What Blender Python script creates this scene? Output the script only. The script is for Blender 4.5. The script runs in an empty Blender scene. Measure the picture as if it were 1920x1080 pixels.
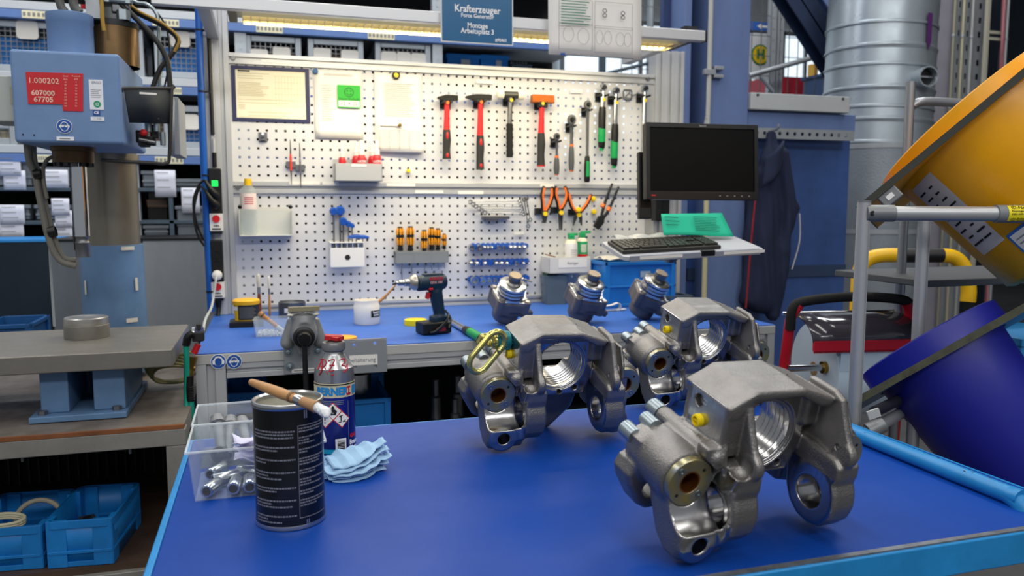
import bpy, bmesh, math, random
import numpy as np
from mathutils import Vector, Matrix, Euler
from mathutils.geometry import tessellate_polygon
SC = bpy.context.scene
COL = SC.collection
PI = math.pi
RAD = math.radians
random.seed(7)
# ------------------------------------------------------------------ camera, world, lamps, exposure
F_PX, YAW, PITCH = 1493.0, 0.296945, 0.103316
CAM = np.array([0.1048, -3.6239, 1.3657])
_fw = np.array([math.sin(YAW) * math.cos(PITCH), math.cos(YAW) * math.cos(PITCH), -math.sin(PITCH)])
_rt = np.array([math.cos(YAW), -math.sin(YAW), 0.0])
_dn = np.cross(_fw, _rt)
_R = np.array([_rt, _dn, _fw])
cd = bpy.data.cameras.new('camera')
cam = bpy.data.objects.new('camera', cd)
COL.objects.link(cam)
cd.sensor_width = 36.0
cd.lens = 36.0 * F_PX / 1920.0
cam.matrix_world = Matrix(((_rt[0], -_dn[0], -_fw[0], CAM[0]), (_rt[1], -_dn[1], -_fw[1], CAM[1]),
         (_rt[2], -_dn[2], -_fw[2], CAM[2]), (0, 0, 0, 1)))
cd.clip_start = 0.05
cd.clip_end = 100
cd.dof.use_dof = True
cd.dof.focus_distance = 1.62
cd.dof.aperture_fstop = 5.0
SC.camera = cam
W = bpy.data.worlds.new('hall_air')
SC.world = W
W.use_nodes = True
bg = W.node_tree.nodes['Background']
bg.inputs[0].default_value = (0.86, 0.92, 1.0, 1)
bg.inputs[1].default_value = 0.30
def area(name, loc, size, energy, col, rot=(0, 0, 0)):
 l = bpy.data.lights.new(name, 'AREA')
 l.shape = 'RECTANGLE'
 l.size, l.size_y = size
 l.energy = energy
 l.color = col
 o = bpy.data.objects.new(name, l)
 COL.objects.link(o)
 o.location = loc
 o.rotation_euler = rot
 return o
# strip lamps of the hall, hung below the roof
for _x in (-2.4, 0.6, 3.6):
 area('hall_and_fill_lamp', (_x, -2.2, 5.2), (0.5, 6.0), 88, (1.0, 0.97, 0.92))
area('hall_and_fill_lamp', (0.4, -6.6, 4.4), (7.0, 0.5), 130, (1.0, 0.98, 0.95), (RAD(58), 0, 0))  # added fill behind the viewer, brightens the faces turned to the camera
area('hall_and_fill_lamp', (0.5, 4.2, 5.2), (9.0, 0.6), 150, (0.95, 0.98, 1.0))
area('hall_and_fill_lamp', (-0.6, 1.1, 4.6), (5.0, 0.4), 70, (0.97, 0.98, 1.0))
area('hall_and_fill_lamp', (4.4, 1.2, 5.4), (3.0, 0.5), 90, (0.95, 0.98, 1.0))
SC.view_settings.view_transform = 'Standard'
SC.view_settings.look = 'None'
SC.view_settings.gamma = 1.0
SC.view_settings.use_curve_mapping = False
SC.view_settings.exposure = 0.0
try:
 SC.cycles.use_denoising = True
 SC.cycles.max_bounces = 8
except Exception:
 pass
# ------------------------------------------------------------------ pixel rays to points on real planes
def _ray(x, y):
 return np.array([(x - 960) / F_PX, (y - 540) / F_PX, 1.0]) @ _R
def PY(x, y, Y=0.0):
 d = _ray(x, y); return Vector(CAM + (Y - CAM[1]) / d[1] * d)
def PX(x, y, X):
 d = _ray(x, y); return Vector(CAM + (X - CAM[0]) / d[0] * d)
def PZ(x, y, Z):
 d = _ray(x, y); return Vector(CAM + (Z - CAM[2]) / d[2] * d)
def V(*a):
 return Vector(a)
# ------------------------------------------------------------------ materials
def lin(h):
 h = h.lstrip('#')
 c = [int(h[i:i + 2], 16) / 255 for i in (0, 2, 4)]
 return tuple(x / 12.92 if x <= 0.04045 else ((x + 0.055) / 1.055) ** 2.4 for x in c) + (1,)
_M = {}
def mat(name, hexc, rough=0.5, metal=0.0, var=0.0, vs=6.0, bump=0.0, bs=200.0, emit=0.0, trans=0.0, ior=1.45,
  stretch=None, hex2=None, coat=0.0, rvar=0.0, spec=None, alpha=1.0, sss=0.0):
 if name in _M:
  return _M[name]
 m = bpy.data.materials.new(name)
 m.use_nodes = True
 nt = m.node_tree
 b = nt.nodes['Principled BSDF']
 c = lin(hexc)
 b.inputs['Base Color'].default_value = c
 b.inputs['Roughness'].default_value = rough
 b.inputs['Metallic'].default_value = metal
 b.inputs['IOR'].default_value = ior
 if spec is not None:
  b.inputs['Specular IOR Level'].default_value = spec
 if coat:
  b.inputs['Coat Weight'].default_value = coat
  b.inputs['Coat Roughness'].default_value = 0.1
 if trans:
  b.inputs['Transmission Weight'].default_value = trans
 if alpha < 1:
  b.inputs['Alpha'].default_value = alpha
 if emit:
  b.inputs['Emission Color'].default_value = c
  b.inputs['Emission Strength'].default_value = emit
 if var or bump or rvar:
  tc = nt.nodes.new('ShaderNodeTexCoord')
  mp = nt.nodes.new('ShaderNodeMapping')
  nt.links.new(tc.outputs['Object'], mp.inputs[0])
  if stretch:
   mp.inputs['Scale'].default_value = stretch
  if var or rvar:
   n = nt.nodes.new('ShaderNodeTexNoise')
   n.inputs['Scale'].default_value = vs
   n.inputs['Detail'].default_value = 6
   n.inputs['Roughness'].default_value = 0.65
   nt.links.new(mp.outputs[0], n.inputs['Vector'])
   if var:
    mx = nt.nodes.new('ShaderNodeMix')
    mx.data_type = 'RGBA'
    c2 = lin(hex2) if hex2 else tuple(x * (1 - var) for x in c[:3]) + (1,)
    c1 = c if hex2 else tuple(min(1, x * (1 + var * 0.6)) for x in c[:3]) + (1,)
    mx.inputs[6].default_value = c1
    mx.inputs[7].default_value = c2
    rp = nt.nodes.new('ShaderNodeMapRange')
    rp.inputs[1].default_value = 0.35
    rp.inputs[2].default_value = 0.68
    nt.links.new(n.outputs[0], rp.inputs[0])
    nt.links.new(rp.outputs[0], mx.inputs[0])
    nt.links.new(mx.outputs[2], b.inputs['Base Color'])
   if rvar:
    rr = nt.nodes.new('ShaderNodeMapRange')
    rr.inputs[1].default_value = 0.3
    rr.inputs[2].default_value = 0.7
    rr.inputs[3].default_value = max(0.02, rough - rvar)
    rr.inputs[4].default_value = min(1, rough + rvar)
    nt.links.new(n.outputs[0], rr.inputs[0])
    nt.links.new(rr.outputs[0], b.inputs['Roughness'])
  if bump:
   n2 = nt.nodes.new('ShaderNodeTexNoise')
   n2.inputs['Scale'].default_value = bs
   n2.inputs['Detail'].default_value = 3
   nt.links.new(mp.outputs[0], n2.inputs['Vector'])
   bp = nt.nodes.new('ShaderNodeBump')
   bp.inputs['Strength'].default_value = bump
   bp.inputs['Distance'].default_value = 0.002
   nt.links.new(n2.outputs[0], bp.inputs['Height'])
   nt.links.new(bp.outputs[0], b.inputs['Normal'])
 _M[name] = m
 return m
def glass(name, hexc, alpha, rough=0.08):
 """thin clear plastic: mostly lets light straight through, with a gloss on top"""
 if name in _M:
  return _M[name]
 m = bpy.data.materials.new(name)
 m.use_nodes = True
 nt = m.node_tree
 nt.nodes.clear()
 out = nt.nodes.new('ShaderNodeOutputMaterial')
 tr = nt.nodes.new('ShaderNodeBsdfTransparent')
 tr.inputs[0].default_value = (0.97, 0.985, 1, 1)
 pb = nt.nodes.new('ShaderNodeBsdfPrincipled')
 pb.inputs['Base Color'].default_value = lin(hexc)
 pb.inputs['Roughness'].default_value = rough
 fr = nt.nodes.new('ShaderNodeLayerWeight')
 fr.inputs[0].default_value = 0.2
 mr = nt.nodes.new('ShaderNodeMapRange')
 mr.inputs[3].default_value = alpha
 mr.inputs[4].default_value = min(1, alpha + 0.3)
 mx = nt.nodes.new('ShaderNodeMixShader')
 nt.links.new(fr.outputs['Facing'], mr.inputs[0])
 nt.links.new(mr.outputs[0], mx.inputs[0])
 nt.links.new(tr.outputs[0], mx.inputs[1])
 nt.links.new(pb.outputs[0], mx.inputs[2])
 nt.links.new(mx.outputs[0], out.inputs[0])
 _M[name] = m
 return m
alu = mat('aluminium profile', '#c0c2c5', 0.42, 0.4, 0.06, 3)
alu_dark = mat('aluminium slot', '#55585c', 0.5, 0.6)
black = mat('black plastic', '#0d0e10', 0.42)
blackr = mat('black rubber', '#141414', 0.8, bump=0.2, bs=300)
white = mat('white plastic', '#e6e6e4', 0.4)
paper = mat('white paper', '#eceae6', 0.85)
paperw = mat('cream paper', '#efe8cf', 0.8)
ink = mat('grey print', '#8a8a88', 0.85)
inkl = mat('pale print', '#c2c0b6', 0.85)
inkd = mat('black print', '#1b1b1d', 0.8)
steel = mat('bright steel', '#c4c6c8', 0.22, 1.0, 0.08, 8)
chrome = mat('chrome', '#d5d7da', 0.12, 1.0)
steeld = mat('dull steel', '#7d7f82', 0.42, 0.9, 0.25, 5, rvar=0.1)
steelk = mat('dark steel', '#3a3b3d', 0.45, 0.8, 0.2, 8)
galv = mat('galvanised sheet', '#a3a8ad', 0.42, 0.5, 0.18, 3, rvar=0.12)
zinc = mat('zinc plated', '#9aa6ac', 0.36, 0.85, 0.08, 30)
redp = mat('red plastic', '#d0202a', 0.35)
red2 = mat('red paint', '#cf2026', 0.45, var=0.08)
orange = mat('orange plastic', '#f2762a', 0.4)
yellow = mat('yellow plastic', '#f2c21a', 0.4)
yellowd = mat('yellow magnet', '#f4d21c', 0.45)
green = mat('green plastic', '#12964f', 0.4)
bluep = mat('blue plastic grip', '#1b55b4', 0.4)
cratebl = mat('blue crate plastic', '#1774c4', 0.45, var=0.14, vs=9)
benchblue = mat('blue bench lino', '#3263bd', 0.45, var=0.06, vs=3, rvar=0.08)
cartblue = mat('blue cart lino', '#0a3f98', 0.45, var=0.07, vs=2.5, rvar=0.08, spec=0.2)
cartframe = mat('light blue steel paint', '#1f86c8', 0.38, var=0.14, vs=14)
pressblue = mat('press blue paint', '#6f8db8', 0.5, var=0.12, vs=4, rvar=0.1)
pressblue2 = mat('worn press blue paint', '#5c7da3', 0.5, var=0.2, vs=5)
colblue = mat('steel column blue', '#6277a6', 0.5, var=0.18, vs=2.5, stretch=(1, 1, 0.35))
wood = mat('brush wood', '#c08a52', 0.55, var=0.25, vs=20, stretch=(1, 1, 0.15))
woodd = mat('brown lacquered wood', '#7a3a1a', 0.35, var=0.2, vs=30)
boardw = mat('pegboard grey white paint', '#d9dade', 0.5, var=0.03, vs=2)
# ------------------------------------------------------------------ geometry builder
class G:
 def __init__(s):
  s.v, s.f, s.m = [], [], []
  s.x = None
  s.mi = 0
 def _add(s, vs, fs):
  o = len(s.v)
  if s.x is not None:
   vs = [s.x @ Vector(p) for p in vs]
  s.v += [tuple(p) for p in vs]
  for f in fs:
   s.f.append([i + o for i in f])
   s.m.append(s.mi)
  return s
 def at(s, loc=(0, 0, 0), rot=(0, 0, 0), sc=1):
  s.x = Matrix.Translation(loc) @ Euler(rot).to_matrix().to_4x4() @ Matrix.Scale(sc, 4)
  return s
 def mat(s, i):
  s.mi = i
  return s
 def box(s, c, d, rot=None, taper=1.0):
  x, y, z = [k / 2 for k in d]
  p = [V(-x, -y, -z), V(x, -y, -z), V(x, y, -z), V(-x, y, -z)]
  p += [V(-x * taper, -y * taper, z), V(x * taper, -y * taper, z), V(x * taper, y * taper, z), V(-x * taper, y * taper, z)]
  if rot:
   r = Euler(rot).to_matrix()
   p = [r @ q for q in p]
  c = Vector(c)
  return s._add([q + c for q in p], [(3, 2, 1, 0), (4, 5, 6, 7), (0, 1, 5, 4), (1, 2, 6, 5), (2, 3, 7, 6), (3, 0, 4, 7)])
 def bx(s, a, b):
  a, b = Vector(a), Vector(b)
  return s.box((a + b) / 2, [abs(k) for k in (b - a)])
 def lathe(s, prof, n=28, o=(0, 0, 0), ax=(0, 0, 1), arc=None, sq=(1, 1)):
  ax = Vector(ax).normalized()
  t = V(1, 0, 0) if abs(ax.x) < 0.9 else V(0, 1, 0)
  u = (t - ax * t.dot(ax)).normalized()
  w = ax.cross(u)
  o = Vector(o)
  vs, fs, rows = [], [], []
  for r, z in prof:
   if r < 1e-6:
    rows.append([len(vs)])
    vs.append(o + ax * z)
   else:
    rows.append(list(range(len(vs), len(vs) + n)))
    for k in range(n):
     a = 2 * PI * k / n
     vs.append(o + ax * z + u * (r * math.cos(a) * sq[0]) + w * (r * math.sin(a) * sq[1]))
  for A, B in zip(rows, rows[1:]):
   for k in range(n):
    j = (k + 1) % n
    if len(A) == 1 and len(B) == 1:
     continue
    if len(A) == 1:
     fs.append((A[0], B[j], B[k]))
    elif len(B) == 1:
     fs.append((A[k], A[j], B[0]))
    else:
     fs.append((A[k], A[j], B[j], B[k]))
  return s._add(vs, fs)
 def cyl(s, a, b, r, r1=None, n=24, caps=True):
  a, b = Vector(a), Vector(b)
  d = b - a
  r1 = r if r1 is None else r1
  pr = [(r, 0), (r1, d.length)]
  if caps:
   pr = [(0, 0)] + pr + [(0, d.length)]
  return s.lathe(pr, n, a, d)
 def ring(s, a, b, ro, ri, n=28):
  a, b = Vector(a), Vector(b)
  L = (b - a).length
  return s.lathe([(ri, 0), (ro, 0), (ro, L), (ri, L), (ri, 0)], n, a, b - a)
 def ball(s, c, r, n=16, k=10, sq=(1, 1, 1)):
  c = Vector(c)
  old, ox = s.v, s.x
  pr = [(0 if i in (0, k) else math.sin(PI * i / k), -math.cos(PI * i / k)) for i in range(k + 1)]
  g = G(); g.lathe(pr, n)
  return s._add([c + V(p[0] * r * sq[0], p[1] * r * sq[1], p[2] * r * sq[2]) for p in g.v], g.f)
 def tube(s, pts, r, n=10, closed=False, smooth=4, sq=1.0, caps=True):
  pts = [Vector(p) for p in pts]
  rs = r if isinstance(r, (list, tuple)) else [r] * len(pts)
  if smooth and len(pts) > 2:
   q, qr = [], []
   N = len(pts)
   for i in range(N if closed else N - 1):
    p0 = pts[(i - 1) % N] if closed or i > 0 else pts[i]
    p1, p2 = pts[i], pts[(i + 1) % N]
    p3 = pts[(i + 2) % N] if closed or i + 2 < N else p2
    for k in range(smooth):
     t = k / smooth
     q.append(0.5 * ((2 * p1) + (p2 - p0) * t + (2 * p0 - 5 * p1 + 4 * p2 - p3) * t * t + (3 * p1 - p0 - 3 * p2 + p3) * t ** 3))
     qr.append(rs[i] * (1 - t) + rs[(i + 1) % N] * t)
   if not closed:
    q.append(pts[-1]); qr.append(rs[-1])
   pts, rs = q, qr
  N = len(pts)
  tn = []
  for i in range(N):
   a = pts[i - 1] if (closed or i > 0) else pts[i]
   b = pts[(i + 1) % N] if (closed or i < N - 1) else pts[i]
   d = b - a
   tn.append(d.normalized() if d.length > 1e-9 else V(0, 0, 1))
  t = V(0, 0, 1) if abs(tn[0].z) < 0.9 else V(1, 0, 0)
  u = (t - tn[0] * t.dot(tn[0])).normalized()
  vs, fs = [], []
  for i in range(N):
   u = (u - tn[i] * u.dot(tn[i]))
   u = u.normalized() if u.length > 1e-6 else V(1, 0, 0)
   w = tn[i].cross(u)
   for k in range(n):
    a = 2 * PI * k / n
    vs.append(pts[i] + u * (rs[i] * math.cos(a)) + w * (rs[i] * math.sin(a) * sq))
  for i in range(N if closed else N - 1):
   j = (i + 1) % N
   for k in range(n):
    l = (k + 1) % n
    fs.append((i * n + k, i * n + l, j * n + l, j * n + k))
  if not closed and caps:
   fs.append(tuple(range(n - 1, -1, -1)))
   fs.append(tuple((N - 1) * n + k for k in range(n)))
  return s._add(vs, fs)
 def prism(s, poly, lo, hi, axis='y', holes=()):
  """outline in the plane across axis ('y': x,z; 'x': y,z; 'z': x,y), pushed from lo to hi"""
  loops = [list(poly)] + [list(h) for h in holes]
  # outlines counter-clockwise
  def area2(l):
   return sum(a[0] * b[1] - b[0] * a[1] for a, b in zip(l, l[1:] + l[:1]))
  loops = [l if (area2(l) > 0) == (i == 0) else l[::-1] for i, l in enumerate(loops)]
  flat = [p for l in loops for p in l]
  tris = tessellate_polygon([[V(p[0], p[1], 0) for p in l] for l in loops])
  def P(p, t):
   return {'y': V(p[0], t, p[1]), 'x': V(t, p[0], p[1]), 'z': V(p[0], p[1], t)}[axis]
  n = len(flat)
  vs = [P(p, lo) for p in flat] + [P(p, hi) for p in flat]
  fs = []
  for t in tris:
   a = flat[t[0]], flat[t[1]], flat[t[2]]
   sg = (a[1][0] - a[0][0]) * (a[2][1] - a[0][1]) - (a[2][0] - a[0][0]) * (a[1][1] - a[0][1])
   t = tuple(t) if sg > 0 else tuple(t)[::-1]
   if abs(sg) < 1e-16:
    continue
   fl = axis == 'y'
   lowf, highf = (t, t[::-1]) if fl else (t[::-1], t)
   fs.append(lowf)
   fs.append(tuple(i + n for i in highf))
  o = 0
  for l in loops:
   k = len(l)
   for i in range(k):
    j = (i + 1) % k
    q = (o + i, o + j, o + j + n, o + i + n)
    fs.append(q[::-1] if axis == 'y' else q)
   o += k
  return s._add(vs, fs)
 def sheet(s, fn, nu, nv):
  vs = [fn(i / nu, j / nv) for j in range(nv + 1) for i in range(nu + 1)]
  fs = [(j * (nu + 1) + i, j * (nu + 1) + i + 1, (j + 1) * (nu + 1) + i + 1, (j + 1) * (nu + 1) + i) for j in range(nv) for i in range(nu)]
  return s._add(vs, fs)
def circ(c, r, n=24, a0=0, a1=2 * PI):
 full = abs(a1 - a0 - 2 * PI) < 1e-6
 k = n if full else n + 1
 return [(c[0] + r * math.cos(a0 + (a1 - a0) * i / n), c[1] + r * math.sin(a0 + (a1 - a0) * i / n)) for i in range(k)]
def rrect(w, h, r, c=(0, 0), n=5):
 o = []
 for sx, sy, a in ((1, 1, 0), (-1, 1, PI / 2), (-1, -1, PI), (1, -1, 3 * PI / 2)):
  o += circ((c[0] + sx * (w / 2 - r), c[1] + sy * (h / 2 - r)), r, n, a, a + PI / 2)
 return o
def put(name, g, mats, parent=None, loc=(0, 0, 0), rot=(0, 0, 0), bev=0.0, ang=38, seg=2, solid=0.0, label=None, kind=None, sub=0):
 me = bpy.data.meshes.new(name)
 me.from_pydata(g.v, [], g.f)
 mats = mats if isinstance(mats, (list, tuple)) else [mats]
 for m in mats:
  me.materials.append(m)
 if any(g.m):
  me.polygons.foreach_set('material_index', g.m)
 me.shade_smooth()
 if ang < 170:
  me.set_sharp_from_angle(angle=RAD(ang))
 me.update()
 o = bpy.data.objects.new(name, me)
 COL.objects.link(o)
 o.location = loc
 o.rotation_euler = rot
 if parent:
  o.parent = parent
 if solid:
  md = o.modifiers.new('thick', 'SOLIDIFY'); md.thickness = abs(solid); md.offset = 0 if solid > 0 else -1
 if sub:
  md = o.modifiers.new('sub', 'SUBSURF'); md.levels = sub; md.render_levels = sub
 if bev:
  md = o.modifiers.new('bevel', 'BEVEL'); md.width = bev; md.segments = seg; md.limit_method = 'ANGLE'
  md.angle_limit = RAD(40); md.harden_normals = True
 if label:
  o['label'] = label
 if kind:
  o['kind'] = kind
 return o
def T(name, label, cat, loc=(0, 0, 0), rot=(0, 0, 0), group=None):
 o = bpy.data.objects.new(name, None)
 COL.objects.link(o)
 o.empty_display_size = 0.02
 o.location = loc
 o.rotation_euler = rot if isinstance(rot, (tuple, list, Euler)) else (0, 0, rot)
 o['label'] = label
 o['category'] = cat
 if group:
  o['group'] = group
 return o
def tag(o, label, cat, group=None):
 o['label'] = label
 o['category'] = cat
 if group:
  o['group'] = group
 return o
def struct(name, g, m, parent=None, **k):
 o = put(name, g, m, parent, **k)
 if not parent:
  o['kind'] = 'structure'
 return o
def dup(root, loc=None, rot=None, label=None, group=None):
 r = root.copy(); COL.objects.link(r)
 if loc is not None: r.location = loc
 if rot is not None: r.rotation_euler = rot if isinstance(rot, (tuple, list, Euler)) else (0, 0, rot)
 if label: r['label'] = label
 if group: r['group'] = group
 def rec(a, b):
  for ch in list(a.children):
   c = ch.copy(); COL.objects.link(c); c.parent = b
   rec(ch, c)
 rec(root, r)
 return r
def text_mesh(s, size, align='CENTER', bold=0.0, extr=0.0, space=1.0, line=1.0):
 c = bpy.data.curves.new('lettering', 'FONT')
 c.body = s
 c.size = size
 c.align_x = align
 c.align_y = 'CENTER'
 c.resolution_u = 2
 c.offset = bold
 c.extrude = extr
 c.space_character = space
 c.space_line = line
 o = bpy.data.objects.new('lettering', c)
 COL.objects.link(o)
 me = bpy.data.meshes.new_from_object(o)
 bpy.data.objects.remove(o)
 bpy.data.curves.remove(c)
 return me
def txt(s, size, loc, m, parent, rot=(PI / 2, 0, 0), align='CENTER', bold=0.0, name='lettering', space=1.0, sx=1.0, line=1.0, cyl=None):
 me = text_mesh(s, size, align, bold, 0, space, line)
 n = len(me.vertices)
 co = np.zeros(n * 3); me.vertices.foreach_get('co', co); co = co.reshape(-1, 3)
 co[:, 0] *= sx
 if cyl:   # wrap round an upright drum: cyl = (radius, angle); text plane x -> arc
  r, a0 = cyl
  a = a0 + co[:, 0] / r
  co = np.c_[r * np.cos(a), r * np.sin(a), co[:, 1]]
  rot = (0, 0, 0)
 me.vertices.foreach_set('co', co.ravel())
 me.materials.clear(); me.materials.append(m)
 me.update()
 o = bpy.data.objects.new(name, me)
 COL.objects.link(o)
 o.parent = parent
 o.location = loc
 o.rotation_euler = rot
 return o
def lines(g, x0, x1, z1, z0, n, th, y=0.0, seed=0, ragged=0.3, gap=None):
 """rows of print on an upright sheet facing -y, as thin raised bars"""
 rnd = random.Random(seed)
 for i in range(n):
  z = z1 - (z1 - z0) * i / max(1, n - 1)
  e = x1 - (x1 - x0) * ragged * rnd.random()
  if gap and i % gap == gap - 1:
   continue
  g.box(((x0 + e) / 2, y, z), (e - x0, 0.0003, th))
 return g
def drum_patch(g, r, a0, a1, z0, z1, n=10):
 """a strip lying on an upright drum"""
 return g.sheet(lambda u, v: V(r * math.cos(a0 + (a1 - a0) * u), r * math.sin(a0 + (a1 - a0) * u), z0 + (z1 - z0) * v), n, 1)
# ------------------------------------------------------------------ rounded castings from distance fields
def s_box(P, c, h, r=0.0, rot=None):
 q = P - np.array(c, np.float32)
 if rot is not None:
  q = q @ np.array(rot.to_matrix() if isinstance(rot, Euler) else rot, np.float32)
 q = np.abs(q) - (np.array(h, np.float32) - r)
 return np.sqrt((np.maximum(q, 0) ** 2).sum(1)) + np.minimum(q.max(1), 0) - r
def s_cyl(P, a, b, r, rnd=0.0):
 a = np.array(a, np.float32); b = np.array(b, np.float32)
 L = np.linalg.norm(b - a); d = (b - a) / L
 q = P - a
 t = q @ d
 rad = np.sqrt(np.maximum((q * q).sum(1) - t * t, 0))
 x = rad - (r - rnd); y = np.abs(t - L / 2) - (L / 2 - rnd)
 return np.sqrt(np.maximum(x, 0) ** 2 + np.maximum(y, 0) ** 2) + np.minimum(np.maximum(x, y), 0) - rnd
def s_cap(P, a, b, r, r2=None):
 a = np.array(a, np.float32); b = np.array(b, np.float32)
 q = P - a; d = b - a
 t = np.clip((q @ d) / (d @ d), 0, 1)
 rr = r if r2 is None else r + (r2 - r) * t
 return np.sqrt(((q - t[:, None] * d) ** 2).sum(1)) - rr
def s_poly(P, poly, ax, lo, hi, rnd=0.0):
 i, j = {'x': (1, 2), 'y': (0, 2), 'z': (0, 1)}[ax]
 k = 'xyz'.index(ax)
 x, y = P[:, i], P[:, j]
 d = np.full(len(P), 1e9, np.float32)
 ins = np.zeros(len(P), bool)
 n = len(poly)
 for e in range(n):
  ax_, ay = poly[e]; bx, by = poly[(e + 1) % n]
  ex, ey = bx - ax_, by - ay
  t = np.clip(((x - ax_) * ex + (y - ay) * ey) / (ex * ex + ey * ey + 1e-12), 0, 1)
  d = np.minimum(d, (x - ax_ - t * ex) ** 2 + (y - ay - t * ey) ** 2)
  c = (ay > y) != (by > y)
  if by != ay:
   ins ^= c & (x < (bx - ax_) * (y - ay) / (by - ay) + ax_)
 d = np.sqrt(d); d[ins] *= -1
 w = np.abs(P[:, k] - (lo + hi) / 2) - ((hi - lo) / 2 - rnd)
 d = d + rnd
 return np.sqrt(np.maximum(d, 0) ** 2 + np.maximum(w, 0) ** 2) + np.minimum(np.maximum(d, w), 0) - rnd
def smin(a, b, k):
 h = np.clip(0.5 + 0.5 * (b - a) / k, 0, 1)
 return b + (a - b) * h - k * h * (1 - h)
def smax(a, b, k):
 return -smin(-a, -b, k)
def field_mesh(fn, lo, hi, h, pull=2):
 """surface of fn = 0 (naive surface nets, then pulled onto the surface)"""
 ns = [int(math.ceil((b - a) / h)) + 1 for a, b in zip(lo, hi)]
 xs = [np.float32(a) + np.arange(n, dtype=np.float32) * np.float32(h) for a, n in zip(lo, ns)]
 X, Y, Z = np.meshgrid(*xs, indexing='ij')
 P = np.stack([X.ravel(), Y.ravel(), Z.ravel()], 1)
 D = np.concatenate([fn(P[i:i + 400000]) for i in range(0, len(P), 400000)]).reshape(ns)
 S = D < 0
 nx, ny, nz = ns
 cnt = np.zeros((nx - 1, ny - 1, nz - 1), np.int8)
 acc = np.zeros((nx - 1, ny - 1, nz - 1, 3), np.float32)
 ne = np.zeros((nx - 1, ny - 1, nz - 1), np.float32)
 off = [(i, j, k) for i in (0, 1) for j in (0, 1) for k in (0, 1)]
 def sl(A, o):
  return A[o[0]:nx - 1 + o[0], o[1]:ny - 1 + o[1], o[2]:nz - 1 + o[2]]
 for o in off:
  cnt += sl(S, o)
 for a in off:
  for ax in range(3):
   if a[ax]: continue
   b = list(a); b[ax] = 1
   da, db = sl(D, a), sl(D, b)
   c = sl(S, a) != sl(S, b)
   t = np.where(c, da / np.where(c, da - db, 1), 0)
   for k in range(3):
    acc[..., k] += np.where(c, a[k] + (t if k == ax else 0), 0)
   ne += c
 act = (cnt > 0) & (cnt < 8)
 idx = -np.ones(act.shape, np.int64)
 idx[act] = np.arange(act.sum())
 ii = np.argwhere(act)
 v = (ii + acc[act] / ne[act][:, None]) * h + np.array(lo)
 fs = []
 for ax in range(3):
  sh = [slice(0, n - 1) for n in ns]
  A = S; B = np.roll(S, -1, ax)
  u, w = [(1, 2), (2, 0), (0, 1)][ax]
  lo_s = [slice(None)] * 3
  core = [slice(0, n) for n in ns]
  core[ax] = slice(0, ns[ax] - 1); core[u] = slice(1, ns[u] - 1); core[w] = slice(1, ns[w] - 1)
  a = A[tuple(core)]; b = B[tuple(core)]
  for flip, msk in ((False, a & ~b), (True, ~a & b)):
   e = np.argwhere(msk)
   if not len(e): continue
   e[:, u] += 1; e[:, w] += 1
   def c(du, dw):
    q = e.copy(); q[:, u] += du; q[:, w] += dw
    return idx[q[:, 0], q[:, 1], q[:, 2]]
   quad = np.stack([c(-1, -1), c(0, -1), c(0, 0), c(-1, 0)], 1)
   if flip: quad = quad[:, ::-1]
   fs.append(quad)
 f = np.concatenate(fs)
 f = f[(f >= 0).all(1)]
 v = v.astype(np.float32)
 for _ in range(pull):
  e = np.float32(h * 0.2)
  d = fn(v)
  g = np.stack([fn(v + np.array(o, np.float32) * e) - fn(v - np.array(o, np.float32) * e) for o in ((1, 0, 0), (0, 1, 0), (0, 0, 1))], 1) / (2 * e)
  gn = np.maximum((g * g).sum(1), 0.2)
  step = np.clip(d / gn, -h * 0.6, h * 0.6)
  v = v - g * step[:, None] * 0.8
 return v, f
def put_field(name, v, f, mats, parent=None, midx=None, scale=0.001, ang=180, **k):
 me = bpy.data.meshes.new(name)
 v = (v * scale).astype(np.float32)
 me.vertices.add(len(v)); me.vertices.foreach_set('co', v.ravel())
 me.loops.add(len(f) * 4); me.loops.foreach_set('vertex_index', f.ravel().astype(np.int32))
 me.polygons.add(len(f)); me.polygons.foreach_set('loop_start', np.arange(0, len(f) * 4, 4, dtype=np.int32))
 me.polygons.foreach_set('loop_total', np.full(len(f), 4, np.int32))
 me.update(calc_edges=True)
 for m in (mats if isinstance(mats, (list, tuple)) else [mats]):
  me.materials.append(m)
 if midx is not None:
  me.polygons.foreach_set('material_index', midx.astype(np.int32))
 me.shade_smooth()
 if ang < 170:
  me.set_sharp_from_angle(angle=RAD(ang))
 me.validate()
 o = bpy.data.objects.new(name, me)
 COL.objects.link(o)
 if parent: o.parent = parent
 if 'loc' in k: o.location = k['loc']
 if 'rot' in k: o.rotation_euler = k['rot']
 return o
def PD(x, y, D):
 return Vector(CAM + D * _ray(x, y))
def flat(a, n):     # a point pushed to height n
 return V(a.x, a.y, n)
# ------------------------------------------------------------------ the hall
concrete = mat('concrete floor', '#4a4a4c', 0.6, var=0.3, vs=1.5, rvar=0.15)
struct('floor', G().bx((-6, -7, -0.1), (13.5, 9.5, 0)), concrete)
wallm = mat('hall wall', '#c9d0d6', 0.7, var=0.05, vs=1)
struct('wall_back', G().bx((-6, 9.0, 0), (13.5, 9.2, 6.4)), wallm)
struct('wall_right', G().bx((13.3, -7, 0), (13.5, 9.0, 6.4)), mat('dark hall wall', '#2b323c', 0.7, var=0.1, vs=1))
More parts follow.
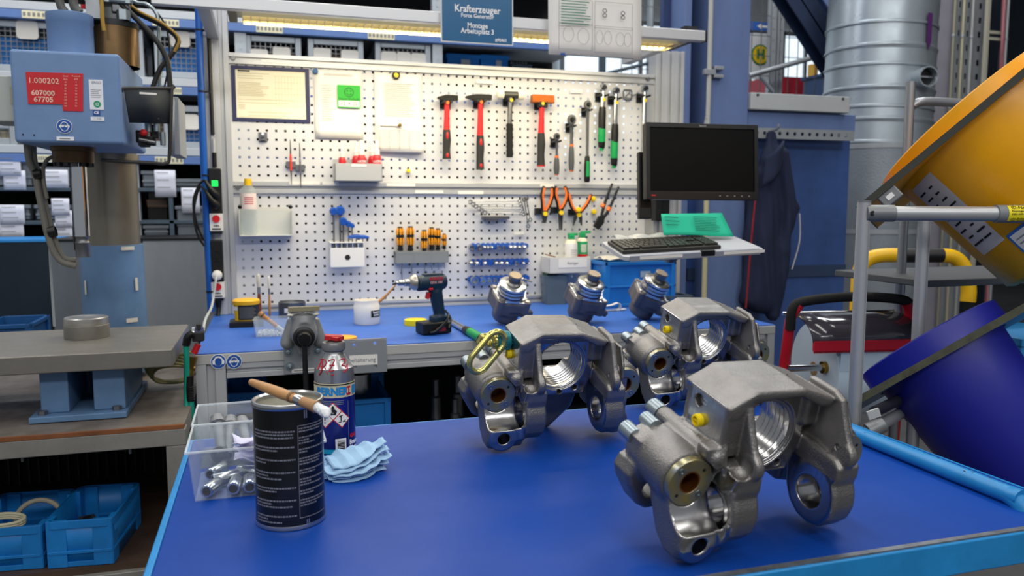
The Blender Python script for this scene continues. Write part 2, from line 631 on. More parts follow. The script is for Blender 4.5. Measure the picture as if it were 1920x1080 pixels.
# daylight windows high in the far wall
for i, (x0, x1) in enumerate(((0.6, 2.1), (2.6, 4.1), (4.8, 6.9), (7.6, 8.7), (9.0, 10.4))):
 wn = struct('window_%d' % (i + 1), G().bx((x0, 8.93, 2.0), (x1, 8.98, 4.4)), mat('daylight pane', '#dcebf6', 0.3, emit=1.25))
 g = G()
 for k in range(4):
  xx = x0 + (x1 - x0) * k / 3
  g.bx((xx - 0.03, 8.88, 1.95), (xx + 0.03, 8.95, 4.45))
 g.bx((x0, 8.88, 1.95), (x1, 8.95, 2.02)); g.bx((x0, 8.88, 4.38), (x1, 8.95, 4.45)); g.bx((x0, 8.88, 2.9), (x1, 8.95, 2.96))
 put('window_frame', g, galv, wn)
ceilm = mat('roof sheet', '#b9b8ac', 0.7)
struct('ceiling', G().bx((-6, -7, 6.4), (13.5, 9.5, 6.6)), ceilm)
# ------------------------------------------------------------------ storage rack behind the bench
rackblue = mat('rack beam blue', '#5f80bd', 0.45, var=0.08)
rackgrey = mat('rack galvanised', '#a8b0b8', 0.45, 0.5, var=0.1)
shelfwhite = mat('shelf edge', '#c3c9cf', 0.5, 0.2)
bingrey = mat('grey steel bin', '#757d86', 0.5, 0.35, var=0.15)
bindark = mat('dark slate steel', '#4a5a68', 0.5, 0.2, var=0.15)
YR = 2.0
rk = T('storage_rack', 'tall blue and grey storage rack full of bins behind the workbench', 'rack', (-0.6, YR, 0))
def rel(o, p):
 return Vector(p) - o.location
levels = [2.545, 2.125, 1.685]
XE = PY(1036, 115, YR + .78).x
def beam_part(z, x0=-3.2, x1=XE):
 put('beam', G().bx(rel(rk, (x0, YR - 0.03, z - 0.055)), rel(rk, (x1, YR + 0.02, z - 0.005))), rackblue, rk, bev=0.004)
 put('shelf_board', G().bx(rel(rk, (x0, YR - 0.02, z)), rel(rk, (x1, YR + 0.75, z + 0.05))), shelfwhite, rk, bev=0.004)
for z in levels:
 beam_part(z)
beam_part(3.05)
for x in (-3.15, -0.71, -0.03, 1.28):
 g = G().bx(rel(rk, (x - 0.035, YR, 0)), rel(rk, (x + 0.035, YR + 0.06, 3.3)))
 for k in range(60):
  g.box(rel(rk, (x, YR - 0.001, 0.5 + k * 0.045)), (0.012, 0.004, 0.02))
 put('post', g, rackgrey, rk)
labelm = mat('yellow white label strip', '#eee9c8', 0.6)
for px0, px1, yy, lv in ((40, 103, 22, 0), (285, 335, 35, 0), (480, 530, 48, 0), (690, 740, 60, 0), (315, 340, 165, 1), (66, 96, 291, 2), (290, 343, 293, 2)):
 a, b = PY(px0, yy, YR - 0.04), PY(px1, yy, YR - 0.04)
 z = levels[lv]
 g = G().bx(rel(rk, (a.x, YR - 0.034, z - 0.053)), rel(rk, (b.x, YR - 0.0305, z - 0.008)))
 lab = put('label_strip', g, labelm, rk)
 g = G()
 for k in range(7):
  xx = a.x + (b.x - a.x) * (k + 0.5) / 7
  g.box(rel(rk, (xx, YR - 0.0352, z - 0.03)), ((b.x - a.x) / 12, 0.0008, 0.022))
 put('print', g, ink, lab)
put('rear_shade_panel', G().bx(rel(rk, (-3.2, YR + 0.78, 0)), rel(rk, (XE, YR + 0.8, 3.3))), mat('rack shadow board', '#15171a', 0.9), rk)  # added near-black sheet: its colour paints the shade deep between the shelves
# lower tier: fine steel shelf edges and bins
for yy in (356, 416, 446):
 z = PY(350, yy, YR).z
 put('shelf_board', G().bx(rel(rk, (-3.2, YR - 0.02, z - 0.012)), rel(rk, (1.3, YR + 0.6, z + 0.012))), bindark, rk, bev=0.003)
put('middle_post', G().bx(rel(rk, (PY(318, 400, YR).x, YR - 0.02, 1.13)), rel(rk, (PY(326, 400, YR).x, YR + 0.02, 1.5))), bindark, rk)
tagm = mat('white bin tag', '#ece9e2', 0.7)
def tag_plate(par, c, w, h, o):
 put('bin_tag', G().prism(rrect(w, h, min(w, h) * 0.2), -0.003, 0), tagm, par, loc=o)
def wire_box(x0, x1, y0, y1, label, tags=(), fill=None, D=0.45, Y=YR, grp='wire mesh boxes on the rack'):
 a, b = PY(x0, y0, Y), PY(x1, y1, Y)
 w, h = b.x - a.x, a.z - b.z
 t = T('wire_box', label, 'box', (a.x + w / 2, Y + D / 2 + 0.03, b.z), group=grp)
 g = G(); r = 0.02
 for s in (-1, 1):
  for q in (-1, 1):
   g.box((s * (w / 2 - r), q * (D / 2 - r), h / 2), (2 * r, 2 * r, h))
  g.box((s * (w / 2 - r), 0, h - r), (2 * r, D - 4 * r, 2 * r)); g.box((s * (w / 2 - r), 0, r), (2 * r, D - 4 * r, 2 * r))
  g.box((0, s * (D / 2 - r), h - r), (w - 4 * r, 2 * r, 2 * r)); g.box((0, s * (D / 2 - r), r), (w - 4 * r, 2 * r, 2 * r))
 put('frame', g, rackgrey, t, bev=0.004)
 g = G()
 n = max(4, int(w / 0.03))
 for k in range(1, n):
  g.box((-w / 2 + w * k / n, -D / 2 + 0.02, h / 2), (0.004, 0.004, h - 0.02))
 m = max(3, int(h / 0.03))
 for k in range(1, m):
  g.box((0, -D / 2 + 0.024, h * k / m), (w - 0.02, 0.004, 0.004))
 put('wire_grid', g, steeld, t, kind='stuff')
 if fill:
  put('contents', G().box((0, 0.01, h * 0.36), (w - 0.06, D - 0.07, h * 0.66)), fill, t, bev=0.01)
 for (tx0, tx1, ty0, ty1) in tags:
  p, q = PY(tx0, ty0, Y), PY(tx1, ty1, Y)
  tag_plate(t, None, q.x - p.x, p.z - q.z, V((p.x + q.x) / 2 - t.location.x, -D / 2 - 0.006, (p.z + q.z) / 2 - t.location.z))
 return t
dimfill = mat('brown castings', '#6a5a50', 0.7, var=0.3, vs=12)
pinkfill = mat('pale pink parts', '#c9ac9c', 0.7, var=0.2, vs=20)
beigefill = mat('beige parts', '#cfc3a0', 0.7, var=0.2, vs=20)
B2 = levels[1] + 0.05
def yb(x, z, Y=YR):   # pixel row at which height z shows over column x on plane Y
 lo, hi = -400.0, 1400.0
 for _ in range(40):
  m = (lo + hi) / 2
  if PY(x, m, Y).z > z: lo = m
  else: hi = m
 return lo
wire_box(-40, 104, 32, yb(60, B2), 'wire box with a white tag and a blue crate inside, top left beside the press', [(27, 71, 36, 73)], cratebl)
wire_box(196, 270, 50, yb(230, B2), 'wire box of pale pink parts right behind the press oil cylinder', [], pinkfill)
wire_box(286, 388, 54, yb(330, B2), 'wire box with a cream tag and blue contents beside the blue air pipe', [(318, 356, 56, 88)], cratebl)
wire_box(458, 567, 63, yb(510, B2), 'wire box with two tags, one under a crumpled paper, above the framed sheet', [(469, 503, 90, 112), (511, 545, 86, 112)], dimfill)
wire_box(577, 684, 69, yb(630, B2), 'wire box with two separate white tags, middle of the three under the bench lamp', [(588, 621, 88, 112), (640, 673, 92, 116)], dimfill)
wire_box(704, 810, 75, yb(755, B2), 'wire box with three white tags side by side next to the blue sign', [(715, 745, 95, 122), (745, 772, 96, 122), (772, 800, 98, 124)], dimfill)
B3 = levels[2] + 0.05
wire_box(322, 392, 196, yb(350, B3), 'wire box with blue contents and white tag at mid height beside the air pipe', [(336, 373, 213, 243)], cratebl)
wire_box(-60, 30, 226, yb(0, B3), 'wire box of beige parts low at the far left of the rack', [], beigefill)
wire_box(232, 320, 186, yb(270, B3), 'wire box half hidden behind the dark press control screen', [], dimfill)
def bin_box(x0, x1, y0, y1, label, papers=(), m=None, Y=YR, D=0.4, grp='steel bins on the lower rack', ribs=True):
 a, b = PY(x0, y0, Y), PY(x1, y1, Y)
 w, h = b.x - a.x, a.z - b.z
 t = T('storage_bin', label, 'bin', (a.x + w / 2, Y + D / 2, b.z), group=grp)
 g = G(); th = 0.008
 g.box((0, 0, th / 2), (w, D, th))
 g.box((0, -D / 2 + th / 2, h / 2), (w, th, h)); g.box((0, D / 2 - th / 2, h / 2), (w, th, h))
 g.box((-w / 2 + th / 2, 0, h / 2), (th, D, h)); g.box((w / 2 - th / 2, 0, h / 2), (th, D, h))
 put('tray', g, m or bingrey, t, bev=0.002)
 if ribs:
  g = G()
  g.box((0, -D / 2 - 0.006, h - 0.012), (w + 0.012, 0.014, 0.022))
  g.box((0, -D / 2 - 0.003, h * 0.35), (w, 0.008, 0.015))
  put('rim', g, m or bingrey, t, bev=0.003)
 for i, (p0, p1, q0, q1) in enumerate(papers):
  p, q = PY(p0, q0, Y), PY(p1, q1, Y)
  W_, H_ = q.x - p.x, p.z - q.z
  rnd = random.Random(i + int(x0))
  k = max(1, int(H_ / 0.07))
  for j in range(k):
   pp = G()
   zt = H_ / 2 - H_ * j / k
   dx = rnd.uniform(-0.02, 0.02)
   pp.sheet(lambda u, v: V(-W_ / 2 + W_ * u + dx, -0.004 - 0.004 * (k - j) - 0.002 * math.sin(u * 5 + j) * v, zt - (H_ / k * 1.4) * v), 6, 3)
   po = put('paper_slip', pp, mat('bluish paper', '#dfe2f0', 0.85), t, loc=V((p.x + q.x) / 2 - t.location.x, -D / 2 - 0.016, (p.z + q.z) / 2 - t.location.z), solid=0.0008)
   lg = G()
   lines(lg, -W_ * 0.4 + dx, W_ * 0.35 + dx, zt - 0.015, zt - H_ / k * 0.9, 3, 0.004, -0.008 - 0.004 * (k - j), j)
   put('print', lg, ink, po)
 return t
zA = PY(350, 355, YR).z + 0.013; zB = PY(350, 415, YR).z + 0.013; zC = PY(350, 445, YR).z + 0.013
bin_box(-25, 62, 300, yb(20, zA), 'grey bin with a thick wad of slips, far left below the blue beam', [(0, 45, 293, 346)])
bin_box(66, 140, 312, yb(100, zA), 'grey bin with a wide white slip behind the press hoses', [(84, 136, 318, 343)])
bin_box(266, 322, 320, yb(300, zA), 'grey bin with one white slip beside the press column', [(284, 325, 319, 355)])
bin_box(326, 392, 335, yb(350, zA), 'grey bin under the open shelf next to the air pipe', [(345, 380, 352, 386)])
bin_box(-30, 58, 384, yb(20, zB), 'grey bin with a stack of slips, second row at the far left', [(0, 50, 384, 436)])
bin_box(66, 146, 384, yb(100, zB), 'grey bin with a tall column of slips behind the press ram', [(104, 141, 372, 440)])
bin_box(330, 396, 386, yb(350, zC), 'slatted grey bin at the foot of the rack next to the air pipe', [])
bin_box(270, 316, 422, yb(290, zC), 'low grey bin at the foot of the rack beside the press column', [])
t = T('cardboard_box', 'open brown and black box in the rack beside the press column', 'box', PY(296, 414, YR + 0.12))
g = G()
w, h = 0.12, 0.17
g.bx((-w / 2, 0, 0), (w / 2, 0.2, 0.09))
put('carton', g, mat('black carton', '#1c1a1a', 0.7), t, bev=0.004)
put('flap', G().box((0, 0.0, 0.115), (w, 0.01, 0.05), (0.5, 0, 0)), mat('brown carton', '#8b7363', 0.8), t)
put('lining', G().box((0.0, 0.1, 0.14), (w * 0.9, 0.15, 0.1)), mat('grey wrapped part', '#8d8680', 0.7), t, bev=0.01)
for i, (x0, x1, y0, y1, lb) in enumerate(((838, 899, 100, 132, 'bright blue crate with a grey label above the pegboard rail, nearer the hammer side'), (901, 953, 102, 132, 'bright blue crate with a white patch directly under the blue sign'))):
 Y = 2.35
 a, b = PY(x0, y0, Y), PY(x1, y1, Y)
 t = T('plastic_crate', lb, 'crate', ((a.x + b.x) / 2, Y + 0.15, b.z), group='crates above the pegboard')
 w, h = b.x - a.x, a.z - b.z
 g = G().bx((-w / 2, -0.15, 0), (w / 2, 0.15, h))
 put('crate_body', g, mat('bright blue crate', '#2287dd', 0.4), t, bev=0.008)
 g = G().bx((-w / 2 - 0.008, -0.16, h - 0.03), (w / 2 + 0.008, 0.16, h)); g.bx((-w / 2, -0.158, h * 0.4), (w / 2, -0.15, h * 0.47))
 put('rim', g, mat('bright blue crate', '#2287dd', 0.4), t, bev=0.004)
 put('crate_label', G().bx((-0.02 + 0.03 * i, -0.163, 0.02), (0.05, -0.161, h - 0.04)), mat('grey label', '#b9c2c8', 0.7), t)
a, b = PY(955, 103, 2.3), PY(1003, 134, 2.3)
t = T('parts_tray', 'dark grey parts tray on the rack at the right of the blue crates', 'tray', ((a.x + b.x) / 2, 2.4, b.z))
g = G().bx((-0.08, -0.1, 0), (0.08, 0.1, 0.05)); put('tray', g, bindark, t, bev=0.004)
g = G()
for k in range(6): g.cyl((-0.06 + k * 0.024, 0, 0.05), (-0.06 + k * 0.024, 0, 0.085), 0.009, n=10)
put('pins', g, steeld, t)
# the rack of the next aisle, seen under the hanging sheet
rk2 = T('grey_upright_frame', 'perforated dark upright frame in front of the bright wall under the hanging drawing', 'rack', (0, 0, 0))
Y = 4.2
a, b = PY(1131, 130, Y), PY(1200, 130, Y)
put('post', G().bx((a.x - 0.03, Y, 0), (a.x + 0.03, Y + 0.06, 4)), bindark, rk2)
put('post', G().bx((a.x + 0.52, Y, 0), (a.x + 0.57, Y + 0.06, 4)), rackgrey, rk2)
p, q = PY(1140, 137, Y), PY(1170, 120, Y)
put('brace', G().cyl((p.x, Y + 0.03, p.z), (a.x + 0.54, Y + 0.03, q.z + 0.03), 0.018, n=8), bindark, rk2)
# steel cabinets standing behind the press
Yc = 1.25
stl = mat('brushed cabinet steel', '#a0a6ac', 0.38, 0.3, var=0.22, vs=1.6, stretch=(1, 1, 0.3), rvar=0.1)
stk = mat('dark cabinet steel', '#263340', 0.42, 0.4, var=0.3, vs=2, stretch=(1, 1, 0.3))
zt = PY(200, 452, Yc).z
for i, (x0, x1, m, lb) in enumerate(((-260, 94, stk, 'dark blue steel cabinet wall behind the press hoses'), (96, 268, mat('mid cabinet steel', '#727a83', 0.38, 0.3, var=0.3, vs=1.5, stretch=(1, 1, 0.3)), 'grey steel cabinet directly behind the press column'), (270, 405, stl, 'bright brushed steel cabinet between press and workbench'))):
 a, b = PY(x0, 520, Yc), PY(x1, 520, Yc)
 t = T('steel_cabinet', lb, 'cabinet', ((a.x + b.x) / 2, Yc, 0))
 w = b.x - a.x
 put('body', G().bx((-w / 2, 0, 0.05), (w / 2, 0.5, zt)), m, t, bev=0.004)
 put('edge_strip', G().bx((-w / 2, -0.006, zt), (w / 2, 0.5, zt + 0.012)), black if i else mat('blue edge trim', '#2c8ad6', 0.5), t)
 put('plinth', G().bx((-w / 2 + 0.02, 0.02, 0), (w / 2 - 0.02, 0.48, 0.05)), blackr, t)
# ------------------------------------------------------------------ blue steel column and beam
Yk = 0.4
st = T('steel_column', 'big blue painted steel column of the hall behind the monitor', 'column', (2.5, Yk, 0))
def r_(p): return Vector(p) - st.location
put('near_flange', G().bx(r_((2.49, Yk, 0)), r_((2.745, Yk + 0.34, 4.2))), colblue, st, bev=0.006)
put('web', G().bx(r_((2.31, Yk + 0.22, 0)), r_((2.49, Yk + 0.26, 4.2))), mat('shaded stained column blue', '#33446e', 0.55, var=0.35, vs=1.8, stretch=(1, 1, 0.4)), st)  # darker blue paints in the shade of the web's recess
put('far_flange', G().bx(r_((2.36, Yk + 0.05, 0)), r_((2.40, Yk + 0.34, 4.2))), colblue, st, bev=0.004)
put('conduit', G().tube([r_((2.475, Yk - 0.02, 4.2)), r_((2.475, Yk - 0.02, 1.95)), r_((2.465, Yk - 0.02, 1.85)), r_((2.49, Yk - 0.03, 1.76)), r_((2.52, Yk - 0.03, 1.7))], 0.013, 8), mat('grey conduit', '#b5b6b2', 0.5), st)
zz = PY(1335, 137, Yk).z
g = G().box(r_((2.475, Yk - 0.02, zz)), (0.07, 0.03, 0.03)); g.box(r_((2.53, Yk - 0.02, zz + 0.025)), (0.06, 0.03, 0.02)); g.box(r_((2.53, Yk - 0.02, zz - 0.02)), (0.06, 0.03, 0.02))
put('clamp', g, galv, st, bev=0.003)
bm = T('cross_beam', 'blue horizontal steel beam with a pale cable duct running from column to air duct', 'beam', (3.1, Yk + 0.05, 1.9))
def rb_(p): return Vector(p) - bm.location
put('beam', G().bx(rb_((2.745, Yk + 0.02, 1.80)), rb_((3.50, Yk + 0.25, 1.905))), colblue, bm, bev=0.004)
z1 = PY(1490, 178, Yk).z
g = G().bx(rb_((2.747, Yk - 0.02, 1.91)), rb_((3.42, Yk + 0.1, z1)))
o = put('cable_duct', g, mat('pale duct cover', '#b4b8ba', 0.45, 0.1, var=0.08, vs=2), bm, bev=0.004)
g = G()
for x in (2.79, 3.37): g.cyl(rb_((x, Yk - 0.024, 1.99)), rb_((x, Yk - 0.02, 1.99)), 0.008, n=10)
put('screw', g, steelk, o)
a = PY(1440, 250, Yk)
g = G().prism([(2.745 - 3.1, a.z - 0.03 - 1.9), (3.47 - 3.1, a.z - 0.03 - 1.9), (3.47 - 3.1, a.z + 0.03 - 1.9), (2.745 - 3.1, a.z + 0.03 - 1.9)], -0.06, -0.055, 'y', [circ((2.80 + 0.051 * k - 3.1, a.z - 1.9), 0.011, 12) for k in range(13)])
put('perforated_rail', g, galv, bm)
pn = T('blue_wall_panel', 'blue sheet metal panel below the cross beam with the jacket in front', 'panel', (3.1, Yk + 0.12, 0))
put('sheet', G().bx((-0.66, 0.0, 0.02), (0.45, 0.02, 1.79)), mat('panel blue', '#36528c', 0.42, var=0.3, vs=2.2, rvar=0.15), pn)
put('strip', G().bx((-0.66, -0.012, 0.93), (0.45, 0, 1.0)), mat('panel band', '#2b3d5c', 0.5), pn)
pn2 = T('blue_back_panel', 'blue sheet metal panel behind the keyboard tray with a cream pole', 'panel', (2.2, 0.75, 0))
put('sheet', G().bx((-0.35, 0, 0.02), (0.5, 0.03, 1.79)), mat('panel blue2', '#3c5288', 0.5, var=0.2, vs=2), pn2)
c = PY(1321, 520, 0.35)
put('pole', G().cyl((c.x - 2.2, -0.4, 0), (c.x - 2.2, -0.4, 1.45), 0.014, n=12), mat('cream pole', '#c9c29a', 0.5), pn2)
def strut(name, label, a, b, w, d, m, Y0):
 a, b = Vector(a), Vector(b)
 t = T(name, label, 'strut', (a + b) / 2)
 L = (b - a).length
 an = math.atan2((b - a).x, (b - a).z)
 g = G()
 g.box((0, -d / 2 + 0.006, 0), (w, 0.012, L)); g.box((0, d / 2 - 0.006, 0), (w, 0.012, L)); g.box((0, 0, 0), (0.012, d, L))
 put('beam', g, m, t, rot=(0, an, 0))
 g = G(); g.box((0, -d / 2 - 0.004, -L / 2 + 0.06), (w + 0.05, 0.012, 0.14))
 put('end_plate', g, m, t, rot=(0, an, 0))
a, b = PY(1450, -60, 1.5), PY(1606, 180, 1.5)
strut('diagonal_strut', 'dark blue diagonal steel strut sloping down to the air duct', a + (a - b) * 0.3, b + (b - a) * 0.25, 0.2, 0.14, mat('strut dark blue', '#22304e', 0.5, var=0.4, vs=2), 1.5)
a, b = PY(1540, -20, 1.75), PY(1622, 110, 1.75)
strut('diagonal_strut', 'lighter blue steel strut at the top edge beside the air duct', a + (a - b) * 0.5, b + (b - a) * 0.3, 0.16, 0.12, colblue, 1.75)
# ------------------------------------------------------------------ air duct
Yd = 0.95
c0 = PY(1668, 120, Yd)
dt = T('air_duct', 'large galvanised spiral air duct rising beside the blue column', 'duct', (c0.x, Yd + 0.1, 0))
R0 = (PY(1752, 120, Yd).x - PY(1588, 120, Yd).x) / 2 * 0.97
zs = [PY(1660, y, Yd - 0.2).z for y in (-60, 40, 85, 120, 165, 200, 225, 268)]
for i, (za, zb_) in enumerate(zip(zs, zs[1:])):
 g = G().lathe([(R0 + 0.008, 0.0), (R0 + 0.008, 0.012), (R0, 0.02), (R0, za - zb_ - 0.012), (R0 + 0.006, za - zb_ + .01)], 48)
 put('duct_section', g, mat('duct zinc', '#a9b3bb', 0.36, 0.55, var=0.16, vs=2.2, rvar=0.12), dt, loc=(0, 0, zb_), rot=(RAD(.8 * (-1) ** i), RAD(2.2), 0), ang=15)
# perforated lower drum: real dimples would be too fine, so a bump does them
perf = mat('perforated duct sheet', '#8a929a', 0.45, 0.55, var=0.12, vs=3, bump=0.8, bs=120)
zl = PY(1650, 268, Yd - 0.2).z
g = G().lathe([(R0 * 1.03, 0.0), (R0 * 1.03, zl), (0, zl)], 48)
put('perforated_drum', g, perf, dt, ang=60)
for z in (zl - 0.03, zl - 0.6): put('band', G().lathe([(R0 * 1.045, z), (R0 * 1.045, z + 0.032)], 48), galv, dt)
p = PY(1742, 143, Yd - 0.35)
q = V(p.x - c0.x, p.y - Yd - 0.1, p.z)
dr = V(-0.2, -0.97, -0.02).normalized()
g = G().ring(q - dr * 0.22, q, 0.065, 0.058, 24)
o = put('branch_pipe', g, mat('duct zinc', '#a9b3bb'), dt)
put('damper', G().box(q - dr * 0.03, (0.1, 0.006, 0.012)), steel, o)
put('damper_disc', G().cyl(q - dr * 0.06, q - dr * 0.055, 0.056, n=20), black, o)
arm = mat('purple arrow', '#5b2a6d', 0.5)
for (y0, y1, tip) in ((24, 95, True),):
 zt_, zb_ = PY(1733, 24, Yd - 0.25).z, PY(1733, 95, Yd - 0.25).z
 a0 = RAD(-79)
 g = G()
 w = 0.022 / R0
 zmid = zb_ + 0.06
 g.sheet(lambda u, v: V((R0 + 0.016) * math.cos(a0 + w * (2 * u - 1)), (R0 + 0.016) * math.sin(a0 + w * (2 * u - 1)), zmid + (zt_ - zmid) * v), 4, 6)
 g.sheet(lambda u, v: V((R0 + 0.016) * math.cos(a0 + w * (2 * u - 1) * v), (R0 + 0.016) * math.sin(a0 + w * (2 * u - 1) * v), zb_ + (zmid - zb_) * v), 4, 6)
 put('arrow_sticker', g, arm, dt)
# ------------------------------------------------------------------ right-hand background
Yw = 2.0
a, b = PY(1750, 60, Yw), PY(1786, 60, Yw)
t = T('concrete_pier', 'pale grey concrete pier right behind the air duct', 'pillar', ((a.x + b.x) / 2, Yw + 0.2, 0))
put('pier', G().bx((-(b.x - a.x) / 2 - 0.05, -0.2, 0), ((b.x - a.x) / 2, 0.2, 5)), mat('pier paint', '#8a8792', 0.6, var=0.1), t, bev=0.01)
put('chamfer_strip', G().bx((-(b.x - a.x) / 2 - 0.06, -0.21, 0), (-(b.x - a.x) / 2 - 0.03, -0.19, 5)), galv, t)
for i, (x0, x1, lb) in enumerate(((1790, 1803, 'narrow perforated cable channel next to the concrete pier'), (1806, 1820, 'second perforated cable channel, between the two thin pipes'), (1824, 1846, 'wide perforated cable channel left of the cream ladder frame'))):
 a, b = PY(x0, 80, Yw), PY(x1, 80, Yw)
 w = b.x - a.x
 t = T('cable_channel', lb, 'cable tray', (a.x, Yw, 0))
 hol = [[(w * 0.38, z), (w * 0.62, z), (w * 0.62, z + 0.05), (w * 0.38, z + 0.05)] for z in [1.5 + 0.12 * k for k in range(14)]]
 put('channel', G().prism([(0, 0.2), (w, 0.2), (w, 3.4), (0, 3.4)], 0, 0.004, 'y', hol), galv, t)
 g = G().bx((-0.004, 0, 0.2), (0, 0.05, 3.4)); g.bx((w, 0, 0.2), (w + 0.004, 0.05, 3.4)); put('side_flange', g, galv, t)
for i, (x, m, lb) in enumerate(((1787, '#8c8878', 'thin yellowish pipe against the concrete pier'), (1804, '#a8a28a', 'thin cream pipe between the cable channels'), (1821, '#9a9c9c', 'thin grey pipe left of the wide cable channel'), (1886, '#b7bcc0', 'thin pale pipe at the right of the reddish cables'))):
 a = PY(x, 80, Yw - 0.05)
 t = T('thin_pipe', lb, 'pipe', (a.x, Yw - 0.05, 0))
 put('pipe', G().cyl((0, 0, 0.1), (0, 0, 3.5), 0.013, n=12), mat('pipe' + m, m, 0.4, 0.3), t)
 g = G()
 for z in (1.6, 2.2, 2.8): g.ring((0, 0, z), (0, 0, z + 0.02), 0.018, 0.013, 12)
 put('clip', g, galv, t)
a, b = PY(1849, 80, Yw - 0.1), PY(1879, 80, Yw - 0.1)
t = T('ladder_frame', 'cream ladder frame with two rungs in front of dark panels', 'frame', (a.x, Yw - 0.1, 0))
cream = mat('cream paint', '#a9a596', 0.5)
put('rail', G().bx((0, 0, 0.2), (0.03, 0.03, 3.4)), cream, t)
put('rail', G().bx((b.x - a.x, 0, 0.2), (b.x - a.x + 0.02, 0.03, 3.4)), mat('dark rail', '#3a3a42', 0.5), t)
for y in (60, 72, 168):
 z = PY(1860, y, Yw - 0.1).z
 put('rung', G().bx((0.02, 0.002, z - 0.012), (b.x - a.x, 0.02, z + 0.012)), cream, t)
a = PY(1876, 100, Yw - 0.15)
t = T('cable_bundle', 'bundle of reddish cables hanging beside the ladder frame', 'cables', (a.x, Yw - 0.15, 0))
for k in range(4):
 put('cable', G().tube([(k * 0.012 + 0.01 * math.sin(z * 3 + k), 0.01 * math.cos(z * 2 + k * 2), z) for z in np.linspace(0.3, 3.5, 9)], 0.006, 6), mat('cable%d' % (k % 2), ('#8a4a50', '#b07a80')[k % 2], 0.6), t)
t = T('dark_service_panel', 'dark blue service panels at the right edge behind the yellow bin', 'panel', (6.0, 2.15, 0))
put('panel', G().bx((-0.95, 0, 0.1), (0.5, 0.03, 4)), mat('service panel', '#151e2b', 0.5, var=0.2), t)
put('seam', G().bx((-0.4, -0.006, 0.1), (-0.385, 0, 4)), galv, t)
# what shows through between column and duct
Yb = 3.2
a, b = PY(1404, 62, Yb), PY(1446, 150, Yb)
t = T('bus_stop_sign', 'white bus stop sign with a green ringed yellow disc and letter H', 'sign', ((a.x + b.x) / 2, Yb, (a.z + b.z) / 2))
w, h = b.x - a.x + 0.16, a.z - b.z
put('board', G().prism([(-w / 2, -h / 2), (w / 2, -h / 2), (w / 2, h / 2), (-w / 2, h / 2)], 0, 0.02), mat('sign white', '#cfd0d2', 0.4), t, loc=(-0.08, 0, 0))
cx = PY(1425, 103, Yb).x - t.location.x; cz = PY(1425, 103, Yb).z - t.location.z
d1 = put('green_ring', G().cyl((cx, -0.006, cz), (cx, -0.001, cz), 0.098, n=36), mat('sign green', '#1d6a3a', 0.4), t)
d2 = put('yellow_disc', G().cyl((cx, -0.010, cz), (cx, -0.006, cz), 0.084, n=36), mat('sign yellow', '#d9b61c', 0.4), t)
txt('H', 0.125, (cx, -0.013, cz), mat('sign green', '#1d6a3a'), t, bold=0.006)
put('frame_edge', G().bx((w / 2 - 0.08, -0.01, -h / 2), (w / 2 - 0.04, 0.03, h / 2)), white, t)
put('blue_header', G().bx((-w / 2 - 0.1, -0.005, h / 2 + 0.03), (w / 2 - 0.1, 0.01, h / 2 + 0.11)), mat('header blue', '#2f5fb0', 0.5), t)
put('header_arrow', G().prism([(-0.05, h / 2 + 0.07), (0.0, h / 2 + 0.095), (0, h / 2 + 0.08), (0.12, h / 2 + 0.08), (0.12, h / 2 + 0.06), (0, h / 2 + 0.06), (0, h / 2 + 0.045)], -0.007, -0.0055), paper, t)
put('pole', G().bx((w / 2 - 0.03, 0.02, -1.9), (w / 2 + 0.03, 0.06, 1.2)), steelk, t)
t = T('mesh_fence', 'galvanised mesh partition of thin wires beyond the blue beam', 'fence', (4.0, 2.9, 0))
g = G()
for k in range(26): g.box((-0.9 + k * 0.1, 0, 2.2), (0.006, 0.006, 2.2))
for k in range(12): g.box((0.35, 0.006, 1.3 + k * 0.18), (2.5, 0.006, 0.006))
put('wire_grid', g, steeld, t, kind='stuff')
for x in (PY(1450, 80, 2.9).x, PY(1464, 80, 2.9).x):
 g = G().bx((x - 4.0 - 0.035, 0.0, 0), (x - 4.0 + 0.03, 0.05, 4.2))
 for k in range(30): g.box((x - 4.0, -0.002, 1.2 + k * 0.1), (0.015, 0.006, 0.03))
 put('post', g, galv, t)
p, q = PY(1404, 142, 2.8), PY(1525, 108, 2.8)
put('handrail', G().cyl(p - t.location, q - t.location, 0.025, n=10), galv, t)
p, q = PY(1425, 143, 2.8), PY(1450, 173, 2.8)
put('brace', G().cyl(p - t.location, q - t.location, 0.018, n=8), rackgrey, t)
a, b = PY(1468, 150, 6.0), PY(1535, 182, 6.0)
t = T('red_container', 'red painted container in the distance beyond the mesh', 'container', ((a.x + b.x) / 2, 6.4, 0))
put('body', G().bx((-0.5, -0.4, 0), (0.9, 0.4, a.z + 0.05)), mat('container red', '#b02a3c', 0.5, var=0.1), t, bev=0.01)
g = G()
for k in range(8): g.bx((-0.45 + k * 0.17, -0.42, 0.1), (-0.38 + k * 0.17, -0.4, a.z - 0.02))
put('rib', g, mat('container red', '#b02a3c'), t)
p = PY(1523, 160, 5.0)
t = T('yellow_guard_post', 'yellow guard post standing in front of the red container', 'post', (p.x, 5.0, 0))
put('post', G().cyl((0, 0, 0), (0, 0, p.z + 0.25), 0.06, n=16), mat('guard yellow', '#d9a83a', 0.5), t)
put('base', G().cyl((0, 0, 0), (0, 0, 0.02), 0.12, n=16), steelk, t)
p = PY(1556, 160, 4.2)
t = T('blue_container_stack', 'dark blue bin far behind the diagonal strut', 'bin', (p.x, 4.3, 0))
put('body', G().bx((-0.14, -0.2, 0), (0.3, 0.2, p.z + 0.12)), mat('far bin blue', '#1c3a66', 0.5), t, bev=0.02)
put('rim', G().bx((-0.16, -0.22, p.z + 0.08), (0.32, 0.22, p.z + 0.12)), mat('far bin blue', '#1c3a66'), t, bev=0.01)
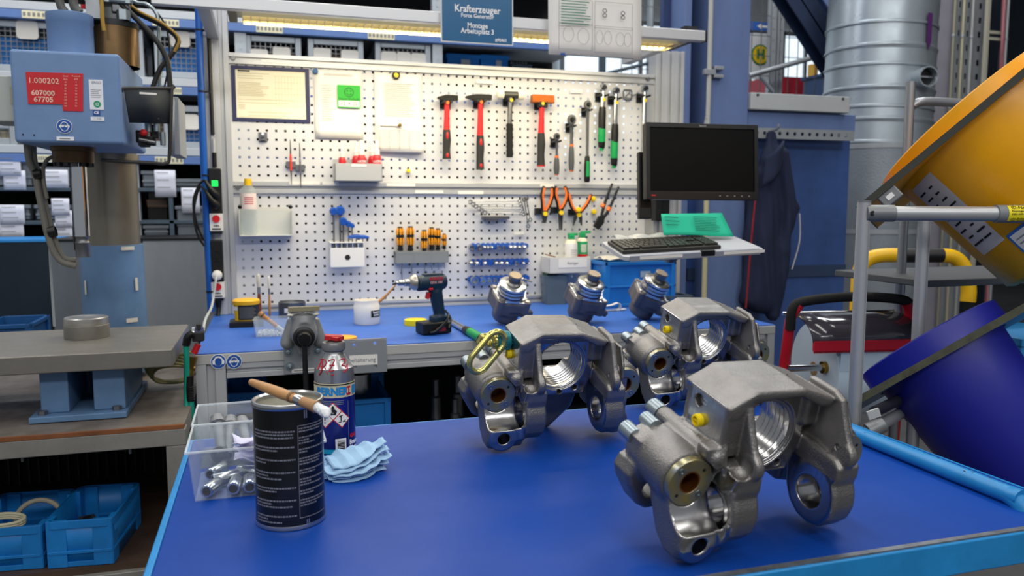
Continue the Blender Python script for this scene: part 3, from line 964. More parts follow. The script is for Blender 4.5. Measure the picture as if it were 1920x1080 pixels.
# ------------------------------------------------------------------ workbench
ZB = 0.90
bt = T('workbench', 'long aluminium workbench with blue top under the tool wall', 'workbench', (0.93, -0.5, 0))
def b_(x, y, z): return V(x, y, z) - bt.location
XB0, XB1, YB0, YB1 = -0.127, 2.0, -0.967, 0.06
put('worktop', G().bx(b_(XB0, YB0 + 0.004, ZB - 0.004), b_(XB1, YB1, ZB)), benchblue, bt, bev=0.0015)
put('core_board', G().bx(b_(XB0, YB0, ZB - 0.036), b_(XB1, YB1, ZB - 0.0042)), mat('grey edge band', '#b4b5b4', 0.45, var=0.05, vs=5), bt, bev=0.002)
def profile(name, par, a, b, w, d, axis, slot='y', m=None):
 """grooved aluminium profile from a to b; w across, d deep; grooves on the faces toward and away from slot"""
 a, b = Vector(a), Vector(b)
 g = G()
 e = 0.012
 lo = V(min(a.x, b.x), min(a.y, b.y), min(a.z, b.z)); hi = V(max(a.x, b.x), max(a.y, b.y), max(a.z, b.z))
 n = max(1, round(w / 0.045))
 if axis == 'z':
  for k in range(n):
   c0, c1 = lo.x + (hi.x - lo.x) * k / n, lo.x + (hi.x - lo.x) * (k + 1) / n
   s = (c1 - c0) * 0.36
   g.bx((c0, lo.y, lo.z), (c0 + s, hi.y, hi.z)); g.bx((c1 - s, lo.y, lo.z), (c1, hi.y, hi.z))
   g.bx((c0 + s, lo.y + e, lo.z), (c1 - s, hi.y - e, hi.z))
 else:
  for k in range(n):
   c0, c1 = lo.z + (hi.z - lo.z) * k / n, lo.z + (hi.z - lo.z) * (k + 1) / n
   s = (c1 - c0) * 0.36
   g.bx((lo.x, lo.y, c0), (hi.x, hi.y, c0 + s)); g.bx((lo.x, lo.y, c1 - s), (hi.x, hi.y, c1))
   g.bx((lo.x, lo.y + e, c0 + s), (hi.x, hi.y - e, c1 - s))
 return put(name, g, m or alu, par, bev=0.0012)
profile('front_rail', bt, b_(-0.035, YB0 + 0.004, ZB - 0.085), b_(XB1 - 0.045, YB0 + 0.049, ZB - 0.037), 0.045, 0.045, 'x')
for x in (XB0, 0.93, XB1 - 0.09):
 profile('leg', bt, b_(x, YB0 + 0.002, 0.02), b_(x + 0.09, YB0 + 0.05, ZB - 0.0365), 0.045, 0.05, 'z')
for x in (XB0, XB1 - 0.09):
 profile('leg', bt, b_(x, YB1 - 0.06, 0.02), b_(x + 0.09, YB1 - 0.01, ZB - 0.0365), 0.045, 0.05, 'z')
for x in (XB0 + 0.03, 0.96, XB1 - 0.06):
 put('side_rail', G().bx(b_(x, YB0 + 0.05, ZB - 0.085), b_(x + 0.03, YB1 - 0.06, ZB - 0.037)), alu, bt)
put('lower_shelf', G().bx(b_(XB0 + 0.01, YB0 + 0.08, 0.28), b_(XB1 - 0.01, YB1 - 0.07, 0.30)), mat('dark shelf board', '#2b2c2e', 0.6), bt)
put('rear_shade_sheet', G().bx(b_(XB0 + 0.01, YB1 - 0.07, 0.02), b_(XB1 - 0.01, YB1 - 0.062, ZB - 0.05)), mat('bench shade sheet', '#101114', 0.8), bt)  # near-black colour paints in the shadow under the bench
put('side_sheet', G().bx(b_(XB1 - 0.05, YB0 + 0.06, 0.3), b_(XB1 - 0.045, YB1 - 0.08, ZB - 0.09)), mat('bench shade sheet', '#101114'), bt)
g = G()
for x in (XB0 + 0.045, 0.975, XB1 - 0.045): g.cyl(b_(x, YB0 + 0.026, 0), b_(x, YB0 + 0.026, 0.021), 0.025, n=14)
for x in (XB0 + 0.045, XB1 - 0.045): g.cyl(b_(x, YB1 - 0.035, 0), b_(x, YB1 - 0.035, 0.021), 0.025, n=14)
put('levelling_foot', g, blackr, bt)
# round blue duty signs on the front edge
signblue = mat('duty sign blue', '#1a50a4', 0.45)
signwhite = mat('duty sign white', '#eef1f4', 0.5)
def duty_sign(par, o, r, kind, rot=(0, 0, 0)):
 d = put('round_sign', G().cyl((0, 0, 0), (0, -0.001, 0), r, n=40), signwhite, par, loc=o, rot=rot)
 put('blue_disc', G().cyl((0, -0.001, 0), (0, -0.0014, 0), r * 0.93, n=40), signblue, d)
 g = G()
 def el(cx, cz, rx, rz, n=28): return [(cx + rx * math.cos(2 * PI * k / n), cz + rz * math.sin(2 * PI * k / n)) for k in range(n)]
 L = [-0.0014 - 0.0003, -0.0014]
 head = el(0, -r * 0.02, r * 0.44, r * 0.60)
 if kind == 'ear':
  g.prism(el(0, r * 0.08, r * 0.60, r * 0.66), L[0], L[1], 'y', [el(0, -r * 0.03, r * 0.46, r * 0.56)])
  for s in (-1, 1): g.prism(el(s * r * 0.60, -r * 0.06, r * 0.17, r * 0.32), L[0] - 0.0001, L[1])
 elif kind == 'eye':
  g.prism(el(0, -r * 0.02, r * 0.52, r * 0.68), L[0], L[1], 'y', [head])
  for s in (-1, 1):
   g.prism(el(s * r * 0.22, r * 0.06, r * 0.19, r * 0.17), L[0] - 0.0002, L[1])
   g.prism(el(s * r * 0.56, 0, r * 0.1, r * 0.16), L[0] - 0.0001, L[1])
  g.prism([(-r * 0.5, r * 0.12), (r * 0.5, r * 0.12), (r * 0.5, r * 0.2), (-r * 0.5, r * 0.2)], L[0] - 0.0002, L[1])
 put('pictogram', g, signwhite, d)
 return d
for px, kd in ((409.5, 'ear'), (439, 'eye')):
 p = PY(px, 678, YB0 - 0.001)
 duty_sign(bt, p - bt.location, 0.0235, kd)
# ------------------------------------------------------------------ tool wall: posts, rails, perforated sheets
tw = T('tool_wall', 'aluminium frame tool wall with two white perforated steel sheets', 'tool wall', (0.95, 0.02, ZB))
def w_(x, y, z): return V(x, y, z) - tw.location
profile('post', tw, w_(-0.150, -0.03, ZB + 0.0005), w_(-0.030, 0.05, 2.42), 0.09, 0.08, 'z')
profile('post', tw, w_(1.945, -0.02, ZB + 0.0005), w_(2.10, 0.06, 2.12), 0.135, 0.08, 'z')
profile('rail', tw, w_(-0.030, -0.012, 1.958), w_(1.945, 0.03, 2.003), 0.045, 0.04, 'x')
profile('rail', tw, w_(-0.030, -0.012, 1.417), w_(1.945, 0.03, 1.467), 0.045, 0.04, 'x')
profile('rail', tw, w_(-0.030, -0.012, ZB + 0.0005), w_(1.945, 0.03, 0.9355), 0.045, 0.04, 'x')
def perforated(name, cols, rows, z0, x0, x1, za, zb_):
 """white sheet with real square holes, 10 mm at 38 mm"""
 xs = sorted([x0, x1] + [c * 0.038 + s * 0.005 for c in cols for s in (-1, 1)])
 zs_ = sorted([za, zb_] + [z0 + r * 0.038 + s * 0.005 for r in rows for s in (-1, 1)])
 nx, nz = len(xs), len(zs_)
 g = G()
 t = 0.002
 vs = [w_(x, y, z) for y in (0, t) for z in zs_ for x in xs]
 N = nx * nz
 fs = []
 for j in range(nz - 1):
  for i in range(nx - 1):
   hole = i % 2 == 1 and j % 2 == 1
   a, b, c, d = j * nx + i, j * nx + i + 1, (j + 1) * nx + i + 1, (j + 1) * nx + i
   if not hole:
    fs.append((a, b, c, d)); fs.append((d + N, c + N, b + N, a + N))
   else:
    for p, q in ((a, b), (b, c), (c, d), (d, a)):
     fs.append((q, p, p + N, q + N))
 g._add(vs, fs)
 return put(name, g, boardw, tw, ang=30)
perforated('perforated_sheet', range(0, 50), range(0, 13), 1.495, -0.030, 1.905, 1.468, 1.958)
perforated('perforated_sheet', range(0, 50), range(0, 13), 0.9446, -0.030, 1.905, 0.936, 1.417)
put('edge_strip', G().bx(w_(1.905, -0.004, 0.936), w_(1.945, 0.02, 1.958)), alu, tw)
g = G()
for z in (1.98, 1.442):
 for x in (-0.012, 1.905): g.cyl(w_(x, -0.02, z), w_(x, -0.006, z), 0.009, n=10)
put('rail_bolt', g, steeld, tw, kind='stuff')
g = G()
for x0, x1, z in ((0.10, 0.30, 1.975), (0.20, 0.33, 1.462), (0.34, 0.41, 1.462), (0.62, 0.75, 1.458), (0.95, 1.07, 1.425), (0.75, 0.88, 1.428), (1.35, 1.42, 1.46), (1.04, 1.12, 1.93), (1.5, 1.56, 1.906), (1.22, 1.27, 1.235)):
 g.bx(w_(x0, -0.0135, z - 0.007), w_(x1, -0.0125, z + 0.007))
put('label_strip', g, mat('pale label', '#f1efe8', 0.7), tw)
# black cable lying in the left post's groove
put('cable', G().tube([w_(-0.105, -0.036, 2.42), w_(-0.104, -0.036, 2.0), w_(-0.103, -0.036, 1.66)], 0.008, 8), black, tw)
# canopy with the strip lamp
cn = T('canopy_beam', 'silver overhead canopy beam with a black end cap carrying the hanging signs', 'beam', (0.95, -0.6, 2.05))
def c_(x, y, z): return V(x, y, z) - cn.location
g = G(); g.bx(c_(-0.25, -0.61, 2.045), c_(1.868, -0.575, 2.087))
put('front_beam', g, mat('canopy alu', '#cdced0', 0.4, 0.5), cn, bev=0.003)
put('end_cap', G().bx(c_(1.868, -0.612, 2.043), c_(1.876, -0.573, 2.089)), black, cn, bev=0.002)
g = G()
for x in (-0.09, 1.80): g.bx(c_(x - 0.02, -0.575, 2.05), c_(x + 0.025, 0.02, 2.085))
put('side_arm', g, alu, cn, bev=0.003)
put('arm_cap', G().bx(c_(1.79, -0.575, 2.085), c_(1.85, -0.54, 2.11)), steelk, cn)
lp = T('strip_lamp', 'long louvred strip lamp glowing warm white under the canopy beam', 'lamp', (0.92, -0.46, 2.0))
lp.location.z = 2.071
warm = mat('lamp glow', '#fff0c8', 0.5, emit=1.0)
lx = 0.91
put('housing', G().prism([(-0.05, 0.04), (0.05, 0.04), (0.088, 0.0), (0.08, -0.004), (-0.08, -0.004), (-0.088, 0.0)], -lx, lx, 'x'), mat('lamp housing', '#a9a9a4', 0.35, 0.6), lp, bev=0.002)
put('diffuser', G().bx((-lx + 0.03, -0.075, -0.012), (lx - 0.03, 0.075, -0.0045)), warm, lp)
g = G()
n = 60
for k in range(n + 1):
 g.box((-lx + 0.03 + (2 * lx - 0.06) * k / n, 0, -0.02), (0.003, 0.15, 0.016))
g.box((0, -0.075, -0.02), (2 * lx - 0.06, 0.003, 0.018)); g.box((0, 0.0, -0.02), (2 * lx - 0.06, 0.003, 0.018)); g.box((0, 0.075, -0.02), (2 * lx - 0.06, 0.003, 0.018))
put('louvre', g, mat('louvre', '#e8dcae', 0.35, 0.3), lp, kind='stuff')
for s in (-1, 1): put('end_cap', G().box((s * (lx + 0.005), 0, 0.01), (0.03, 0.18, 0.06)), black, lp, bev=0.003)
put('red_switch', G().cyl((-0.82, -0.075, 0.025), (-0.82, -0.06, 0.025), 0.008, n=14), redp, lp)
ll = area('strip_lamp_light', (0, 0.0, -0.032), (1.74, 0.12), 16, (1.0, 0.86, 0.56), (RAD(14), 0, 0))
ll.parent = lp
# hanging signs
hs = T('workplace_sign', 'blue hanging sign with white lettering for assembly workplace three', 'sign', (0.883, -0.635, 2.09))
sg = mat('sign teal blue', '#0f5f8f', 0.3, var=0.06, vs=12)
W_, Zt, Zb_ = 0.272, 0.12, -0.113
put('board', G().bx((-W_ / 2 - 0.004, -0.002, Zb_ - 0.004), (W_ / 2 + 0.004, 0.002, Zt + 0.09)), white, hs)
put('blue_face', G().bx((-W_ / 2, -0.0028, Zb_), (W_ / 2, -0.002, Zt + 0.086)), sg, hs)
for s, sz, z, bd in (('Krafterzeuger', 0.036, 0.007, 0.0008), ('Force Generator', 0.021, -0.013 - 0.004, 0.0004), ('Montage', 0.026, -0.052, 0.0006), ('Arbeitsplatz 3', 0.026, -0.073, 0.0006)):
 txt(s, sz, (0.0, -0.0034, z), signwhite, hs, bold=bd, sx=0.88)
txt('#90461', 0.017, (0.115, -0.0034, -0.1), signwhite, hs, align='RIGHT', bold=0.0004, sx=0.88)
put('hanger', G().bx((-0.1, 0.002, -0.03), (-0.08, 0.02, 0.04)), galv, hs)
put('hanger', G().bx((0.08, 0.002, -0.03), (0.1, 0.02, 0.04)), galv, hs)
hd = T('technical_drawing_sheet', 'large white sheet with green text and ring drawings hanging from the canopy', 'poster', (1.36, -0.64, 2.1))
a, b = PY(1030, 0, -0.64), PY(1203, 113, -0.64)
W_ = b.x - a.x
zb_ = b.z - 2.1
sag = lambda u, v: V(-W_ / 2 + W_ * u, -0.01 * math.sin(PI * u) - 0.01 * v * v, zb_ + (0.24 - zb_) * (1 - v))
put('sheet', G().sheet(sag, 8, 8), paper, hd, solid=0.0012)
g = G(); gg = G(); gd = G()
yy = -0.026
def rectline(G_, x0, x1, z0, z1, th=0.0012):
 G_.box(((x0 + x1) / 2, yy, z0), (x1 - x0, 0.0004, th)); G_.box(((x0 + x1) / 2, yy, z1), (x1 - x0, 0.0004, th))
 G_.box((x0, yy, (z0 + z1) / 2), (th, 0.0004, z1 - z0)); G_.box((x1, yy, (z0 + z1) / 2), (th, 0.0004, z1 - z0))
def pxs(x, y):
 p = PY(x, y, -0.666); return p.x - 1.36, p.z - 2.1
for (x0, y0, x1, y1) in ((1048, 2, 1111, 44), (1048, 46, 1111, 91), (1115, 8, 1186, 52), (1115, 53, 1186, 97)):
 u0, v0 = pxs(x0, y1); u1, v1 = pxs(x1, y0)
 rectline(g, u0, u1, v0, v1)
u0, v0 = pxs(1052, 43); u1, v1 = pxs(1109, 5)
lines(gg, u0, u1, v1, v0, 9, 0.0035, yy, 3)
for (cx, cy, rx, ry, big) in ((1066, 64, 10, 15, 0), (1094, 68, 11, 15, 0), (1124, 70, 7, 13, 0), (1140, 71, 7, 13, 0), (1163, 74, 8, 13, 0), (1177, 75, 7, 13, 0), (1134, 20, 4, 4, 1), (1134, 29, 4, 4, 1), (1168, 25, 4, 4, 1), (1168, 33, 4, 4, 1)):
 u, v = pxs(cx, cy); u2, _ = pxs(cx + rx, cy); _, v2 = pxs(cx, cy - ry)
 a_, b_2 = abs(u2 - u), abs(v2 - v)
 th = 0.0025 if big else 0.0012
 n = 24
 el = lambda k, q: [(u + (a_ - q) * math.cos(2 * PI * i / k), v + (b_2 - q) * math.sin(2 * PI * i / k)) for i in range(k)]
 (gd if big else g).prism(el(n, 0), yy - 0.0002, yy + 0.0002, 'y', [el(n, th)])
u0, v0 = pxs(1050, 100); u1, v1 = pxs(1190, 110)
gd.box(((u0 + 0.02 + u1) / 2, yy, v0 - 0.005), (u1 - u0 - 0.03, 0.0004, 0.0025))
put('drawing', g, ink, hd)
put('green_text', gg, mat('green print', '#5d8f7c', 0.8), hd)
put('bold_drawing', gd, mat('dark print', '#3b3d42', 0.8), hd)
put('blue_mark', G().box((u0 + 0.012, yy, v0 - 0.002), (0.02, 0.0006, 0.008)), signblue, hd)
# ------------------------------------------------------------------ sheets and small things on the upper perforated sheet
def board_rect(x0, y0, x1, y1, Y=-0.004):
 a, b = PY(x0, y0, Y), PY(x1, y1, Y)
 return a.x, b.x, b.z, a.z
x0, x1, z0, z1 = board_rect(432.5, 122, 582, 231)
fr = T('framed_inspection_sheet', 'cream table printout in a dark navy frame, top left of the tool wall', 'document', ((x0 + x1) / 2, -0.0005, (z0 + z1) / 2))
w, h = x1 - x0, z1 - z0
put('frame', G().prism([(-w / 2, -h / 2), (w / 2, -h / 2), (w / 2, h / 2), (-w / 2, h / 2)], -0.006, 0, 'y', [[(-w / 2 + .017, -h / 2 + .015), (w / 2 - .017, -h / 2 + .015), (w / 2 - .017, h / 2 - .015), (-w / 2 + .017, h / 2 - .015)]]), mat('navy frame', '#272c55', 0.5), fr, bev=0.001)
put('page', G().bx((-w / 2 + 0.016, -0.002, -h / 2 + 0.014), (w / 2 - 0.016, -0.0005, h / 2 - 0.014)), paperw, fr)
g = G()
gl = mat('cream print', '#bdb594', 0.8)
lines(g, -w * .42, w * .0, h * .37, h * .28, 3, .002, -.0022, 1); lines(g, -w * .42, -w * .02, h * .2, -h * .03, 9, .002, -.0022, 2)
lines(g, -w * .42, w * .35, -h * .1, -h * .16, 2, .002, -.0022, 3); lines(g, -w * .42, -w * .33, -h * .2, -h * .27, 4, .002, -.0022, 4)
for k in range(9): g.box((w * (.06 + .04 * k), -.0022, h * .06), (.0008, .0004, h * .56))
for k in range(6): g.box((w * .22, -.0022, h * (.34 - .11 * k)), (w * .36, .0004, .0008))
lines(g, -w * .3, w * .34, -h * .33, -h * .39, 2, .002, -.0022, 5); lines(g, -w * .42, w * .1, -h * .42, -h * .46, 2, .0012, -.0022, 6)
put('print', g, gl, fr)
put('heading', G().box((-w * .34, -.0023, h * .41), (w * .15, .0006, .006)), inkd, fr)
def hung_sheet(name, label, x0, y0, x1, y1, m=paper, curl=0.004, Y=-0.004):
 a, b, c, d = board_rect(x0, y0, x1, y1, Y)
 t = T(name, label, 'document', ((a + b) / 2, Y, d))
 w, h = b - a, d - c
 put('sheet', G().sheet(lambda u, v: V(-w / 2 + w * u, -curl * v * v * (0.6 + 0.4 * math.sin(3 * u)) - 0.001, -h * v), 8, 8), m, t, solid=0.0007, ang=25)
 return t, w, h
t, w, h = hung_sheet('white_checklist', 'white checklist with a green smiley card, hung by a blue magnet', 588, 129, 681, 261)
g = G(); lines(g, -w * .36, -w * .1, -h * .22, -h * .72, 16, .002, -.013, 9); lines(g, -w * .3, w * .4, -h * .06, -h * .08, 2, .002, -.004, 9)
put('print', g, inkl, t)
gx0, gx1, gz0, gz1 = board_rect(632, 159, 676, 203, -0.012)
cg = mat('card green', '#25b034', 0.5)
W2, H2 = gx1 - gx0, gz1 - gz0
cd_ = put('audit_card', G().bx((-W2 / 2, -0.001, -H2 / 2), (W2 / 2, 0, H2 / 2)), cg, t, loc=((gx0 + gx1) / 2 - t.location.x, -0.0125, (gz0 + gz1) / 2 - t.location.z))
put('date_field', G().bx((-W2 * .46, -0.0014, -H2 * .46), (W2 * .46, -0.001, -H2 * .19)), paper, cd_)
txt('12. 4. 22', 0.021, (0, -0.0018, -H2 * .33), mat('pen brown', '#6a4a20', 0.7), cd_, sx=1.0)
g = G(); c = (0, H2 * .18); rr = H2 * .21
g.prism(circ(c, rr, 28), -.0016, -.001, 'y', [circ(c, rr * .88, 28)])
for s in (-1, 1): g.prism(circ((s * rr * .35, c[1] + rr * .3), rr * .13, 10), -.0016, -.001)
arc = circ(c, rr * .6, 14, PI * 1.12, PI * 1.88); arc2 = circ(c, rr * .5, 14, PI * 1.12, PI * 1.88)[::-1]
g.prism(arc + arc2, -.0016, -.001)
put('smiley', g, mat('dark green ink', '#0c3d16', 0.6), cd_)
txt('Datum 5S-Audit', 0.0135, (0, -0.0016, -H2 * .12), mat('dark green ink', '#0c3d16'), cd_)
def magnet(name, label, px, py, r, m, m2=None, Y=-0.006, hgt=0.012):
 p = PY(px, py, Y)
 t = T(name, label, 'magnet', p)
 put('body', G().lathe([(0, 0), (r, 0), (r, hgt * 0.8), (r * 0.85, hgt), (0, hgt)], 24, (0, 0, 0), (0, -1, 0)), m, t)
 put('cap', G().lathe([(r * 0.62, hgt), (r * 0.58, hgt + 0.0015), (0, hgt + 0.002)], 20, (0, 0, 0), (0, -1, 0)), m2 or m, t)
 return t
magnet('round_magnet', 'blue round magnet at the top left corner of the checklist', 591, 134, 0.012, mat('magnet blue', '#1f5a90', 0.4))
t, w, h = hung_sheet('printed_notice', 'two overlapping white notices held by a black and yellow magnet', 701, 136, 792, 287)
put('lower_page', G().sheet(lambda u, v: V(-w * .47 + w * .98 * u, -0.012 - 0.016 * v * v * u, -h * .60 - h * .40 * v), 8, 5), mat('second paper', '#e4e3e0', 0.85), t, solid=0.0006)
g = G(); lines(g, -w * .3, w * .36, -h * .13, -h * .53, 17, .002, -.0075, 21, .25); put('print', g, inkl, t)
g = G(); lines(g, -w * .4, w * .0, -h * .67, -h * .67, 1, .004, -.0165, 21, .1)
for k in range(10): g.box((0, -.017 - 0.0006 * k, -h * (.72 + .026 * k)), (w * .84, .0004, .0009))
for k in range(5): g.box((-w * .42 + w * .21 * k, -.021, -h * .84), (.0009, .0012, h * .25))
put('table_print', g, ink, t)
magnet('round_magnet', 'black round magnet with a yellow centre above the notices', 742, 142, 0.017, black, yellowd, Y=-0.008, hgt=0.016)
magnet('pin_magnet', 'small brass pin magnet in the middle of the notices', 749, 235, 0.008, mat('brass', '#a08040', 0.3, 0.9), Y=-0.02, hgt=0.022)
magnet('pin_magnet', 'small yellow pin magnet alone on the sheet below the notices', 765, 321, 0.009, yellowd, Y=-0.001, hgt=0.024)
# small plate holders
def clip_holder(px, py, label, w=0.036, h=0.04, cat='holder'):
 p = PY(px, py, -0.006)
 t = T('tool_clip', label, cat, p)
 g = G().bx((-w / 2, 0, -h / 2), (w / 2, 0.004, h / 2)); g.box((0, -0.008, -h * .3), (w * .5, 0.016, .006)); g.box((0, -0.012, h * .1), (w * .35, .012, .012))
 put('plate', g, steeld, t, bev=0.001)
 put('pin', G().cyl((0, -0.004, h * .25), (0, -0.022, h * .3), .006, n=10), steel, t)
 return t
clip_holder(493, 257, 'small empty steel tool clip below the framed sheet')
# scribers
def scriber(px, y0, y1, label, hm, w=0.009):
 a, b = PY(px, y0, -0.02), PY(px + 1, y1, -0.02)
 t = T('scriber', label, 'scriber', b)
 H = a.z - b.z
 put('needle', G().cyl((0, 0, 0), (0, 0, H * .3), .0012, .003, n=8).cyl((0, 0, H * .68), (0, 0, H), .003, .0012, n=8), steelk, t)
 put('grip', G().lathe([(0, H * .3), (w * .5, H * .31), (w * .62, H * .42), (w * .45, H * .5), (w * .6, H * .58), (w * .4, H * .68), (0, H * .685)], 12), hm, t)
 h = put('clip', G().bx((-.02, .004, H * .38), (.02, .018, H * .52)), steeld, t, bev=.001)
 return t
scriber(545.5, 262, 346, 'red handled scriber hanging on the upper sheet', mat('scriber red', '#e0432a', 0.4))
scriber(563, 268, 352, 'bare steel scriber hanging right of the red scriber', steel, 0.007)
# grey tray with thread lock bottles
x0, x1, z0, z1 = board_rect(628, 306, 717, 340, -0.10)
gt = T('small_parts_tray', 'light grey tray of red and white adhesive bottles on the middle rail', 'tray', ((x0 + x1) / 2, -0.055, z0))
w, h = x1 - x0, z1 - z0
traym = mat('tray grey', '#b3b6bb', 0.5)
g = G()
g.bx((-w / 2, -0.05, 0.0), (w / 2, 0.05, 0.003)); g.bx((-w / 2, -0.05, 0), (w / 2, -0.047, h)); g.bx((-w / 2, 0.047, 0), (w / 2, 0.05, h * 1.3))
for s in (-1, 1): g.box((s * (w / 2 - .0015), 0, h / 2), (.003, .1, h))
put('tray', g, traym, gt, bev=.001)
put('tray_label', G().bx((-w * .16, -.0515, h - .014), (w * .16, -.05, h - .004)), paper, gt)
put('hook', G().bx((-w * .3, .05, h * .9), (w * .3, .054, h * 1.2)), steeld, gt)
redb = mat('bottle red', '#c01828', 0.35)
for i, (px, ytop, y, lb) in enumerate(((641, 268, -.055, 'single small red bottle with white nozzle at the left end of the grey tray'), (668, 264, -.03, 'rear red bottle in the pair at the middle of the grey tray'), (677, 262, -.08, 'front red bottle in the pair at the middle of the grey tray'), (698, 264, -.03, 'rear red bottle in the pair at the right end of the grey tray'), (706, 262, -.08, 'front red bottle in the pair at the right end of the grey tray'))):
 p = PY(px, ytop, y)
 t = T('adhesive_bottle', lb, 'bottle', (p.x, y, gt.location.z + .0035), group='red adhesive bottles')
 H = p.z - t.location.z
 r = .021 if i else .016
 put('bottle', G().lathe([(0, 0), (r, 0), (r, H * .52), (r * .8, H * .60), (r * .5, H * .64), (0, H * .64)], 20), redb, t)
 put('nozzle', G().lathe([(r * .62, H * .62), (r * .62, H * .74), (r * .42, H * .76), (r * .3, H * .97), (0, H)], 16), white, t)
 if i in (2, 4):
  txt('LOCTITE', .0135, (0, 0, H * .46), signwhite, t, cyl=(r + .0006, -PI / 2), bold=.0004, sx=.8)
  txt('243', .010, (0, 0, H * .36), signwhite, t, cyl=(r + .0006, -PI / 2), bold=.0003)
# ------------------------------------------------------------------ hammers, ratchets, torque wrenches
YT = -0.045
def hang(name, label, cat, px, ytop, ybot, Y=YT, group=None):
 a, b = PY(px, ytop, Y), PY(px, ybot, Y)
 t = T(name, label, cat, V(a.x, Y, a.z), group=group)
 return t, a.z - b.z
def hook(t, z, w=.05):
 g = G().bx((-w / 2, -YT - .008, z - .03), (w / 2, -YT - .004, z + .012))
 for s in (-1, 1): g.cyl((s * w * .32, -YT - .006, z - .006), (s * w * .32, -.028, z - .004), .005, n=8)
 put('wall_hook', g, steelk, t)
def hammer(px, y0, y1, x0, x1, label, kind):
 t, H = hang('hammer', label, 'hammer', px, y0, y1, group='hammers on the tool wall')
 W2 = PY(x1, y0, YT).x - PY(x0, y0, YT).x
 cx = (PY(x1, y0, YT).x + PY(x0, y0, YT).x) / 2 - t.location.x
 hh = .032 if kind == 'steel' else .04
 if kind == 'steel':
  g = G().prism([(cx - W2 / 2, -hh * .35), (cx - W2 * .12, -hh * .02), (cx + W2 * .22, 0), (cx + W2 / 2, -hh * .04), (cx + W2 / 2, -hh * .78), (cx + W2 * .22, -hh * .8), (cx + W2 * .15, -hh), (cx - W2 * .12, -hh), (cx - W2 / 2, -hh * .55)], -.014, .014)
  put('head', g, mat('forged black', '#1c1d1c', 0.4, 0.5), t, bev=.003)
 elif kind == 'soft':
  put('head', G().cyl((cx - W2 * .28, 0, -hh * .5), (cx + W2 * .28, 0, -hh * .5), hh * .42, n=24), mat('hammer head grey', '#54554f', 0.4, 0.6), t)
  for s in (-1, 1):
   put('soft_face', G().lathe([(0, W2 * .27), (hh * .5, W2 * .27), (hh * .52, W2 * .33), (hh * .5, W2 * .48), (hh * .4, W2 * .5), (0, W2 * .5)], 24, (cx, 0, -hh * .5), (s, 0, 0)), mat('nylon', '#efe9cf', 0.5), t)
 else:
  put('head', G().box((cx, 0, -hh * .55), (W2, .034, hh * .95)), mat('copper', '#a85a24', 0.38, 0.75, var=.25, vs=30), t, bev=.004)
  put('socket', G().box((cx, 0, -hh * 1.15), (W2 * .42, .03, hh * .7)), steelk, t, bev=.004)
 zc = -hh
 if kind == 'soft':
  put('shaft', G().cyl((0, 0, zc + .01), (-.004, 0, -H * .5), .0115, n=14), steeld, t)
  g = G().lathe([(0, 0), (.013, 0)] + [(.0165 if k % 2 else .0145, -H * .5 * k / 16) for k in range(17)] + [(.017, -H * .5), (0, -H * .505)], 18, (-.004, 0, -H * .49))
  put('grip', g, blackr, t)
 else:
  put('handle', G().tube([(0, 0, zc + .012), (-.001, 0, zc - .06), (-.003, 0, -H * .55)], [.0115, .0125, .015], 14), red2, t)
  grip = mat('hammer grip', '#2a2a2a', 0.7)
  g = put('grip', G().tube([(-.003, 0, -H * .545), (-.002, 0, -H * .7), (-.004, 0, -H * .85), (-.003, 0, -H)], [.0165, .019, .017, .0195], 14), grip, t)
  if kind == 'steel':
   put('red_inlay', G().ball((-.003, -.0155, -H * .64), .012, 12, 8, (.55, .5, 1.5)).ball((-.003, -.0165, -H * .95), .01, 12, 8, (.7, .4, 1.1)), red2, g)
  else:
   put('red_end', G().cyl((-.003, 0, -H), (-.003, 0, -H - .006), .019, n=14), red2, g)
 put('colour_dot', G().cyl((cx if kind == 'soft' else 0, -.0185, zc - .004), (cx if kind == 'soft' else 0, -.012, zc - .004), .0075, n=14), yellowd if kind != 'steel' else orange, t)
 hook(t, zc + .004)
hammer(838, 178, 298, 820, 858, 'smaller black headed hammer with red handle, leftmost on the tool wall', 'steel')
hammer(901, 177, 318, 873, 921, 'bigger black headed hammer with red handle', 'steel')
hammer(957, 170, 296, 932, 982, 'soft faced mallet with cream ends and ribbed black grip', 'soft')
hammer(1016, 177, 310, 996, 1038, 'copper headed hammer with red and black handle', 'copper')
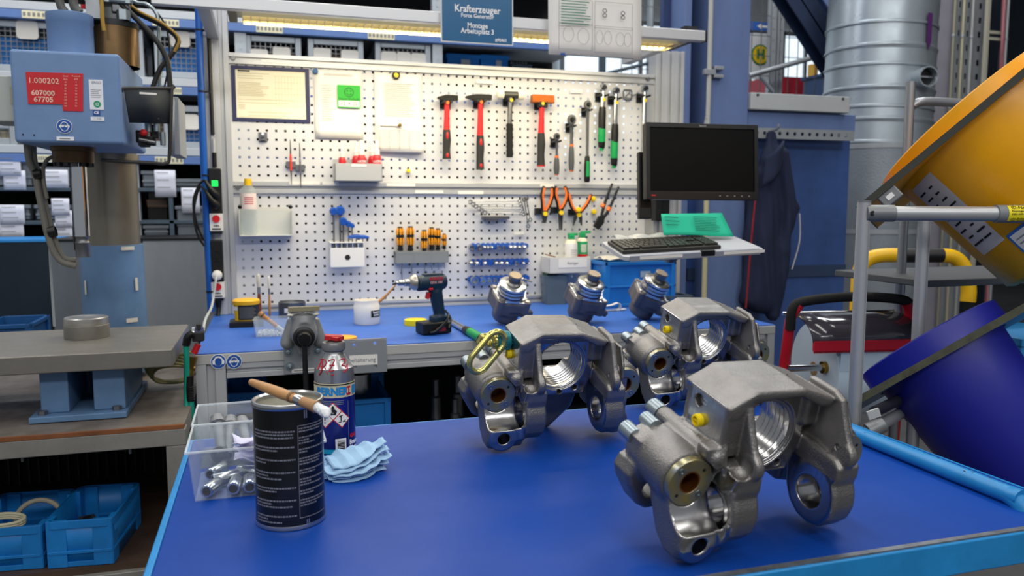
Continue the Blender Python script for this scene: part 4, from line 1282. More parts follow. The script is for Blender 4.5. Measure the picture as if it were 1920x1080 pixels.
def ratchet(px, y0, y1, label, r, gm, accent, slim=False, split=.55):
 t, H = hang('ratchet', label, 'ratchet', px, y0, y1, group='ratchets on the tool wall')
 put('head', G().lathe([(0, -.010), (r * .9, -.010), (r, -.006), (r, .006), (r * .9, .010), (0, .010)], 24, (0, 0, -r), (0, -1, 0), sq=(1, 1.15)), steeld, t)
 put('drive', G().box((0, -.015, -r), (.011, .014, .011)).lathe([(0, .010), (r * .6, .010), (r * .55, .014), (0, .014)], 20, (0, 0, -r), (0, -1, 0)), steelk, t)
 sw = r * .42
 put('shaft', G().tube([(0, 0, -r * 1.6), (0, 0, -r * 2.6), (0, 0, -H * split)], [r * .62, sw, sw * .9], 12, smooth=0), steeld, t)
 if slim:
  put('grip', G().tube([(0, 0, -H * split + .002), (0, 0, -H * (split + .06)), (0, 0, -H * .8), (0, 0, -H * .97), (0, 0, -H)], [.011, .0135, .0145, .0145, .008], 14), black, t)
  put('inlay', G().tube([(0, -.0085, -H * (split + .06)), (0, -.009, -H * .93)], [.009, .01], 12), accent, t)
 else:
  put('collar', G().cyl((0, 0, -H * split + .004), (0, 0, -H * split - .006), .010, n=14), accent, t)
  put('grip', G().tube([(0, 0, -H * split - .006), (0, 0, -H * (split + .08)), (0, 0, -H * .82), (0, 0, -H * .97)], [.009, .012, .014, .011], 14), gm, t)
  put('end_ring', G().cyl((0, 0, -H * .968), (0, 0, -H), .010, .007, n=14), accent, t)
 hook(t, -r * 2.2, .034)
gripgrey = mat('grip grey', '#4c4f52', 0.6)
ratchet(1044, 250, 329, 'shortest ratchet with grey and orange grip', .015, gripgrey, orange)
ratchet(1072, 216, 322, 'medium ratchet with grey and orange grip', .021, gripgrey, orange, split=.53)
ratchet(1102, 189, 342, 'long ratchet with a green and black grip', .018, black, green, True, .68)
def torque(px, y0, y1, label, grip=True, split=.42):
 t, H = hang('torque_wrench', label, 'torque wrench', px, y0, y1, group='torque wrenches on the tool wall')
 put('head', G().lathe([(0, -.011), (.017, -.011), (.019, 0), (.017, .011), (0, .011)], 20, (0, 0, -.018), (0, -1, 0)), chrome, t)
 put('drive', G().lathe([(0, .011), (.011, .011), (.01, .02), (0, .02)], 16, (0, 0, -.018), (0, -1, 0)), steelk, t)
 put('tube', G().tube([(0, 0, -.03), (-.001, 0, -.05), (-.002, 0, -H * (split + .05))], [.009, .0115, .0115], 14, smooth=0), steel, t)
 put('colour_dot', G().cyl((0, -.0125, -.075), (0, -.010, -.075), .0085, n=14), yellowd, t)
 if grip:
  put('sleeve', G().tube([(-.002, 0, -H * split), (-.003, 0, -H * (split + .1)), (-.004, 0, -H * .7)], [.0155, .018, .018], 14, smooth=0), black, t)
  put('grip', G().tube([(-.004, 0, -H * .66), (-.005, 0, -H * .80), (-.005, 0, -H * .92)], [.0175, .0185, .017], 14), green, t)
  put('end_cap', G().tube([(-.005, 0, -H * .905), (-.005, 0, -H * .985), (-.006, 0, -H)], [.0182, .016, .010], 14), black, t)
  put('end_knob', G().cyl((-.006, 0, -H), (-.006, 0, -H - .012), .010, n=12), green, t)
 hook(t, -.05, .05)
torque(1131, 157, 278, 'torque wrench with green grip, left one of the pair', split=.36)
torque(1155, 163, 311, 'torque wrench with green grip, lower one of the pair', split=.47)
torque(1209, 159, 400, 'long chrome torque wrench at the right edge of the tool wall', False, .9)
p = PY(1177, 178, -.01)
t = T('empty_wrench_hook', 'empty round steel wire hook plate beside the torque wrenches', 'hook', p)
put('plate', G().prism(rrect(.05, .056, .012), 0, .003, 'y', [rrect(.036, .04, .008)]), steeld, t, bev=.001)
put('bar', G().tube([(.02, 0, .02), (-.015, -.004, -.012), (.018, -.004, -.016)], .003, 8).tube([(.02, 0, 0), (.034, -.02, 0), (.04, -.024, .012)], .003, 8), steeld, t)
# ------------------------------------------------------------------ lower sheet: shelf with bottle, T-handle keys, screwdrivers
x0, x1, z0, z1 = board_rect(447, 388, 549, 442, -0.07)
sh = T('wall_shelf', 'small white wall shelf with a clear front carrying the water bottle', 'shelf', ((x0 + x1) / 2, -.04, z0))
w, h = x1 - x0, z1 - z0
shm = mat('shelf white', '#d6d6d2', 0.5)
g = G().bx((-w / 2, -.04, 0), (w / 2, .038, .004)); g.bx((-w / 2, .034, 0), (w / 2, .038, h)); g.bx((-w / 2, -.04, 0), (-w / 2 + .003, .038, h * .9)); g.bx((w / 2 - .003, -.04, 0), (w / 2, .038, h * .9))
put('tray', g, shm, sh, bev=.001)
put('clear_front', G().bx((-w / 2 + .003, -.04, .004), (w / 2 - .003, -.038, h * .88)), glass('clear sheet', '#e6ecec', .02), sh)
g = G()
for s in (-1, 1): g.ball((s * (w / 2 - .006), -.02, h), .009, 12, 8)
put('black_cap', g, black, sh)
p = PY(468, 440, -.045)
t = T('clear_bottle', 'clear plastic bottle with yellow cap and pale red label on the wall shelf', 'bottle', V(p.x, -.045, sh.location.z + .0042))
H = PY(468, 335, -.045).z - t.location.z
r = .033
clear = glass('clear bottle', '#e8efee', .16, .05)
put('bottle', G().lathe([(0, 0.003), (r * .8, 0), (r, .006), (r, H * .42), (r * .97, H * .44), (r, H * .46), (r, H * .75), (r * .75, H * .84), (r * .42, H * .88), (r * .42, H * .93)], 28), clear, t)
put('cap', G().cyl((0, 0, H * .88), (0, 0, H), .015, n=20), yellow, t)
g = drum_patch(G(), r + .0006, -PI * .95, -PI * .05, H * .46, H * .74)
o = put('bottle_label', g, mat('pale label red', '#ecdcd8', 0.6), t)
g = G()
for k in range(4): drum_patch(g, r + .001, -PI * .66, -PI * .3, H * (.55 + .035 * k), H * (.565 + .035 * k))
put('print', g, mat('label red', '#d0535a', 0.6), o)
# T handle hex keys in a white block
x0, x1, z0, z1 = board_rect(619, 465, 684, 500, -.09)
kb = T('hex_key_stand', 'white sheet metal stand with a black hexagon mark for the T-handle keys', 'stand', ((x0 + x1) / 2, -.05, z0))
w, h = x1 - x0, z1 - z0
g = G().bx((-w / 2, -.042, 0), (w / 2, -.039, h)); g.bx((-w / 2, -.04, h + .02), (w / 2, .045, h + .024)); g.bx((-w / 2, .042, 0), (w / 2, .046, h + .03))
for k in range(7): g.bx((-w / 2 + .002 + k * (w - .006) / 6, -.038, h - .004), (-w / 2 + .004 + k * (w - .006) / 6, .045, h + .022))
put('stand', g, mat('stand white', '#e9e9e8', 0.5), kb, bev=.001)
put('hexagon', G().prism(circ((0, h * .5), .013, 6), -.0427, -.042), inkd, kb)
for i, (px, yt, yb_, hw, Y, horiz, lb) in enumerate(((625, 396, 466, .018, -.06, 0, 'tallest blue T-handle hex key at the left of the stand'), (637, 395, 466, .022, -.035, 0, 'second tall blue T-handle hex key, behind the tallest'), (643, 415, 466, .018, -.06, 0, 'middle blue T-handle hex key of the stand'), (653, 420, 466, .014, -.05, 0, 'fourth blue T-handle hex key, shorter than the middle one'), (660, 423, 466, .011, -.05, 0, 'fifth and shortest upright blue T-handle hex key'), (668, 445, 466, .036, -.055, 1, 'blue T-handle hex key lying low with its grip across the view'), (680, 446, 466, .028, -.05, 1, 'thin blue T-handle hex key at the right end of the stand'))):
 a, b = PY(px, yt, Y), PY(px, yb_, Y)
 t = T('hex_key', lb, 'hex key', (a.x, Y, a.z), group='blue T-handle hex keys')
 H = a.z - b.z
 if horiz:
  put('grip', G().tube([(-hw, 0, 0), (-hw * .3, 0, .004), (hw * .3, 0, .004), (hw, 0, 0)], [.006, .009, .009, .005], 12), bluep, t)
 else:
  put('grip', G().tube([(0, .035, 0), (0, .012, .0), (0, -.012, 0), (0, -.03, -.002)], [hw * .7, hw * .85, hw, hw * .75], 14), bluep, t)
  put('grip_end', G().ball((0, .034, 0.004), hw * .7, 12, 8), black, t)
 put('blade', G().cyl((0, 0, -.004), (0, 0, -H - .028), .0042 if i < 3 else .0028, n=6), steeld, t)
# screwdrivers
x0, x1, z0, z1 = board_rect(741, 472, 841, 492, -.05)
rk_ = T('screwdriver_rack', 'clear grey plastic screwdriver rack on the lower sheet', 'rack', ((x0 + x1) / 2, -.03, z0))
w, h = x1 - x0, z1 - z0
g = G().bx((-w / 2, -.025, h * .75), (w / 2, .026, h)); g.bx((-w / 2, .02, 0), (w / 2, .026, h)); g.bx((-w / 2, -.025, 0), (w / 2, -.022, h * .8))
for k in range(4): g.bx((-w / 2 + (w - .003) * k / 3, -.025, 0), (-w / 2 + (w - .003) * k / 3 + .003, .025, h))
put('rack', g, mat('rack grey', '#92989c', 0.3, alpha=.75), rk_, bev=.001)
sdo = mat('screwdriver orange', '#f0a020', 0.35)
for i, (px, yt, yh, s, lb) in enumerate(((750, 425, 470, 1.0, 'big orange and black screwdriver, first from the left in the rack'), (769, 424, 470, 1.0, 'big orange and black screwdriver, second from the left in the rack'), (795, 431, 476, .86, 'orange and black screwdriver leaning and pushed deeper, third from the left'), (809, 426, 469, .9, 'orange and black screwdriver, tallest of the right hand three'), (821, 428, 469, .8, 'orange and black screwdriver, second from the right in the rack'), (833, 438, 467, .62, 'smallest orange and black screwdriver at the right end of the rack'))):
 a, b = PY(px, yt, -.035), PY(px, yh, -.035)
 t = T('screwdriver', lb, 'screwdriver', (a.x, -.035, a.z), group='orange screwdrivers')
 H = a.z - b.z
 R = .0175 * s
 pr = [(0, 0), (R * .62, 0), (R * .75, -H * .08), (R, -H * .38), (R * .98, -H * .44), (R * .72, -H * .78), (R * .62, -H * .85), (R * .8, -H * .96), (R * .7, -H), (0, -H)]
 put('handle', G().lathe(pr[::-1], 6), black, t)
 g = G()
 for k in range(6):
  an = PI / 3 * k + PI / 6
  ca, sa = math.cos(an), math.sin(an)
  for (z0_, z1_, r0, r1) in ((-H * .06, -H * .34, .76, 1.0), (-H * .46, -H * .76, .98, .76)):
   g.tube([(ca * R * r0 * .80, sa * R * r0 * .80, z0_), (ca * R * (r0 + r1) / 2 * .84, sa * R * (r0 + r1) / 2 * .84, (z0_ + z1_) / 2), (ca * R * r1 * .80, sa * R * r1 * .80, z1_)], [R * .26, R * .34, R * .26], 8)
 put('orange_panel', g, sdo, t)
 L = .14 if i < 2 else .09
 put('blade', G().cyl((0, 0, -H), (.006 * (i < 2), 0, -H - L), .0038 * s + .0008, .0028 * s, n=10), steel, t)
# wrench set on a holder
x0, x1, z0, z1 = board_rect(905, 400, 955, 412, -.03)
wh = T('wrench_holder', 'grey plastic holder under the stack of spanners', 'holder', ((x0 + x1) / 2, -.02, z0))
put('holder', G().box((0, 0, .01), (x1 - x0, .036, .014)).box((-.02, .0, .002), (.06, .03, .018)), steeld, wh, bev=.002)
def spanner(t, L, w, m=chrome):
 th = .004
 put('shank', G().box((0, 0, 0), (L - w * 1.6, th, w * .34)), steel, t, bev=.0012)
 c = (-L / 2, 0)
 jaw = [(c[0] + w * .9 * math.cos(a), w * .9 * math.sin(a)) for a in np.linspace(-2.5, 2.5, 18)]
 slot = [(c[0] - w * .55, w * .30), (c[0] + w * .15, w * .34), (c[0] + w * .32, 0), (c[0] + w * .15, -w * .34), (c[0] - w * .55, -w * .30)]
 put('open_jaw', G().prism(jaw + slot[::-1], -th * .8, th * .8), steeld, t, bev=.0006)
 put('ring_end', G().prism(circ((L / 2, 0), w * .75, 20), -th, th, 'y', [circ((L / 2, 0), w * .42, 12)]), m, t, bev=.0006)
ordw = ['first', 'second', 'third', 'fourth', 'fifth', 'sixth', 'seventh', 'eighth', 'ninth', 'tenth', 'eleventh', 'twelfth']
for i in range(6):
 a, b = PY(882 + 5.5 * i, 379 + 4.0 * i, -.028 - .009 * i), PY(974 + 1.5 * i, 377 + 5.0 * i, -.028 - .009 * i)
 t = T('spanner', 'chrome spanner lying flat, %s from the top of the stack' % ordw[i], 'spanner', (a + b) / 2, group='stacked spanners')
 d = b - a
 t.rotation_euler = (RAD(-8), -math.atan2(d.z, d.x), 0)
 spanner(t, d.length, .0125)
for i, (p0, p1, lb) in enumerate((((983, 374), (990, 424), 'spanner hanging upright at the right end of the spanner stack'), ((987, 372), (994, 412), 'shorter upright spanner just behind the hanging one'))):
 a, b = PY(*p0, -.03 + .012 * i), PY(*p1, -.03 + .012 * i)
 t = T('spanner', lb, 'spanner', (a + b) / 2, group='hanging spanners')
 d = b - a
 t.rotation_euler = (0, -math.atan2(d.z, d.x) , 0)
 spanner(t, d.length, .013)
# sockets on three blue rails
socket_rows = ((462, 880, 990, [(883, .0145, 1), (898, .015, 1), (908, .0085, 0), (915, .0085, 0), (922, .0085, 0), (934, .012, 1), (944, .010, 1), (957, .0115, 0), (965, .0115, 0), (974, .010, 0), (983, .012, 0)], 'top'),
      (492, 880, 992, [(883, .014, 0), (894, .012, 0), (909, .0125, 0), (930, .0125, 0), (940, .0125, 0), (950, .011, 0), (967, .013, 1), (981, .010, 0), (991, .007, 0)], 'middle'),
      (523, 877, 992, [(888, .0185, 1), (904, .0155, 1), (916, .013, 1), (927, .0115, 1), (938, .0105, 1), (949, .010, 1), (960, .010, 1), (975, .014, 0)], 'bottom'))
for yy, xa, xb, ss, nm in socket_rows:
 a, b = PY(xa, yy, -.02), PY(xb, yy - 1, -.02)
 t = T('socket_rail', 'blue plastic socket rail, %s one of the three' % nm, 'rail', ((a.x + b.x) / 2, -.016, a.z - .002), group='socket rails')
 w = b.x - a.x
 g = G().prism(rrect(w, .026, .012), -.012, .013, 'y')
 put('rail', g, bluep, t, bev=.002)
 g = G()
 for k in range(int(w / .024)): g.box((-w / 2 + .018 + k * .024, -.004, .014), (.012, .012, .006))
 put('tab', g, bluep, t)
 for i, (px, r, op) in enumerate(ss):
  p = PY(px, yy + 1, -.05)
  L = .026 + r * .8
  s = T('socket', '%s%s chrome socket, %s from the left on the %s blue rail' % ('large ' if r > .0135 else '', 'open' if op else 'closed', ordw[i], nm), 'socket', (p.x, -.0285, p.z), group='chrome sockets')
  pr = [(r * .7, 0), (r * .75, L * .3), (r, L * .45), (r, L), (r * .72, L), (r * .70, L * .5), (0, L * .5)] if op else [(r * .85, 0), (r, L * .15), (r, L * .7), (r * .6, L * .95), (r * .35, L), (0, L * .98)]
  put('body', G().lathe(pr, 18, (0, 0, 0), (0.05, -1, -.12)), chrome if i % 3 else steel, s)
t = T('joint_extension', 'steel extension bar drooping from the right end of the bottom socket rail', 'extension bar', PY(978, 522, -.05))
p, q = PY(980, 523, -.05) - t.location, PY(998, 528, -.07) - t.location
put('bar', G().tube([p, (p + q) / 2, q], [.006, .004, .004], 10), steeld, t)
put('socket_head', G().ball(p, .009, 12, 8), chrome, t)
# pliers
def plier(px, py, label, kind, Y=-.04, col=orange):
 """placed at its joint"""
 p = PY(px, py, Y)
 t = T('pliers', label, 'pliers', p, group='pliers on the tool wall')
 return t
def handle(t, pts, m1, m2, r=.0095):
 put('handle', G().tube(pts, [r * .7] + [r] * (len(pts) - 2) + [r * .75], 10, sq=.8), m1, t)
 sx = -1 if pts[2][0] > pts[0][0] else 1
 q = [Vector(p) + V(.0045 * sx, -.0045, 0) for p in pts[1:]]
 q[-1] = q[-1] * .8 + q[-2] * .2
 put('orange_inlay', G().tube(q, [r * .62] * len(q), 8), m2, t)
def o_(t, *pp): return [PY(x, y, t.location.y) - t.location for x, y in pp]
for (px, py, hl, hr, jaw, lb) in ((1021, 400, ((1018, 395), (1017, 380), (1016, 365), (1020, 349)), ((1024, 395), (1031, 382), (1036, 365), (1035, 350)), 'comb', 'combination pliers with orange and black grips, leftmost pair'),
          (1051, 398, ((1048, 392), (1045, 378), (1041, 365), (1042, 349)), ((1054, 390), (1061, 376), (1063, 362), (1059, 349)), 'needle', 'long nosed pliers with orange and black grips'),
          (1084, 402, ((1079, 398), (1072, 388), (1067, 373), (1064, 360)), ((1090, 396), (1099, 384), (1106, 372), (1108, 364)), 'snip', 'wide opened side cutters with orange grips and yellow magnets')):
 t = plier(px, py, lb, jaw)
 c = V(0, 0, 0)
 handle(t, [c] + o_(t, *hl), black, orange)
 handle(t, [c] + o_(t, *hr), black, orange)
 jm = mat('plier steel', '#4d5054', 0.4, 0.8)
 if jaw == 'comb':
  put('jaws', G().prism([(-.016, .012), (.016, .012), (.014, -.012), (.006, -.046), (-.006, -.046), (-.014, -.012)], -.008, .008), jm, t, bev=.002)
 elif jaw == 'needle':
  put('jaw', G().prism([(-.013, .01), (-.001, .01), (-.0015, -.085), (-.006, -.085)], -.005, .005), jm, t, bev=.001)
  put('jaw', G().prism([(.001, .01), (.013, .01), (.008, -.085), (.003, -.085)], -.005, .005), jm, t, bev=.001)
 else:
  put('jaw', G().prism([(-.014, .012), (.002, .012), (-.008, -.02), (-.026, -.055), (-.022, -.02)], -.007, .007), jm, t, bev=.001)
  put('jaw', G().prism([(-.002, .012), (.014, .012), (.020, -.02), (.018, -.055), (.005, -.02)], -.007, .007), jm, t, bev=.001)
 put('joint_disc', G().cyl((0, -.016, -.002), (0, -.006, -.002), .0105, n=18), yellowd, t)
 g = G().bx((-.04, .02, -.005), (.0, .036, .025))
 put('wall_clip', g, steelk, t, bev=.002)
t = plier(1125, 415, 'black water pump pliers with orange bands', 'pump')
handle(t, [V(0, 0, 0)] + o_(t, (1130, 395), (1135, 378), (1148, 344)), mat('pump grip', '#24282f', 0.5), mat('pump grip', '#24282f', 0.5), .008)
handle(t, [V(.004, 0, 0)] + o_(t, (1134, 405), (1143, 390), (1160, 350)), mat('pump grip', '#24282f', 0.5), mat('pump grip', '#24282f', 0.5), .008)
g = G()
for q0, q1 in (((1128, 388), (1132, 383)), ((1139, 395), (1143, 389))):
 a, b = o_(t, q0, q1); g.cyl(a + V(0, -.002, 0), b + V(0, -.002, 0), .011, n=12)
put('orange_band', g, orange, t)
a, b, c, d, e = o_(t, (1112, 424), (1122, 431), (1132, 418), (1134, 402), (1122, 405))
put('jaws', G().prism([(a.x, a.z), (b.x, b.z), (c.x, c.z), (d.x, d.z), (e.x, e.z)], -.008, .008), steelk, t, bev=.003)
for px, py, lb in ((1084, 393, 'yellow round magnet above the joint of the side cutters'), (1112, 373, 'upper yellow round magnet beside the side cutters'), (1113, 397, 'lower yellow round magnet left of the pump pliers')):
 magnet('round_magnet', lb, px, py, .0125, yellowd, Y=-.012 if px > 1090 else -.058, hgt=.01)
# tray with cleaner cans
x0, x1, z0, z1 = board_rect(1022, 483, 1107, 511, -.13)
ct = T('cleaner_tray', 'white sheet metal tray holding two spray cans on the lower sheet', 'tray', ((x0 + x1) / 2 + .01, -.075, z0))
w, h = (x1 - x0) * .92, z1 - z0
g = G().bx((-w / 2, -.06, 0), (w / 2, .06, .003)); g.bx((-w / 2, -.06, 0), (w / 2, -.057, h)); g.bx((-w / 2, .057, 0), (w / 2, .06, h)); g.bx((-w / 2, -.06, 0), (-w / 2 + .003, .06, h)); g.bx((w / 2 - .003, -.06, 0), (w / 2, .06, h))
put('tray', g, mat('tray white', '#d3d3d2', 0.5), ct, bev=.001)
put('tray_label', G().bx((-w * .28, -.0612, h * .35), (w * .4, -.06, h * .9)), paper, ct)
txt('Reiniger', .017, (w * .06, -.0618, h * .62), mat('label grey print', '#6a6f76', 0.7), ct)
put('stick', G().cyl((-w * .5, 0, h + .012), (-w * .3, -.03, h - .0), .003, n=8), mat('thin brown stick', '#7a5440', 0.6), ct)
for i, (px, yt, y, r, body, lb) in enumerate(((1071, 437, -.09, .031, '#dcdcde', 'white spray can with green nozzle in the cleaner tray'), (1092, 433, -.06, .026, '#1f9f66', 'green spray can with red band in the cleaner tray'))):
 p = PY(px, yt, y)
 t = T('spray_can', lb, 'spray can', (p.x, y, ct.location.z + .0035), group='cleaner spray cans')
 H = p.z - t.location.z
 o = put('can', G().lathe([(0, 0), (r, 0), (r, H * .72), (r * .95, H * .74)], 24), mat('can' + body, body, 0.4), t)
 put('dome', G().lathe([(r * .95, H * .735), (r * .8, H * .8), (r * .4, H * .84), (0, H * .84)], 24), mat('dome cream', '#efe6cf', 0.4), t)
 put('nozzle', G().box((0, 0, H * .9), (.026, .03, H * .12)).box((.008 + .01 * i, 0, H * .97), (.05, .014, H * .06)), mat('nozzle green', '#18a060', 0.4), t, bev=.003)
 if i:
  put('red_band', drum_patch(G(), r + .0006, -PI * .98, -PI * .02, H * .34, H * .42), redp, o)
  g = G()
  for k in range(5): drum_patch(g, r + .0007, -PI * .7, -PI * .35, H * (.48 + .04 * k), H * (.505 + .04 * k))
  put('print', g, paper, o)
 else:
  g = G()
  for k in range(9): drum_patch(g, r + .0006, -PI * .62, -PI * .3, H * (.08 + .06 * k), H * (.1 + .06 * k), 4)
  put('print', g, inkl, o)
# ------------------------------------------------------------------ things on the workbench
def onb(px, py): return PZ(px, py, ZB + .0004)
def onZ(px, py, z): return PZ(px, py, z)
def hgt(p, py):   # height of pixel row py above a point's column (same depth plane)
 return PY(pj(p)[0], py, p.y).z - p.z
def pj(p):
 q = _R @ (np.array(p) - CAM); return 960 + F_PX * q[0] / q[2], 540 + F_PX * q[1] / q[2], q[2]
# yellow tub on its black stand
p = onb(463, 610)
D = pj(p)[2]; s = D / F_PX
tr = T('black_tray', 'flat black tray under the yellow tub', 'tray', p)
put('tray', G().box((0, 0, .010), (.125, .11, .020)).box((0, 0, .021), (.112, .098, .003)), black, tr, bev=.002)
t = T('grease_tub', 'round yellow tub with black text label and yellow lid', 'tub', p + V(0, 0, .0226))
tz = .023
Hh = hgt(p, 563) - tz + .006
r = .047
tub = put('tub', G().lathe([(0, 0), (r * .93, 0), (r, Hh * .75), (0, Hh * .75)], 32), yellow, t)
put('lid', G().lathe([(r * 1.08, Hh * .76), (r * 1.1, Hh * .8), (r * 1.1, Hh * .93), (r * 1.02, Hh * .98), (r * .95, Hh), (0, Hh)], 32), mat('lid yellow', '#f0b414', 0.4), t)
lb = put('label', drum_patch(G(), r + .0006, RAD(-128), RAD(20), Hh * .06, Hh * .74, 14), mat('label charcoal', '#232428', 0.5), t)
g = G()
for k in range(9): drum_patch(g, r + .0012, RAD(-122), RAD(-40 - 7 * (k % 3)), Hh * (.15 + .06 * k), Hh * (.165 + .06 * k), 8)
put('print', g, ink, lb)
put('white_patch', drum_patch(G(), r + .0008, RAD(-165), RAD(-132), Hh * .5, Hh * .68, 4), paper, t)
# brushes standing in a holder
def standing_brush(px, ytop, ybot, Y, label, rb, m, tip):
 a, b = PY(px + 2, ytop, Y), PY(px, ybot, Y)
 b.z = max(b.z, ZB + .001)
 t = T('paint_brush', label, 'brush', (b.x, Y, ZB + .001))
 H = a.z - t.location.z
 put('handle', G().lathe([(0, 0), (rb * .9, .01), (rb, H * .3), (rb * .7, H * .56), (0, H * .56)], 14), m, t)
 put('ferrule', G().lathe([(rb * .75, H * .55), (rb * .85, H * .62), (rb * .8, H * .7)], 14), steel, t)
 put('bristles', G().lathe([(rb * .8, H * .69), (rb * .95, H * .8), (rb * .9, H * .93), (0, H)], 14), mat('bristles' + tip, tip, 0.8, bump=.5, bs=300), t)
 return t
standing_brush(487, 512, 592, -.21, 'brown handled brush with white paint tip standing behind the yellow tub', .0085, woodd, '#c9c6bd')
standing_brush(506, 516, 590, -.19, 'slim wooden brush with white tip standing left of the tin', .0055, wood, '#d6d3ca')
# tin behind the vice
p = V(PY(548, 590, -.17).x, -.17, ZB + .0004)
t = T('dark_tin', 'grey metal tin with a white label strip behind the vice', 'tin', p)
Hh = PY(548, 566, -.17).z - ZB
put('tin', G().lathe([(0, 0), (.056, 0), (.056, Hh), (.053, Hh + .002), (.052, Hh - .003), (0, Hh - .004)], 32), mat('tin grey', '#6f7377', 0.3, 0.8), t)
put('label', drum_patch(G(), .0566, RAD(-125), RAD(-60), Hh * .35, Hh * .65), paper, t)
# plastic pot with a brush and swarf
p = onb(510, 628)
t = T('clear_tub', 'clear square plastic tub with white crumbs and a short brush inside', 'tub', p, rot=RAD(-6))
def square_tub(w0, d0, w1, d1, h, th=.0015):
 g = G()
 a, b = rrect(w0, d0, .012), rrect(w1, d1, .014)
 n = len(a)
 vs = [V(x, y, 0) for x, y in a] + [V(x, y, h) for x, y in b] + [V(x * 1.04, y * 1.05, h) for x, y in b]
 fs = [tuple(range(n))[::-1]] + [(i, (i + 1) % n, n + (i + 1) % n, n + i) for i in range(n)] + [(n + i, n + (i + 1) % n, 2 * n + (i + 1) % n, 2 * n + i) for i in range(n)]
 return g._add(vs, fs)
put('tub', square_tub(.105, .085, .118, .098, .062), glass('cloudy plastic', '#dfe7ea', .20, .15), t, solid=.0012)
g = G(); rnd = random.Random(3)
for k in range(260):
 x, y = rnd.uniform(-.047, .047), rnd.uniform(-.037, .037)
 g.box((x, y, .003 + rnd.random() * .012), (.005, .004, .003), (rnd.random() * 3, rnd.random() * 3, 0))
put('white_crumbs', g, mat('crumb white', '#e6e9ec', 0.6), t, kind='stuff')
b = T('short_brush', 'short light wooden brush leaning inside the clear tub', 'brush', p + V(-.028, .0, .07), rot=(0, RAD(130), RAD(-10)))
put('handle', G().lathe([(0, -.02), (.0105, -.018), (.0105, -.004), (.0085, 0), (.0075, .03), (.008, .06), (0, .062)], 14), wood, b)
put('band', G().ring((0, 0, -.006), (0, 0, -.001), .0112, .008, 16), mat('brown band', '#5a3a22', 0.5), b)
put('bristles', G().lathe([(.0075, .06), (.009, .075), (.006, .092), (0, .093)], 14), mat('bristle grey', '#cfd3d4', 0.8), b)
# lids
def lid(px, py, r, h, m, label):
 p = onb(px, py)
 t = T('jar_lid', label, 'lid', p)
 put('lid', G().lathe([(0, h * .9), (r * .92, h * .9), (r * .92, h), (r, h), (r, 0), (r * .96, 0), (r * .95, h * .7), (0, h * .7)][::-1], 40), m, t)
 g = G()
 for k in range(40): g.box((r * math.cos(k * PI / 20), r * math.sin(k * PI / 20), h * .5), (.002, .002, h * .8), (0, 0, k * PI / 20))
 put('grip_rib', g, m, t, kind='stuff')
lid(643, 637, .047, .010, mat('lid orange yellow', '#f5b11a', 0.4), 'orange yellow lid lying behind the gas bottle')
lid(779, 609, .043, .022, mat('lid lemon', '#f4dc1c', 0.4), 'lemon yellow lid lying behind the cordless driver')
# white jar with brush
p = onb(688, 607)
t = T('white_jar', 'open white plastic jar with a small black label', 'jar', p)
Hh = hgt(p, 562); r = 24 * pj(p)[2] / F_PX
put('jar', G().lathe([(0, 0), (r * .93, 0), (r, .008), (r, Hh * .78), (r * .94, Hh * .83), (r * .94, Hh), (r * .86, Hh), (r * .86, .012), (0, .012)], 36), mat('jar white', '#e9e6e0', 0.35), t)
put('grease_fill', G().lathe([(r * .859, Hh * .7), (0, Hh * .75)], 24), mat('cream grease', '#e8dcc0', 0.4), t)
lb = put('black_label', drum_patch(G(), r + .0006, RAD(-78), RAD(-14), Hh * .32, Hh * .60, 10), inkd, t)
txt('Renolit RA', .0115, (0, 0, Hh * .52), signwhite, t, cyl=(r + .0012, RAD(-47)), bold=.0005, sx=.75)
txt('N1990-II', .0115, (0, 0, Hh * .40), signwhite, t, cyl=(r + .0012, RAD(-47)), bold=.0005, sx=.75)
b = T('long_brush', 'long thin wooden brush sticking out of the white jar', 'brush', p + V(.0, 0, .02))
q = PY(743, 533, p.y + .02) - b.location
put('handle', G().tube([V(.0, 0, .03), q * .6 + V(.0, 0, .004), q], [.0065, .006, .002], 10), mat('pale brush wood', '#a87848', 0.5), b)
put('bristles', G().tube([V(-.02, 0, -.004), V(0, 0, .03)], [.004, .0065], 10, smooth=0), mat('bristle grey', '#cfd3d4'), b)
# cordless driver, standing on its battery
p = onb(812, 625)
sc = pj(p)[2] / F_PX      # metres per pixel here
t = T('cordless_driver', 'dark blue cordless impact driver standing on its battery with a silver nose', 'cordless driver', p, rot=RAD(14))
dn = mat('driver navy', '#0f2b40', 0.45, var=0.05, vs=20)
def k_(x, y): return (x - 812) * sc, (623 - y) * sc
m_ = lambda *pts: [k_(*q) for q in pts]
def f_driver(P):
 c = lambda x, y: np.array([k_(x, y)[0] * 1000, 0, k_(x, y)[1] * 1000])
 a, b = c(779, 528), c(838, 526)
 d = s_cyl(P, a, b, 28, 9)
 d = smin(d, s_box(P, c(812, 512), (38, 14, 4), 3), 6)
 d = smin(d, s_cap(P, c(818, 545), c(826, 590), 25, 21), 12)
 d = smin(d, s_box(P, c(824, 596), (30, 24, 12), 6), 10)
 return d
lo = (-60, -36, -8);
v_, f_ = field_mesh(f_driver, (-90, -36, 10), (80, 36, 260), 3.0)
put_field('body', v_, f_, dn, t)
bx0, bz0 = k_(784, 625); bx1, bz1 = k_(842, 600)
put('battery', G().box(((bx0 + bx1) / 2, 0, (bz1) / 2 + .001), (bx1 - bx0, .075, bz1 - .002)), black, t, bev=.006, seg=3)
put('battery_stripe', G().box(((bx0 + bx1) / 2 + .012, -.038, bz1 * .42), ((bx1 - bx0) * .34, .001, bz1 * .3)), mat('dark red print', '#8c1a24', 0.4), t)
g = G()
x0, z0 = k_(776, 525); x1, z1 = k_(748, 523)
